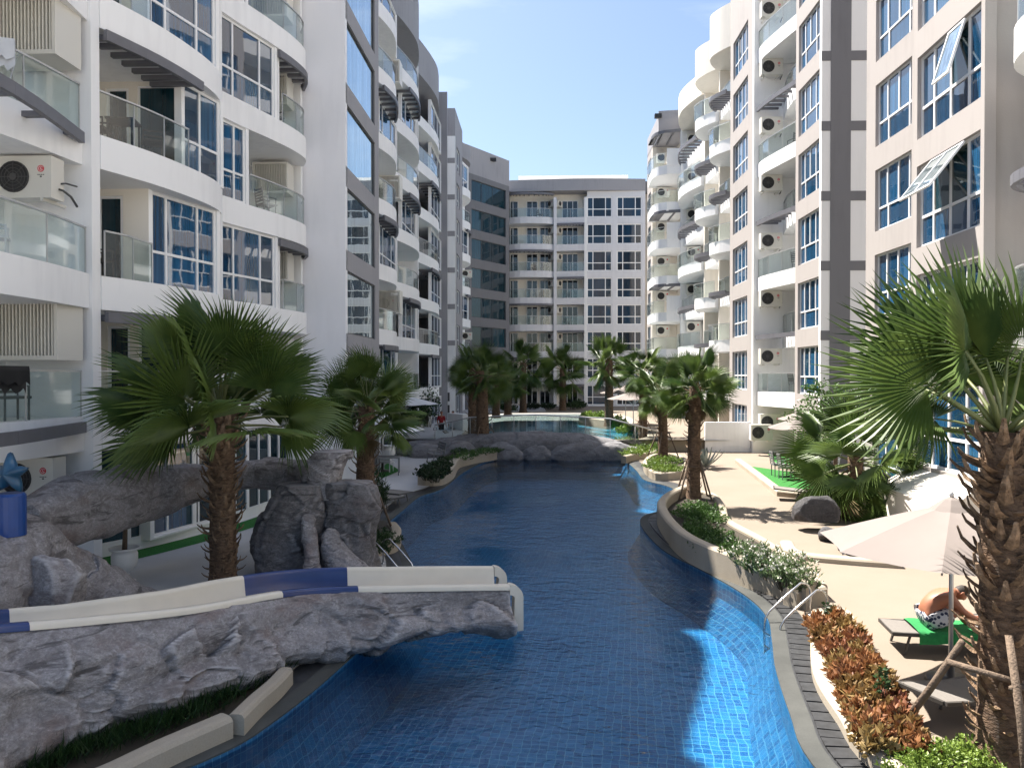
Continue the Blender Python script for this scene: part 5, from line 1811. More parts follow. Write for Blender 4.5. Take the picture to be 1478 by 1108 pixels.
def palm(label, x, y, z0, h, r0, r1, crown=1.0, n=22, seed=1, lean=(0, 0), stubs='part', group=None, low=-55, nstub=70, dry=2, stub_top=0.55, hi=82, stakes=0, custom=None):
    """fan palm: ringed trunk with old leaf bases, spears, open fans and a few dry fans"""
    rnd = random.Random(seed)
    t = thing('palm_tree', label, 'palm', (x, y, z0), 0, group)
    NS = 26
    rows = []
    for i in range(NS + 1):
        s = i / NS
        cx, cy = lean[0] * s * s, lean[1] * s * s
        rad = r0 + (r1 - r0) * s
        if s < 0.08:
            rad *= 1 + (0.08 - s) * 3.0
        rows.append([(cx + rad * (1 + 0.10 * noise.noise(Vector((math.cos(a) * 2, math.sin(a) * 2, s * h * 5 + seed)))) * math.cos(a),
                      cy + rad * (1 + 0.10 * noise.noise(Vector((math.cos(a) * 2, math.sin(a) * 2, s * h * 5 + seed)))) * math.sin(a), s * h)
                     for a in [2 * math.pi * k / 18 for k in range(18)]])
    mb = MB().sheet(rows, close=True)
    tr = link('trunk', mb.mesh('trunk', 'trunk', True), (0, 0, 0), t)
    joined = MB()
    for k in range(nstub):
        s = 0.04 + 0.96 * (k + rnd.random()) / nstub
        a = k * 2.39996 + rnd.uniform(-.3, .3)
        rad = (r0 + (r1 - r0) * s) * 0.92
        pos = Vector((lean[0] * s * s + rad * math.cos(a), lean[1] * s * s + rad * math.sin(a), s * h - 0.04))
        sc_ = (0.65 + 0.3 * s * stub_top / 0.55) * rnd.uniform(0.75, 1.2) * (r0 / 0.26)
        rot = (0, rnd.uniform(-0.5, 0.3), a)
        if stubs == 'part':
            link('leaf_base', STUB[k % 3], pos, tr, rot, sc_)
        else:
            M = Matrix.Translation(pos) @ Matrix.Rotation(a, 4, 'Z') @ Matrix.Rotation(rot[1], 4, 'Y') @ Matrix.Scale(sc_, 4)
            sm = STUB[k % 3]
            o0 = len(joined.v)
            joined.v += [tuple(M @ v.co) for v in sm.vertices]
            joined.f += [tuple(i + o0 for i in p.vertices) for p in sm.polygons]
    if stubs != 'part':
        jb = link('leaf_bases', joined.mesh('leaf_bases', 'leaf_base'), (0, 0, 0), tr)
        jb['kind'] = 'stuff'
    top = Vector((lean[0], lean[1], h - 0.05))
    for az, el, roll, fs, kind in (custom or ()):
        blade, stalk = YOUNG[kind - 10] if kind >= 10 else FRONDS[kind]
        f = link('frond', stalk, top, t, (R(roll), -R(el), R(az)), fs)
        link('blade', blade, (0, 0, 0), f)
    for i in range(0 if custom else n):
        s = i / (n - 1)
        el = hi - (hi - low) * s ** 0.85 + rnd.uniform(-9, 9)
        a = i * 2.39996 + seed * 0.7 + rnd.uniform(-.25, .25)
        blade, stalk = (YOUNG[i % 2] if i < 2 else FRONDS[rnd.randrange(5)])
        f = link('frond', stalk, top + Vector((0, 0, -0.25 * s * crown)), t, (rnd.uniform(-1.35, 1.35), -R(el), a), crown * rnd.uniform(0.85, 1.08))
        link('blade', blade, (0, 0, 0), f)
    for i in range(dry):
        blade, stalk = DRY[i % 2]
        f = link('frond', stalk, top + Vector((0, 0, -0.35 * crown)), t, (0, R(58 + rnd.uniform(0, 18)), i * 2.6 + seed), crown * 0.85)
        f['label'] = 'dry hanging frond'
        link('blade', blade, (0, 0, 0), f)
    for i in range(stakes):
        a = 2 * math.pi * i / stakes + seed
        mb = MB().tube([(1.15 * r0 * 3 * math.cos(a), 1.15 * r0 * 3 * math.sin(a), -0.05), (r0 * 1.12 * math.cos(a), r0 * 1.12 * math.sin(a), 1.25)], 0.03, 6)
        link('support_stake', mb.mesh('support_stake', 'stake', True), (0, 0, 0), t)
    if stakes:
        pts = [(r0 * 1.3 * math.cos(a), r0 * 1.3 * math.sin(a), 1.05) for a in [2 * math.pi * k / 12 for k in range(13)]]
        link('support_band', MB().tube(pts, 0.018, 5).mesh('support_band', 'stake', True), (0, 0, 0), t)
    return t

px_, py_ = G(322, 846)
palm('tall dark palm standing behind the near rock slide', px_, py_, 0, 3.3, 0.25, 0.22, 1.14, 28, 3, (-0.02, 0), 'part', nstub=140, dry=0, low=-5, hi=86, stub_top=1.3)
px_, py_ = G(527, 782)
palm('palm in the small planter left of the pool ladder with a support band', px_, py_, 0.15, 3.1, 0.24, 0.19, 0.70, 26, 5, (0.05, 0), 'part', nstub=80, dry=1, low=-28, stakes=3)
NEAR = [(180, 72, -72, 0.98, 0), (184, 36, -82, 1.0, 2), (2, 74, 78, 0.92, 0), (160, 20, -35, 0.6, 4), (8, 28, 50, 0.95, 1), (95, 52, 10, 0.95, 2), (128, 34, -30, 0.9, 3), (62, 42, 25, 0.9, 0),
        (-25, 48, 45, 0.9, 4), (170, 84, -60, 0.9, 10), (40, 80, 20, 0.9, 11), (150, 56, -50, 0.95, 1), (215, 60, -70, 0.85, 3), (30, 10, 20, 0.8, 4), (110, 5, 0, 0.8, 1)]
px_, py_ = G(1436, 1106)
near = palm('thick near palm with ragged leaf bases beside the parasol and sunbather', px_ + 0.10, py_, 0, 3.42, 0.27, 0.19, 0.98, 22, 12, (0.0, 0.1), 'part', nstub=190, dry=0, stub_top=0.9, custom=NEAR)
rt = thing('palm_brace', 'rough wooden brace poles tied round the thick near palm', 'brace', (px_, py_, 0))
for i, (dx, dy, tx, ty, th) in enumerate(((-0.72, 0.65, -0.28, 0.1, 1.25), (-0.12, -0.75, -0.05, -0.30, 1.45), (0.62, 0.2, 0.28, 0.05, 1.2), (0.4, -0.6, 0.2, -0.26, 1.2))):
    link('pole', MB().tube([(dx, dy, 0), ((dx + tx) / 2 + .02, (dy + ty) / 2, th * .5), (tx, ty, th)], [0.045, 0.04, 0.036], 7).mesh('pole', 'stake', True), (0, 0, 0), rt)
for i, (a, c) in enumerate((((-0.5, -0.02, 1.08), (0.15, -0.42, 0.98)), ((-0.1, -0.42, 0.97), (0.6, -0.3, 0.99)))):
    link('cross_pole', MB().tube([a, c], 0.032, 7).mesh('cross_pole', 'stake', True), (0, 0, 0), rt)
px_, py_ = G(1001, 728)
palm('tallest palm of the right bank with leaf bases up its trunk and support stakes', px_, py_, 0.15, 3.5, 0.21, 0.18, 0.64, 24, 7, (0.05, 0), 'part', nstub=80, dry=2, stakes=4, low=-40)
px_, py_ = G(957, 668)
palm('slim palm in the small rounded planter on the right bank', px_, py_, 0.15, 3.3, 0.23, 0.19, 0.70, 20, 9, (-0.05, 0), 'part', nstub=60, dry=1, stakes=4)
px_, py_ = G(928, 645)
palm('palm behind the yellow ground cover at the right end of the rock bridge', px_, py_, 0.2, 4.0, 0.25, 0.2, 0.78, 20, 15, (0, 0), 'join', nstub=60, dry=1, stakes=3)
px_, py_ = G(879, 615, TZ)
palm('bright palm beside the upper pool in front of the far block right windows', px_, py_, TZ, 4.4, 0.3, 0.24, 1.0, 22, 17, (0, 0), 'join', nstub=50, dry=2)
px_, py_ = G(697, 657)
palm('front palm of the pair at the left end of the rock bridge', px_, py_, 0.2, 4.0, 0.33, 0.27, 0.82, 22, 19, (-0.1, 0), 'join', nstub=60, dry=0, stakes=3)
px_, py_ = G(683, 640)
palm('rear palm of the pair at the left end of the rock bridge', px_, py_, 0.2, 4.2, 0.32, 0.26, 0.8, 20, 21, (0, 0), 'join', nstub=50, dry=0)
for i, (qx, qy, hh, cr, lab) in enumerate(((716, 603, 3.2, 0.95, 'left palm of three along the upper pool left rim'), (733, 600, 3.0, 1.0, 'middle palm of three along the upper pool left rim'), (755, 595.5, 4.5, 1.25, 'tall palm at the far left corner of the upper pool'), (812, 592.5, 4.0, 1.3, 'lone dark palm in front of the middle of the far block'))):
    x, y = G(qx, qy, TZ)
    palm(lab, x, min(y, 82), TZ, hh, 0.32, 0.28, cr, 18, 30 + i, (0, 0), 'join', nstub=30, dry=0)
px_, py_ = G(1240, 752)
palm('low palm clump with drooping fronds between dark boulders', px_, py_ + 0.25, 0, 1.75, 0.2, 0.2, 1.05, 26, 41, (0, 0), 'join', nstub=30, dry=1, low=-70)

# ------------------------------------------------------------------ leaf clouds
def leaf(mb, c, d, L, w, rnd):
    d = d.normalized()
    up = Vector((rnd.gauss(0, 1), rnd.gauss(0, 1), rnd.gauss(0, 1)))
    s = d.cross(up)
    if s.length < 1e-3:
        s = Vector((1, 0, 0))
    s.normalize()
    n_ = s.cross(d)
    mb.add([c, c + d * L * .45 + s * w + n_ * w * .3, c + d * L, c + d * L * .45 - s * w + n_ * w * .3], [(0, 1, 2, 3)])

def shrub(name, label, x, y, z, r, h, m, seed, n=420, L=0.1, w=0.018, upright=0.5, flowers=0, group=None, cat='shrub', clump=9, stem=True, ry=None):
    """shrub made of leafy shoots; flowers optional"""
    rnd = random.Random(seed)
    t = thing(name, label, cat, (x, y, z), rnd.uniform(0, 6), group)
    fo, fl_, st = MB(), MB(), MB()
    ns = max(6, n // clump)
    for k in range(ns):
        a = rnd.uniform(0, 2 * math.pi)
        rr = r * math.sqrt(rnd.random())
        hh = h * (1 - 0.45 * (rr / r) ** 2) * rnd.uniform(0.6, 1.08)
        tip = Vector((rr * math.cos(a), rr * math.sin(a) * ((ry or r) / r), hh))
        base = Vector((tip.x * 0.35, tip.y * 0.35, 0))
        if stem and k % 2 == 0:
            st.tube([base, base.lerp(tip, .55) + Vector((0, 0, 0.03)), tip], [0.008, 0.006, 0.003], 4, False)
        for j in range(clump):
            q = base.lerp(tip, 1 - 0.62 * rnd.random() ** 1.4)
            d = Vector((rnd.gauss(0, 1), rnd.gauss(0, 1), rnd.gauss(upright, 0.6))) + tip.normalized() * 0.4
            leaf(fo, q, d, L * rnd.uniform(.7, 1.2), w * rnd.uniform(.8, 1.2), rnd)
        if flowers and rnd.random() < flowers:
            for j in range(3):
                leaf(fl_, tip + Vector((rnd.uniform(-.03, .03), rnd.uniform(-.03, .03), rnd.uniform(0, .03))), Vector((rnd.gauss(0, 1), rnd.gauss(0, 1), 1)), 0.045, 0.018, rnd)
    if stem:
        link('stems', st.mesh('stems', 'stem', True), (0, 0, 0), t)
    link('foliage', fo.mesh('foliage', m), (0, 0, 0), t)
    if fl_.v:
        link('blossom', fl_.mesh('blossom', 'petal'), (0, 0, 0), t)
    return t

# oleander row in the curved planter; darker leaves paint shade on the first two
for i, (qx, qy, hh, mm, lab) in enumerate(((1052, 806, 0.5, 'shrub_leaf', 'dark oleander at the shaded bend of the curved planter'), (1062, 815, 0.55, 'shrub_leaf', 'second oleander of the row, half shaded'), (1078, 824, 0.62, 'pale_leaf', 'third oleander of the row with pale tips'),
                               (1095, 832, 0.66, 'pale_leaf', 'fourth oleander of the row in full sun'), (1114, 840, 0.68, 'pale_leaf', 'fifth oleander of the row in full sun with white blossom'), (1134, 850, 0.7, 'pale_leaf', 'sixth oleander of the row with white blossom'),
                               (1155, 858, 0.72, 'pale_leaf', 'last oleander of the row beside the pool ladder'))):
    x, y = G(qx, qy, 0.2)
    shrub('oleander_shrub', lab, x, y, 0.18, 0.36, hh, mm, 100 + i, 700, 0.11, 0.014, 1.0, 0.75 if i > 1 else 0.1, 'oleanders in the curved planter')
for i, (qx, qy) in enumerate(((995, 745), (1008, 750), (1026, 752), (1002, 766), (1012, 776), (1028, 775), (1026, 793), (1040, 795), (1003, 735), (1020, 738))):
    x, y = G(qx, qy, 0.25)
    shrub('ground_cover', 'low dark green mat of ground cover around the tallest right bank palm', x, y, 0.18, 0.5, 0.32, 'shrub_leaf', 130 + i, 800, 0.07, 0.018, 0.6, 0, 'ground cover under the tallest palm', 'plant', stem=False)
for i, (qx, qy) in enumerate(((945, 676), (958, 681), (973, 680), (950, 668), (968, 668))):
    x, y = G(qx, qy, 0.25)
    shrub('ground_cover', 'light green ground cover filling the small rounded planter', x, y, 0.2, 0.55, 0.36, 'lime_leaf', 150 + i, 700, 0.09, 0.02, 0.6, 0, 'ground cover in the rounded planter', 'plant', stem=False)
for i, (qx, qy) in enumerate(((910, 657), (921, 652), (934, 655), (945, 651), (915, 645), (900, 640))):
    x, y = G(qx, qy, 0.2)
    shrub('ground_cover', 'yellow green bushes at the right end of the rock bridge', x, y, 0.1, 0.7, 0.5, 'lime_leaf', 160 + i, 500, 0.11, 0.026, 0.6, 0, 'bushes right of the rock bridge', 'plant', stem=False)
# rust red row
NTH = ['first', 'second', 'third', 'fourth', 'fifth', 'sixth', 'seventh', 'eighth', 'ninth', 'tenth', 'eleventh', 'twelfth', 'thirteenth', 'fourteenth', 'last']
rows_ = []
for i in range(15):
    t = i / 14
    cpt = Vector((*G(1196 + 92 * t ** 0.9, 900 + 172 * t, 0.2), 0))
    for s_ in (-1, 1):
        off = 0.17 * s_ * (1 + 0.15 * math.sin(i))
        mt = ('red_leaf', 'red_leaf', 'rust_leaf')[(i + (s_ > 0)) % 3] if t < 0.55 else ('rust_leaf', 'red_leaf')[(i + (s_ > 0)) % 2]
        shrub('red_shrub', ('%s rust coloured shrub from the pool ladder in the ' % NTH[i]) + ('drain' if s_ < 0 else 'deck') + ' side row of the bed', cpt.x + off, cpt.y + 0.02 * s_, 0.06, 0.24, 0.34 + 0.05 * math.sin(i * 2.1 + s_), mt, 200 + i * 2 + s_, 300, 0.105, 0.026, 0.9, 0, 'rust red shrubs in the long bed')
def weed(label, px, py, h, seed):
    x, y = G(px, py, 0.1)
    rnd = random.Random(seed)
    t = thing('weed', label, 'plant', (x, y, 0.08))
    st, fo = MB(), MB()
    for k in range(5):
        tip = Vector((rnd.uniform(-.13, .13), rnd.uniform(-.1, .1), h * rnd.uniform(.75, 1)))
        st.tube([(0, 0, 0), tip * .5 + Vector((0, 0, .03)), tip], [0.006, 0.005, 0.003], 4, False)
        for j in range(12):
            leaf(fo, tip + Vector((0, 0, -rnd.uniform(0, .12))), Vector((rnd.gauss(0, 1), rnd.gauss(0, 1), .2)), 0.07, 0.025, rnd)
    link('stems', st.mesh('stems', 'stem'), (0, 0, 0), t)
    link('foliage', fo.mesh('foliage', 'dark_leaf'), (0, 0, 0), t)
weed('thin dark weed rising at the top end of the rust red bed', 1203, 905, 0.42, 1)
weed('thin dark weed rising from the deck side of the rust red bed', 1272, 1035, 0.6, 2)
for i, (qx, qy, rr) in enumerate(((1340, 1098, .42), (1372, 1102, .35), (1400, 1096, .35), (1470, 1092, .35), (1330, 1120, .4))):
    x, y = G(qx, qy, 0.1)
    shrub('ground_cover', 'fine bright green cushion plant at the foot of the thick near palm', x, y, 0.0, rr, 0.3, 'lime_leaf', 260 + i, 1100, 0.05, 0.012, 0.5, 0, 'cushion plants at the near palm', 'plant', stem=False)
# left bank
for i, (qx, qy) in enumerate(((505, 792), (525, 800), (545, 795), (558, 783), (545, 775), (515, 778))):
    x, y = G(qx, qy, 0.25)
    shrub('ground_cover', 'dark green ground cover around the palm left of the pool ladder', x, y, 0.18, 0.4, 0.3, 'dark_leaf', 280 + i, 600, 0.08, 0.012, 0.9, 0, 'ground cover under the ladder palm', 'plant', stem=False)
x, y = G(543, 735, 0.2)
shrub('grass_clump', 'tall thin dark green bush beside the palm left of the pool ladder', x, y, 0.0, 0.35, 1.25, 'dark_leaf', 291, 900, 0.2, 0.012, 1.5, 0, None, 'shrub', ry=0.3)
x, y = G(520, 672, 0.0)
shrub('shrub', 'tall dark shrub against the white garden wall in the shade', x, y, 0.0, 0.5, 1.5, 'dark_leaf', 292, 700, 0.12, 0.03, 0.5)
for i, (qx, qy) in enumerate(((616, 687), (625, 682), (634, 684), (640, 676), (628, 690))):
    x, y = G(qx, qy, 0.4)
    shrub('round_shrub', 'rounded dark green shrub at the end of the winding planter', x, y, 0.25, 0.45, 0.6, 'dark_leaf', 300 + i, 500, 0.11, 0.03, 0.4, 0, 'round shrubs in the winding planter')
for i, (qx, qy) in enumerate(((662, 664), (675, 660), (690, 657), (703, 654), (712, 652), (668, 655))):
    x, y = G(qx, qy, 0.3)
    shrub('ground_cover', 'green ground cover under the twin palms by the bridge', x, y, 0.25, 0.6, 0.35, 'shrub_leaf', 310 + i, 450, 0.1, 0.02, 0.6, 0, 'ground cover under the twin palms', 'plant', stem=False)
# grass in the slide bed
rnd = random.Random(5)
gr = MB()
gp = smooth_path([(-6.0, 6.2), G(20, 1125, .1), G(110, 1090, .1), G(220, 1055, .1), G(320, 1015, .1), G(380, 975, .1), G(410, 955, .1)], 12)
for k in range(2600):
    i = rnd.randrange(len(gp))
    x, y = gp[i]
    c = Vector((x + rnd.gauss(-0.1, 0.12), y + rnd.gauss(0.1, 0.12), 0.05))
    d = Vector((rnd.gauss(0.25, .5), rnd.gauss(-0.2, .5), 1.0))
    leaf(gr, c, d, rnd.uniform(.15, .34), 0.007, rnd)
o = link('grass', gr.mesh('grass', 'dark_leaf'))
o['kind'] = 'stuff'
tag(o, 'long dark grass in the bed under the rock slide', 'grass')
# agave by the low wall
ax, ay = G(1018, 676)
ag = thing('agave', 'large grey green spiky agave on the sunny deck', 'plant', (ax, ay, 0))
am = MB()
rows = []
for k in range(6):
    t = k / 5
    w = 0.09 * (1 - t) ** 0.6 * (0.6 + t)
    rows.append([(t * 0.95, -w, 0.02 + 0.25 * t * t + 0.04 * (1 - t)), (t * 0.95, 0, 0.25 * t * t), (t * 0.95, w, 0.02 + 0.25 * t * t + 0.04 * (1 - t))])
agm = am.sheet(rows).mesh('leaf', 'grey_leaf', True)
for k in range(24):
    link('leaf', agm, (0, 0, 0.05), ag, (random.uniform(-.2, .2), -R(10 + 65 * (1 - k / 24) + random.uniform(-6, 6)), k * 2.39996), 1.15 - 0.3 * (1 - k / 24))
# far greenery
for i, (qx, qy, z, r_, h_, mm, lab) in enumerate(((868, 607, TZ, 0.8, 0.7, 'lime_leaf', 'light bush at the right rim of the upper pool'), (893, 622, .3, .6, 1.0, 'lime_leaf', 'upright yellow green shrub behind the right end of the bridge'), (905, 628, .3, .8, .6, 'lime_leaf', 'low bush beside the right bridge fence'), (850, 605, TZ, .7, .6, 'lime_leaf', 'low light bush in front of the far block blue windows'),
                               (733, 595, TZ, 1.0, .9, 'shrub_leaf', 'green bush at the foot of the far left palms'), (768, 591, TZ, 1.0, .7, 'dark_leaf', 'dark bush before the far block doors'), (790, 591, TZ, 1.0, .7, 'dark_leaf', 'dark bush left of the lone palm'), (826, 591, TZ, 1.0, .8, 'dark_leaf', 'dark bush right of the lone palm'),
                               (835, 590, TZ, .9, .9, 'dark_leaf', 'round dark bush by the blue ground floor windows'), (598, 622, TZ, 1.2, 2.8, 'dark_leaf', 'tall dark leafy tree under the first floor balcony on the left terrace'), (588, 628, .3, 1.0, 2.4, 'dark_leaf', 'second tall dark leafy tree on the left terrace'),
                               (615, 616, TZ, 1.2, 3.0, 'dark_leaf', 'third tall dark leafy tree near the people on the left terrace'))):
    x, y = G(qx, qy, z)
    shrub('bush', lab, x, min(y, 82.6), z, r_, h_, mm, 400 + i, 700, 0.2, 0.05, 0.4)
# broadleaf tree behind the near right fronds
def tree(label, x, y, h, r, seed, m='shrub_leaf'):
    rnd = random.Random(seed)
    t = thing('tree', label, 'tree', (x, y, 0))
    link('trunk', MB().tube([(0, 0, 0), (0.05, 0, h * .4), (0.02, 0.05, h * .75)], [0.09, 0.07, 0.04], 8).mesh('trunk', 'stake', True), (0, 0, 0), t)
    fo, br_ = MB(), MB()
    for k in range(60):
        d = Vector((rnd.gauss(0, 1), rnd.gauss(0, 1), rnd.gauss(0, .9))).normalized() * r * rnd.uniform(.45, 1.05)
        c = Vector((0, 0, h * .72)) + Vector((d.x, d.y, d.z * 0.95))
        if k % 3 == 0:
            br_.tube([(0.02, 0.02, h * .5), tuple(c)], [0.03, 0.008], 4, False)
        for j in range(34):
            q = c + Vector((rnd.gauss(0, .17), rnd.gauss(0, .17), rnd.gauss(0, .13)))
            leaf(fo, q, Vector((rnd.gauss(0, 1), rnd.gauss(0, 1), rnd.gauss(-.2, .6))), rnd.uniform(.1, .17), 0.035, rnd)
    link('branches', br_.mesh('branches', 'stake'), (0, 0, 0), t)
    link('crown', fo.mesh('crown', m), (0, 0, 0), t)
tx, ty = P(1205, 25.5)
tree('leafy green tree in front of the striped end wall behind palm fronds', tx, ty, 3.9, 1.15, 3)

# neighbours in one bed are told apart by how near they grow to a landmark
def rank(group, base, mark, to):
    obs = [o for o in bpy.data.objects if o.get('group') == group]
    obs.sort(key=lambda o: (o.location.xy - Vector(to)).length)
    for i, o in enumerate(obs):
        o['label'] = '%s, %s %s' % (base, 'closest' if i == 0 else NTH[i] + ' closest', mark)
rank('cushion plants at the near palm', 'fine bright green cushion plant', 'to the thick near palm trunk', G(1436, 1106))
rank('ground cover under the tallest palm', 'low dark green ground cover', 'to the tallest right bank palm trunk', G(1001, 728))
rank('ground cover in the rounded planter', 'light green ground cover in the rounded planter', 'to its palm', G(957, 668))
rank('round shrubs in the winding planter', 'rounded dark shrub in the winding planter', 'to the slatted bench', G(628, 668))
rank('bushes right of the rock bridge', 'yellow green bush right of the bridge', 'to the bridge end', G(905, 660))
rank('ground cover under the ladder palm', 'dark ground cover in the ladder palm planter', 'to the palm trunk', G(527, 782))
rank('ground cover under the twin palms', 'green ground cover by the rock bridge', 'to the front twin palm', G(697, 657))
# ================================================================== FURNITURE
mat('canvas', (0.185, 0.158, 0.145), 0.85, var=0.05, scale=1.5, bump=0.05, bscale=300)
mat('canvas_white', (0.72, 0.72, 0.72), 0.85, var=0.04)
mat('lounger_fabric', (0.17, 0.155, 0.14), 0.8, var=0.1, scale=40, bump=0.2, bscale=400)
mat('lounger_frame', (0.06, 0.055, 0.05), 0.4)
mat('grey_metal', (0.16, 0.165, 0.17), 0.45)
mat('towel_green', (0.02, 0.22, 0.06), 0.95, var=0.2, scale=20, bump=0.4, bscale=200)
mat('towel_white', (0.6, 0.62, 0.66), 0.95, var=0.1)
mat('star_blue', (0.015, 0.07, 0.14), 0.35, var=0.3, scale=6)
mat('pot_blue', (0.006, 0.045, 0.20), 0.35, var=0.15)
mat('urn_white', (0.72, 0.72, 0.70), 0.5, var=0.05)
mat('skin', (0.34, 0.135, 0.075), 0.5, var=0.08, scale=6)
mat('hair', (0.03, 0.022, 0.018), 0.7)
mat('shirt_red', (0.28, 0.012, 0.018), 0.85, var=0.15)
mat('pants_black', (0.012, 0.012, 0.014), 0.85)
mat('shirt_white', (0.55, 0.55, 0.56), 0.85)
mat('rattan', (0.035, 0.03, 0.028), 0.7, var=0.3, scale=40, bump=0.5, bscale=120)
def floral():
    m, nt, b = _nt('floral')
    b.inputs['Roughness'].default_value = 0.85
    geo = nt.nodes.new('ShaderNodeNewGeometry')
    v = nt.nodes.new('ShaderNodeTexVoronoi')
    v.inputs['Scale'].default_value = 20
    nt.links.new(geo.outputs['Position'], v.inputs['Vector'])
    r = nt.nodes.new('ShaderNodeValToRGB')
    r.color_ramp.interpolation = 'CONSTANT'
    r.color_ramp.elements[0].color = (0.02, 0.03, 0.07, 1)
    r.color_ramp.elements[1].position = 0.45
    r.color_ramp.elements[1].color = (0.5, 0.5, 0.52, 1)
    nt.links.new(v.outputs['Distance'], r.inputs['Fac'])
    nt.links.new(r.outputs['Color'], b.inputs['Base Color'])
floral()

def parasol(label, x, y, z0, h, r, seed=0, m='canvas', side=0.0, drop=0.5, group=None, nrib=8, base=True):
    """eight sided parasol: canvas panels, ribs, pole, valance edge and foot"""
    rnd = random.Random(seed)
    t = thing('parasol', label, 'parasol', (x, y, z0), side, group)
    ribs = []
    for k in range(nrib):
        a = 2 * math.pi * k / nrib
        ribs.append((math.cos(a), math.sin(a)))
    for k in range(nrib):
        a, c = ribs[k], ribs[(k + 1) % nrib]
        mb = MB()
        rows = []
        for i in range(7):
            s = 0.06 + 0.94 * i / 6
            row = []
            for j in range(7):
                q = j / 6
                xx, yy = a[0] + (c[0] - a[0]) * q, a[1] + (c[1] - a[1]) * q
                sag = 0.05 * 4 * q * (1 - q) * s
                pull = 1 - 0.05 * 4 * q * (1 - q)
                zz = h - drop * s ** 1.12 - sag * 0.8
                row.append((xx * r * s * (pull if i == 6 else 1), yy * r * s * (pull if i == 6 else 1), zz))
            rows.append(row)
        mb.sheet(rows)
        link('canvas_panel', mb.mesh('canvas_panel', m, True), (0, 0, 0), t)
        link('rib', MB().tube([(0.03 * a[0], 0.03 * a[1], h - 0.06), (a[0] * r * .98, a[1] * r * .98, h - drop - 0.03)], 0.012, 5).mesh('rib', 'alu'), (0, 0, 0), t)
        link('strut', MB().tube([(0.03 * a[0], 0.03 * a[1], h - drop - 0.35), (a[0] * r * .5, a[1] * r * .5, h - drop * .5 - 0.04)], 0.009, 5).mesh('strut', 'alu'), (0, 0, 0), t)
    mb = MB().lathe([(0.30, h - 0.11), (0.2, h - 0.02), (0.1, h + 0.06), (0.03, h + 0.09)], 8)
    link('vent_cap', mb.mesh('vent_cap', m), (0, 0, 0), t)
    link('pole', MB().tube([(0, 0, 0), (0, 0, h + 0.02)], 0.028, 10).mesh('pole', 'alu', True), (0, 0, 0), t)
    link('finial', MB().lathe([(0.02, h + 0.08), (0.035, h + 0.11), (0.02, h + 0.15), (0.005, h + 0.17)], 8).mesh('finial', 'alu', True), (0, 0, 0), t)
    if base:
        link('foot', MB().lathe([(0.05, 0.35), (0.05, 0.08), (0.28, 0.06), (0.3, 0.0)], 16).mesh('foot', 'lounger_frame', True), (0, 0, 0), t)
    return t
x, y = G(1372, 985)
parasol('cream white parasol shading the sunbather by the thick near palm', x, y, 0, 2.33, 1.62, 1, side=R(14), drop=0.55)
x, y = G(1152, 683)
parasol('front beige parasol of the two over the dining table on the turf', x, y, 0, 2.25, 1.25, 2, side=R(10), drop=0.4, group='parasols on the turf')
x, y = G(1168, 672)
parasol('rear beige parasol of the two over the dining table on the turf', x, y, 0, 2.5, 1.35, 3, side=R(25), drop=0.45, group='parasols on the turf')
x, y = G(552, 680)
parasol('white parasol in the shade of the left terrace', x, y, 0, 2.35, 1.75, 4, 'canvas_white', side=R(5), drop=0.62)
for i, (qx, qy, zz, hh, rr, lab) in enumerate(((583, 648, 0.0, 2.9, 1.9, 'rear white parasol under the left first floor balconies'), (903, 612, TZ, 2.6, 1.9, 'upper beige parasol beside the bright far palm'), (914, 622, TZ, 2.4, 1.6, 'middle beige parasol beside the bright far palm'), (742, 592, TZ, 2.9, 1.7, 'small white parasol behind the far left palms'))):
    x, y = G(qx, qy, zz)
    parasol(lab, x, min(y, 81), zz, hh, rr, 5 + i, 'canvas' if 'beige' in lab else 'canvas_white', side=R(20 * i), drop=0.45)

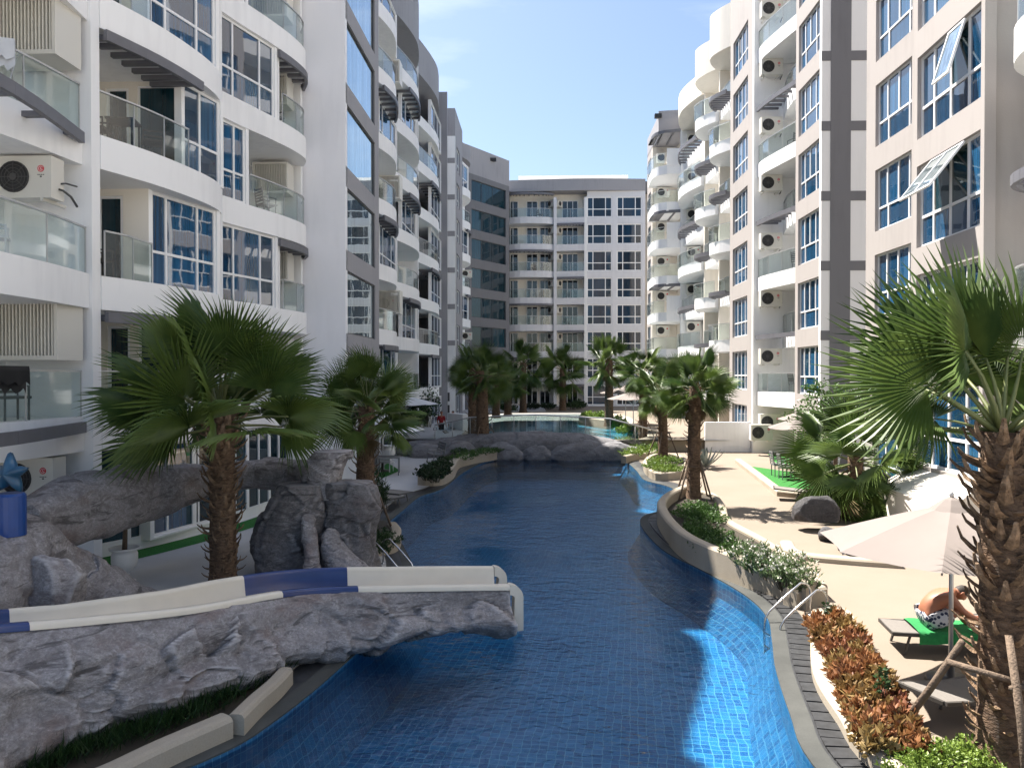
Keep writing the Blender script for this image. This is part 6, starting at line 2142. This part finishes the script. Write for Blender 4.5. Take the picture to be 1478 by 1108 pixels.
# loungers
def lounger(label, x, y, rz, back=0.0, group=None, z=0.0, scale=1.0):
    """sun lounger: head towards local +Y, back rest raised by angle"""
    t = thing('sun_lounger', label, 'sun lounger', (x, y, z), rz, group, scale)
    fr = MB()
    for s in (-0.31, 0.31):
        fr.bar((s, -0.95, 0.30), (s, 0.28, 0.30), 0.04, 0.05)
    fr.bar((-0.29, -0.93, 0.30), (0.29, -0.93, 0.30), 0.04, 0.045)
    fr.bar((-0.29, 0.26, 0.30), (0.29, 0.26, 0.30), 0.04, 0.045)
    link('frame', fr.mesh('frame', 'lounger_frame'), (0, 0, 0), t)
    for sx in (-0.29, 0.29):
        for yy in (-0.7, 0.2):
            link('leg', MB().tube([(sx, yy, 0.28), (sx, yy + (0.12 if yy > 0 else -.08), 0.0)], 0.02, 6).mesh('leg', 'lounger_frame'), (0, 0, 0), t)
    st = MB()
    rows = [[(-0.30, -0.94 + k * 0.2, 0.33 - 0.012 * math.sin(k / 6 * math.pi)), (0, -0.94 + k * .2, 0.325 - 0.03 * math.sin(k / 6 * math.pi)), (0.30, -0.94 + k * 0.2, 0.33 - 0.012 * math.sin(k / 6 * math.pi))] for k in range(7)]
    st.sheet(rows)
    st.sheet([[(p[0], p[1], p[2] - 0.012) for p in reversed(r)] for r in rows])
    link('seat', st.mesh('seat', 'lounger_fabric', True), (0, 0, 0), t)
    bk = MB()
    d = Vector((0, math.cos(back), math.sin(back)))
    o0 = Vector((0, 0.27, 0.33))
    rows = [[o0 + d * (0.72 * k / 4) + Vector((sx, 0, 0)) for sx in (-0.3, 0, 0.3)] for k in range(5)]
    bk.sheet(rows)
    nn_ = Vector((0, math.sin(back), -math.cos(back))) * 0.02
    bk.sheet([[p + nn_ for p in reversed(r)] for r in rows])
    hb = link('back_rest', bk.mesh('back_rest', 'lounger_fabric', True), (0, 0, 0), t)
    bf = MB()
    for s in (-0.31, 0.31):
        bf.bar(o0 + Vector((s, 0, -0.02)), o0 + d * 0.74 + Vector((s, 0, -0.02)), 0.04, 0.04)
    bf.bar(o0 + d * 0.74 + Vector((-0.29, 0, -0.02)), o0 + d * 0.74 + Vector((0.29, 0, -0.02)), 0.04, 0.04)
    link('back_frame', bf.mesh('back_frame', 'lounger_frame'), (0, 0, 0), hb)
    return t
mx_, my_ = G(1345, 940)
lounger('brown lounger with the sunbather and a green towel', mx_ + 0.35, my_ + 0.05, R(-97), 0.0)
nx_, ny_ = G(1385, 1030)
lounger('empty brown lounger next to the thick near palm', nx_ + 0.25, ny_, R(115), R(8))
lx, ly = G(1475, 935)
lounger('brown lounger with a green towel behind the thick near palm', lx + 0.4, ly + 0.5, R(-70), R(20))
for i, (qx, qy, a, bk, lab) in enumerate(((553, 722, 60, 0, 'front dark lounger beside the tall thin bush'), (541, 729, 58, 0, 'rear dark lounger beside the tall thin bush'), (508, 715, -30, 55, 'raised dark lounger by the white garden wall'), (662, 640, 80, 35, 'front grey lounger behind the glass fence'), (672, 634, 80, 35, 'rear grey lounger behind the glass fence'),
                                   (945, 628, 95, 20, 'front dark lounger on the sunny right terrace'), (960, 640, 95, 20, 'middle dark lounger on the sunny right terrace'), (1165, 722, 75, 5, 'brown lounger below the turf kerb'), (970, 630, 95, 20, 'rear dark lounger on the sunny right terrace'))):
    x, y = G(qx, qy, 0 if i not in (5, 6, 8) else 0)
    lounger(lab, x, y, R(a), R(bk), z=0.0)
# green towels
def towel(label, x, y, z, rz, w, l, m, drapes=0.14, name='towel'):
    mb = MB()
    rows = []
    for i in range(13):
        row = []
        s = -0.5 + i / 12
        for j in range(13):
            q = -0.5 + j / 12
            xx = q * w
            zz = 0.012 * math.sin(9 * s + 5 * q)
            ov = max(0, abs(xx) - 0.31)
            if ov > 0:
                zz -= ov
                xx = math.copysign(0.33, xx) + 0.015 * math.sin(20 * s)
            row.append((xx, s * l, zz))
        rows.append(row)
    mb.sheet(rows)
    o = link(name, mb.mesh(name, m, True), (x, y, z), rot=(0, 0, rz))
    return tag(o, label, 'towel')
towel('green towel spread under the sunbather', mx_ + 0.35 - 0.15, my_ + 0.05, 0.352, R(-97), 0.95, 0.9, 'towel_green')
towel('green towel on the lounger behind the thick near palm', lx + 0.4, ly + 0.5, 0.36, R(-70), 0.95, 1.1, 'towel_green')

# pool ladders
def ladder(label, x, y, rz, z=0.0, scale=1.0):
    t = thing('pool_ladder', label, 'ladder', (x, y, z), rz, scale=scale)
    for s in (-0.25, 0.25):
        pts = [(s, 0.62, -0.02), (s, 0.62, 0.45)]
        for k in range(1, 8):
            a = R(90 * k / 8)
            pts.append((s, 0.62 - 0.16 * (1 - math.cos(a)) , 0.45 + 0.18 * math.sin(a)))
        pts += [(s, 0.40, 0.64), (s, 0.0, 0.36), (s, -0.28, 0.14), (s, -0.36, 0.02), (s, -0.38, -0.2), (s, -0.38, -0.9)]
        link('handrail', MB().tube(pts, 0.021, 8).mesh('handrail', 'steel', True), (0, 0, 0), t)
        link('flange', MB().lathe([(0.05, 0.0), (0.05, 0.015), (0.03, 0.03)], 10, (s, 0.62, 0)).mesh('flange', 'steel', True), (0, 0, 0), t)
    for zz in (-0.25, -0.5, -0.75):
        link('rung', MB().tube([(-0.25, -0.38, zz), (0.25, -0.38, zz)], 0.018, 6).mesh('rung', 'steel'), (0, 0, 0), t)
    return t
x, y = G(1140, 897)
ladder('steel pool ladder at the sunny edge before the rust red bed', x + 0.0, y, R(-74), scale=0.86)
x, y = G(584, 822)
ladder('steel pool ladder at the shaded edge beside the rock cascade', x - 0.2, y + 0.05, R(60), scale=0.85)

# blue starfish on its pedestal
sfx, sfy = P(14, 10.6)
sz = 4 - (736 - HOR) / F * 10.6
stf = thing('starfish_figure', 'dark blue starfish figure on a bright blue pedestal above the rock mound', 'statue', (sfx, sfy, sz), R(-10))
link('pedestal', MB().lathe([(0.19, -0.35), (0.19, 0.20), (0.165, 0.235)], 20).mesh('pedestal', 'pot_blue', False), (0, 0, 0), stf)
mb = MB()
out = []
for k in range(20):
    a = math.pi / 2 + 2 * math.pi * k / 20
    ph = k % 4
    rr = {0: 0.30, 1: 0.19, 2: 0.125, 3: 0.19}[ph]
    out.append((rr * math.cos(a), rr * math.sin(a)))
rows = []
for s, d in ((1.0, 0.0), (0.94, 0.045), (0.7, 0.08), (0.35, 0.11), (0.02, 0.125)):
    rows.append([(p[0] * s, -d, p[1] * s + 0.50) for p in out])
mb.sheet(rows, close=True)
rows = []
for s, d in ((1.0, 0.0), (0.94, 0.045), (0.7, 0.08), (0.35, 0.11), (0.02, 0.125)):
    rows.append([(p[0] * s, d, p[1] * s + 0.50) for p in reversed(out)])
mb.sheet(rows, close=True)
link('star', mb.mesh('star', 'star_blue', True), (0, 0, 0), stf)

# white urns with a plant
def urn(label, x, y, scale=1.0, plant=True, z=0.0):
    t = thing('urn_planter', label, 'planter', (x, y, z), 0, scale=scale)
    pr = [(0.20, 0.0), (0.20, 0.05), (0.12, 0.09), (0.08, 0.14), (0.08, 0.22), (0.13, 0.26), (0.20, 0.32), (0.235, 0.42), (0.235, 0.58), (0.21, 0.63), (0.27, 0.66), (0.28, 0.70), (0.24, 0.70), (0.22, 0.64)]
    link('urn', MB().lathe(pr, 24).mesh('urn', 'urn_white', True), (0, 0, 0), t)
    if plant:
        link('stem', MB().tube([(0, 0, 0.6), (0.02, 0, 1.1), (0.0, 0.01, 1.5)], [0.05, 0.04, 0.03], 7).mesh('stem', 'stake', True), (0, 0, 0), t)
        fo = MB()
        rnd = random.Random(3)
        for k in range(500):
            d = Vector((rnd.gauss(0, 1), rnd.gauss(0, 1), rnd.gauss(0, 1))).normalized() * 0.36 * rnd.random() ** .4
            leaf(fo, Vector((0, 0, 1.6)) + d, Vector((rnd.gauss(0, 1), rnd.gauss(0, 1), rnd.gauss(0, 1))), 0.1, 0.025, rnd)
        link('foliage', fo.mesh('foliage', 'dark_leaf'), (0, 0, 0), t)
x, y = G(180, 842)
urn('white urn planter with a small clipped tree on the curved turf', x, y, 1.0)
for i, (qx, qy, lab) in enumerate(((598, 632, 'left white urn on the left terrace'), (604, 630, 'right white urn on the left terrace beside the turf'), (562, 668, 'white urn below the shaded white parasol'))):
    x, y = G(qx, qy)
    urn(lab, x, y, 1.15, False)

# tables and chairs
def chair(label, x, y, rz, z=0.0, m='rattan', group=None, scale=1.0):
    t = thing('chair', label, 'chair', (x, y, z), rz, group, scale)
    link('seat', MB().box(-0.24, 0.24, -0.24, 0.24, 0.40, 0.45).mesh('seat', m), (0, 0, 0), t)
    bk = MB()
    for k in range(5):
        bk.box(-0.23, 0.23, 0.225 + k * .012, 0.25 + k * .012, 0.50 + k * 0.085, 0.555 + k * 0.085)
    for s in (-0.23, 0.21):
        bk.obox((s, 0.22, 0.45), (0.02, 0, 0), (0, 0.03, 0), (0, 0.06, 0.48))
    link('backrest', bk.mesh('backrest', m), (0, 0, 0), t)
    for sx in (-0.22, 0.19):
        for sy in (-0.22, 0.19):
            link('leg', MB().box(sx, sx + 0.03, sy, sy + 0.03, 0, 0.40).mesh('leg', m), (0, 0, 0), t)
        link('armrest', MB().box(sx, sx + 0.03, -0.22, 0.22, 0.62, 0.65).box(sx, sx + 0.03, -0.22, -0.19, 0.45, 0.62).mesh('armrest', m), (0, 0, 0), t)
    return t
def table(label, x, y, rz, w=0.8, l=0.8, h=0.72, z=0.0, m='rattan'):
    t = thing('table', label, 'table', (x, y, z), rz)
    link('table_top', MB().box(-w / 2, w / 2, -l / 2, l / 2, h - 0.04, h).mesh('table_top', m), (0, 0, 0), t)
    for sx in (-1, 1):
        for sy in (-1, 1):
            cx, cy = sx * (w / 2 - 0.05), sy * (l / 2 - 0.05)
            link('leg', MB().box(cx - 0.02, cx + 0.02, cy - 0.02, cy + 0.02, 0, h - 0.04).mesh('leg', m), (0, 0, 0), t)
    return t
# dining set on the turf
x, y = G(1152, 690)
table('dark dining table under the beige parasols on the turf', x + 0.3, y + 0.3, 0, 0.9, 1.6)
for i, (dx, dy, a, lab) in enumerate(((-0.55, -0.35, 90, 'dark dining chair at the pool side of the turf table, near end'), (-0.55, 0.6, 90, 'dark dining chair at the pool side of the turf table, far end'), (1.15, -0.2, -90, 'dark dining chair at the building side of the turf table, near end'), (1.15, 0.75, -90, 'dark dining chair at the building side of the turf table, far end'), (0.3, -0.95, 180, 'dark dining chair at the near head of the turf table'))):
    chair(lab, x + dx, y + dy, R(a), m='grey_metal', scale=1.1)
# shaded left table set
x, y = G(556, 682)
table('grey metal table under the shaded white parasol', x + 0.25, y - 0.5, R(8), 0.9, 0.9, m='grey_metal')
chair('white cushioned chair at the grey metal table under the shaded parasol', x + 0.0, y + 0.3, R(170), m='towel_white')
chair('grey metal chair at the near side of the shaded parasol table', x - 0.5, y - 0.6, R(80), m='grey_metal')
# bench
bx_, by_ = G(628, 668)
bn = thing('park_bench', 'slatted grey metal bench by the winding planter', 'bench', (bx_, by_, 0), R(-68))
for k in range(4):
    link('seat_slat', MB().box(-0.65, 0.65, -0.22 + k * 0.12, -0.13 + k * 0.12, 0.42, 0.45).mesh('seat_slat', 'grey_metal'), (0, 0, 0), bn)
for k in range(4):
    link('back_slat', MB().box(-0.65, 0.65, 0.26 + k * .03, 0.285 + k * .03, 0.52 + k * 0.115, 0.6 + k * 0.115).mesh('back_slat', 'grey_metal'), (0, 0, 0), bn)
for s in (-0.62, 0.6):
    link('leg', MB().bar((s, -0.2, 0.42), (s, -0.22, 0), 0.04).bar((s, 0.25, 0.42), (s, 0.28, 0), 0.04).bar((s, 0.26, 0.42), (s, 0.38, 0.96), 0.04).bar((s, -0.2, 0.62), (s, 0.28, 0.62), 0.04).bar((s, -0.2, 0.42), (s, -0.2, 0.62), 0.04).mesh('leg', 'grey_metal'), (0, 0, 0), bn)

# balcony furniture, left near block third floor
z3 = S(3) + 0.06
chair('dark rattan chair at the left of the third floor balcony between canopies', -9.75, 16.6, R(100), z3)
chair('dark rattan chair at the right of the third floor balcony between canopies', -9.0, 17.6, R(-60), z3)
table('dark rattan table on the third floor balcony between canopies', -9.3, 16.9, 0.2, 0.6, 0.6, 0.7, z3)
# a few more lived-in balconies
chair('dark rattan chair on the second floor balcony below the rattan table', -9.6, 16.4, R(150), S(2) + 0.06)
chair('pale chair on the second floor balcony above the starfish', -9.9, 13.6, R(120), S(2) + 0.06, 'towel_white')
chair('grey chair on the first floor balcony behind the black towel', -9.8, 13.9, R(60), S(1) + 0.06, 'grey_metal')
chair('grey chair on the third floor balcony in the recess beside the blank wall', -8.7, 24.2, R(140), S(3) + 0.06, 'grey_metal')
chair('grey chair on the fourth floor balcony in the recess beside the blank wall', -8.6, 24.6, R(60), S(4) + 0.06, 'grey_metal')
for k, lab in ((1, 'grey chair on the first floor balcony left of the cross stripes'), (3, 'grey chair on the third floor balcony left of the cross stripes'), (5, 'grey chair on the fifth floor balcony left of the cross stripes')):
    chair(lab, 12.3, 37.2 + 0.4 * (k % 3), R(40 * k), S(k) + 0.06, 'grey_metal')
for k, dx in ((2, 0.9), (4, 1.6), (5, 0.7), (7, 1.4)):
    chair('dark chair on the %s floor curved balcony of the far block' % ORD[k], FX(760) + dx, YF + 0.6, R(70 * k), FG[k] + 0.06, 'rattan')
# laundry rack on the third floor of the starfish column
lr = thing('laundry_rack', 'folding laundry rack on the third floor balcony above the slatted canopy', 'rack', (-9.75, 13.4, z3), R(20))
fr = MB()
for s in (-0.3, 0.3):
    fr.tube([(s, -0.35, 0), (s, 0.35, 0.9)], 0.012, 5).tube([(s, 0.35, 0), (s, -0.35, 0.9)], 0.012, 5)
link('frame', fr.mesh('frame', 'alu'), (0, 0, 0), lr)
for k in range(5):
    link('bar', MB().tube([(-0.32, -0.35 + k * .175, 0.9), (0.32, -0.35 + k * .175, 0.9)], 0.008, 5).mesh('bar', 'alu'), (0, 0, 0), lr)
def hung(label, x, y, z, rz, w, h, m, seed=0):
    mb = MB()
    rows = [[(-w / 2 + w * j / 8, 0.025 * math.sin(j * 1.3 + seed) * (i / 6) + (0.02 if i else 0), -h * i / 6 * (1 + 0.12 * math.sin(j * 2.1 + seed))) for j in range(9)] for i in range(7)]
    mb.sheet(rows)
    mb.sheet([[(p[0], -0.04 - p[1] * .5, p[2] * .7) for p in reversed(r)] for r in rows])
    o = link('hanging_towel', mb.mesh('hanging_towel', m, True), (x, y, z), rot=(0, 0, rz))
    return tag(o, label, 'towel')
hung('pale towel hung on the laundry rack', -9.45, 13.15, z3 + 0.92, R(20), 0.5, 0.5, 'towel_white', 1)
hung('dark teal towel hung on the laundry rack', -9.95, 13.35, z3 + 0.92, R(20), 0.45, 0.55, 'star_blue', 2)
hung('black towel thrown over the first floor balcony rail above the starfish', XY(18, 13.2), 13.2, S(1) + 1.06, R(78), 0.62, 0.45, 'black', 3)

# ================================================================== PEOPLE
def skin_body(name, verts, edges, radii, m, parent, loc=(0, 0, 0), root=0, sub=2):
    me = bpy.data.meshes.new(name)
    me.from_pydata([tuple(v) for v in verts], edges, [])
    o = bpy.data.objects.new(name, me)
    C.objects.link(o)
    md = o.modifiers.new('skin', 'SKIN')
    md.use_smooth_shade = True
    for i, r in enumerate(radii):
        sv = me.skin_vertices[0].data[i]
        sv.radius = r if isinstance(r, tuple) else (r, r)
        sv.use_root = (i == root)
    s2 = o.modifiers.new('sub', 'SUBSURF')
    s2.levels = sub
    s2.render_levels = sub
    bpy.context.view_layer.update()
    dg = bpy.context.evaluated_depsgraph_get()
    nm = bpy.data.meshes.new_from_object(o.evaluated_get(dg))
    nm.name = name
    bpy.data.objects.remove(o)
    nm.materials.clear()
    nm.materials.append(MATS[m])
    nm.polygons.foreach_set('use_smooth', [True] * len(nm.polygons))
    return link(name, nm, loc, parent)

def head_mesh(skin='skin'):
    bm = bmesh.new()
    bmesh.ops.create_icosphere(bm, subdivisions=4, radius=1.0)
    for v in bm.verts:
        c = v.co
        x, y, z = c.x * 0.078, c.y * 0.095, c.z * 0.118      # face looks to -Y
        if z < -0.03:
            x *= 1 - (-z - 0.03) * 3.5
            y *= 1 - (-z - 0.03) * 2.2
            if c.y < 0:
                y -= 0.004
        if c.y < -0.6 and abs(c.x) < 0.22 and -0.35 < c.z < 0.15:    # nose
            y -= 0.022 * (1 - abs(c.x) / 0.22) * (1 - (c.z + 0.1 - -0.0) ** 2 * 8 if abs(c.z + .1) < .34 else 0)
        if c.y < -0.5 and 0.02 < c.z < 0.22 and 0.2 < abs(c.x) < 0.6:  # eye hollows
            y += 0.008
        if c.y < -0.6 and -0.56 < c.z < -0.44 and abs(c.x) < 0.35:     # mouth
            y += 0.005
        v.co = Vector((x, y, z))
    for s in (-1, 1):
        g = bmesh.ops.create_icosphere(bm, subdivisions=2, radius=1.0)
        for v in g['verts']:
            v.co = Vector((s * 0.08 + v.co.x * 0.012, 0.012 + v.co.y * 0.022, -0.005 + v.co.z * 0.034))
        g = bmesh.ops.create_icosphere(bm, subdivisions=2, radius=1.0)
        for v in g['verts']:
            v.co = Vector((s * 0.03 + v.co.x * 0.013, -0.078 + v.co.y * 0.008, 0.014 + v.co.z * 0.008))
    me = bpy.data.meshes.new('head')
    bm.to_mesh(me)
    bm.free()
    me.materials.append(MATS[skin])
    me.polygons.foreach_set('use_smooth', [True] * len(me.polygons))
    return me
def hair_mesh():
    bm = bmesh.new()
    bmesh.ops.create_icosphere(bm, subdivisions=4, radius=1.0)
    kill = [v for v in bm.verts if (v.co.z < -0.25) or (v.co.y < -0.45 and v.co.z < 0.55) or (v.co.z < 0.1 and v.co.y < 0.1)]
    bmesh.ops.delete(bm, geom=kill, context='VERTS')
    for v in bm.verts:
        k = 1 + 0.05 * noise.noise(v.co * 9)
        v.co = Vector((v.co.x * 0.083 * k, v.co.y * 0.101 * k, v.co.z * 0.124 * k))
    me = bpy.data.meshes.new('hair')
    bm.to_mesh(me)
    bm.free()
    me.materials.append(MATS['hair'])
    me.polygons.foreach_set('use_smooth', [True] * len(me.polygons))
    return me
HEAD, HAIR = head_mesh(), hair_mesh()

def body_graph(J, radii):
    names = list(J)
    idx = {n_: i for i, n_ in enumerate(names)}
    return [J[n_] for n_ in names], idx, [radii[n_] for n_ in names]

def hand_chain(J, E, Rr, wrist, d, side, key):
    """palm and five fingers grown from the wrist along d"""
    d = Vector(d).normalized()
    side = Vector(side).normalized()
    up = d.cross(side).normalized()
    w = Vector(J[wrist])
    palm = w + d * 0.05
    J[key + 'p'] = palm
    Rr[key + 'p'] = 0.024
    E.append((wrist, key + 'p'))
    for i, (o, L) in enumerate(((-0.03, 0.07), (-0.011, 0.085), (0.009, 0.08), (0.028, 0.062))):
        a = palm + d * 0.035 + side * o
        c = a + d * L * .55 + up * 0.008
        e = c + d * L * .4 + up * 0.022
        for n_, q, r in (('a', a, 0.0105), ('b', c, 0.0095), ('c', e, 0.0075)):
            J[key + str(i) + n_] = q
            Rr[key + str(i) + n_] = r
        E += [(key + 'p', key + str(i) + 'a'), (key + str(i) + 'a', key + str(i) + 'b'), (key + str(i) + 'b', key + str(i) + 'c')]
    a = w + d * 0.03 + side * -0.035
    c = a + d * 0.04 + side * -0.018
    J[key + 't'] = a
    J[key + 'u'] = c
    Rr[key + 't'] = 0.012
    Rr[key + 'u'] = 0.009
    E += [(key + 'p', key + 't'), (key + 't', key + 'u')]

# the sunbather sits on the lounger, bent forward over his knees; he faces local +X
pm = thing('person', 'bare chested person in patterned shorts bent forward on a lounger', 'person', (mx_ - 0.08, my_ + 0.05, 0.36), R(-6))
J = {'pel': Vector((0, 0, 0.11)), 'sp1': Vector((0.04, 0, 0.24)), 'sp2': Vector((0.14, 0, 0.38)), 'ch': Vector((0.28, 0, 0.48)), 'nk': Vector((0.38, 0, 0.51)), 'hd': Vector((0.44, 0, 0.51))}
Rr = {'pel': (0.16, 0.14), 'sp1': (0.155, 0.145), 'sp2': (0.165, 0.15), 'ch': (0.16, 0.14), 'nk': 0.07, 'hd': 0.06}
E = [('pel', 'sp1'), ('sp1', 'sp2'), ('sp2', 'ch'), ('ch', 'nk'), ('nk', 'hd')]
for s, k in ((-1, 'L'), (1, 'R')):
    J.update({'hp' + k: Vector((0.06, 0.1 * s, 0.09)), 'kn' + k: Vector((0.45, 0.16 * s, 0.30)), 'cf' + k: Vector((0.53, 0.155 * s, 0.17)), 'an' + k: Vector((0.60, 0.15 * s, 0.03)), 'to' + k: Vector((0.76, 0.16 * s, 0.015))})
    Rr.update({'hp' + k: 0.1, 'kn' + k: 0.06, 'cf' + k: 0.058, 'an' + k: 0.038, 'to' + k: 0.03})
    E += [('pel', 'hp' + k), ('hp' + k, 'kn' + k), ('kn' + k, 'cf' + k), ('cf' + k, 'an' + k), ('an' + k, 'to' + k)]
    J.update({'sh' + k: Vector((0.29, 0.18 * s, 0.46)), 'el' + k: Vector((0.45, 0.22 * s, 0.27)), 'wr' + k: Vector((0.66, 0.15 * s, 0.16))})
    Rr.update({'sh' + k: 0.066, 'el' + k: 0.044, 'wr' + k: 0.03})
    E += [('ch', 'sh' + k), ('sh' + k, 'el' + k), ('el' + k, 'wr' + k)]
    hand_chain(J, E, Rr, 'wr' + k, (0.9, -0.1 * s, -0.45), (0, 1 * s, 0.1), 'h' + k)
V, idx, rad = body_graph(J, Rr)
skin_body('body', V, [(idx[a], idx[c]) for a, c in E], rad, 'skin', pm)
h = link('head', HEAD, (0.49, 0, 0.50), pm, (R(-52), 0, R(90)), 1.0)
h.rotation_euler = (R(55), 0, R(90))
link('hair', HAIR, (0, 0, 0), h)
J = {'pel': Vector((-0.005, 0, 0.10)), 'wst': Vector((0.03, 0, 0.19)), 'hpL': Vector((0.06, -0.1, 0.09)), 'hpR': Vector((0.06, 0.1, 0.09)), 'thL': Vector((0.34, -0.145, 0.235)), 'thR': Vector((0.34, 0.145, 0.235))}
Rr = {'pel': (0.2, 0.19), 'wst': (0.18, 0.175), 'hpL': 0.15, 'hpR': 0.15, 'thL': 0.12, 'thR': 0.12}
V, idx, rad = body_graph(J, Rr)
skin_body('shorts', V, [(idx['pel'], idx['wst']), (idx['pel'], idx['hpL']), (idx['pel'], idx['hpR']), (idx['hpL'], idx['thL']), (idx['hpR'], idx['thR'])], rad, 'floral', pm)

def standing(label, x, y, z, rz, top, legs, scale=1.0, bend=0.1):
    t = thing('person', label, 'person', (x, y, z), rz, scale=scale)
    J = {'pel': Vector((0, 0, 0.95)), 'sp': Vector((0, -0.01, 1.12)), 'ch': Vector((0, 0.0, 1.32)), 'nk': Vector((0, -0.01, 1.47)), 'hd': Vector((0, -0.02, 1.53))}
    Rr = {'pel': (0.13, 0.1), 'sp': (0.12, 0.09), 'ch': (0.145, 0.1), 'nk': 0.055, 'hd': 0.05}
    E = [('pel', 'sp'), ('sp', 'ch'), ('ch', 'nk'), ('nk', 'hd')]
    for s, k in ((-1, 'L'), (1, 'R')):
        st = 0.06 * s
        J.update({'hp' + k: Vector((0.09 * s, 0, 0.9)), 'kn' + k: Vector((0.1 * s, -0.02 + st, 0.48)), 'an' + k: Vector((0.1 * s, 0.02 + st * 1.6, 0.08)), 'to' + k: Vector((0.11 * s, -0.14 + st * 1.6, 0.03))})
        Rr.update({'hp' + k: 0.09, 'kn' + k: 0.058, 'an' + k: 0.04, 'to' + k: 0.032})
        E += [('pel', 'hp' + k), ('hp' + k, 'kn' + k), ('kn' + k, 'an' + k), ('an' + k, 'to' + k)]
        J.update({'sh' + k: Vector((0.18 * s, 0, 1.38)), 'el' + k: Vector((0.24 * s, 0.03, 1.11)), 'wr' + k: Vector((0.24 * s, -0.08 - bend, 0.9))})
        Rr.update({'sh' + k: 0.06, 'el' + k: 0.042, 'wr' + k: 0.029})
        E += [('ch', 'sh' + k), ('sh' + k, 'el' + k), ('el' + k, 'wr' + k)]
        hand_chain(J, E, Rr, 'wr' + k, (0, -0.3, -1), (0, 1, -.3), 'h' + k)
    V, idx, rad = body_graph(J, Rr)
    skin_body('body', V, [(idx[a], idx[c]) for a, c in E], rad, 'skin', t)
    h = link('head', HEAD, (0, -0.03, 1.62), t)
    link('hair', HAIR, (0, 0, 0), h)
    J2 = {'pel': Vector((0, 0, 0.98)), 'sp': Vector((0, -0.01, 1.12)), 'ch': Vector((0, 0, 1.33)), 'n': Vector((0, -0.005, 1.42))}
    R2 = {'pel': (0.15, 0.12), 'sp': (0.14, 0.108), 'ch': (0.16, 0.115), 'n': (0.085, 0.07)}
    E2 = [('pel', 'sp'), ('sp', 'ch'), ('ch', 'n')]
    for s, k in ((-1, 'L'), (1, 'R')):
        J2['s' + k] = Vector((0.18 * s, 0, 1.38))
        J2['e' + k] = Vector((0.23 * s, 0.022, 1.16))
        R2['s' + k], R2['e' + k] = 0.072, 0.062
        E2 += [('ch', 's' + k), ('s' + k, 'e' + k)]
    V, idx, rad = body_graph(J2, R2)
    skin_body('shirt', V, [(idx[a], idx[c]) for a, c in E2], rad, top, t)
    J2 = {'pel': Vector((0, 0, 0.95))}
    R2 = {'pel': (0.145, 0.115)}
    E2 = []
    for s, k in ((-1, 'L'), (1, 'R')):
        st = 0.06 * s
        J2.update({'h' + k: Vector((0.09 * s, 0, 0.9)), 'k' + k: Vector((0.1 * s, -0.02 + st, 0.48)), 'a' + k: Vector((0.1 * s, 0.02 + st * 1.6, 0.14))})
        R2.update({'h' + k: 0.105, 'k' + k: 0.073, 'a' + k: 0.06})
        E2 += [('pel', 'h' + k), ('h' + k, 'k' + k), ('k' + k, 'a' + k)]
    V, idx, rad = body_graph(J2, R2)
    skin_body('trousers', V, [(idx[a], idx[c]) for a, c in E2], rad, legs, t)
    return t
x, y = G(637, 634)
standing('standing person in a red shirt and black trousers beside a black bag', x, y, 0, R(25), 'shirt_red', 'pants_black', 1.02)
standing('standing person in a white shirt behind the person in red', x + 0.65, y + 0.9, 0, R(-40), 'shirt_white', 'pants_black', 1.0)
bg = thing('shoulder_bag', 'black bag standing at the feet of the person in red', 'bag', (x - 0.38, y - 0.1, 0), R(10))
bm = bmesh.new()
bmesh.ops.create_cube(bm, size=1.0)
bmesh.ops.bevel(bm, geom=list(bm.edges), offset=0.2, segments=3, affect='EDGES')
me = bpy.data.meshes.new('bag_body')
for v in bm.verts:
    v.co = Vector((v.co.x * 0.4, v.co.y * 0.28, v.co.z * 0.62 + 0.31))
bm.to_mesh(me)
bm.free()
me.materials.append(MATS['black'])
link('bag_body', me, (0, 0, 0), bg)
link('handle', MB().tube([(-0.1, 0, 0.6), (-0.08, 0, 0.74), (0.08, 0, 0.74), (0.1, 0, 0.6)], 0.015, 6).mesh('handle', 'black', True), (0, 0, 0), bg)
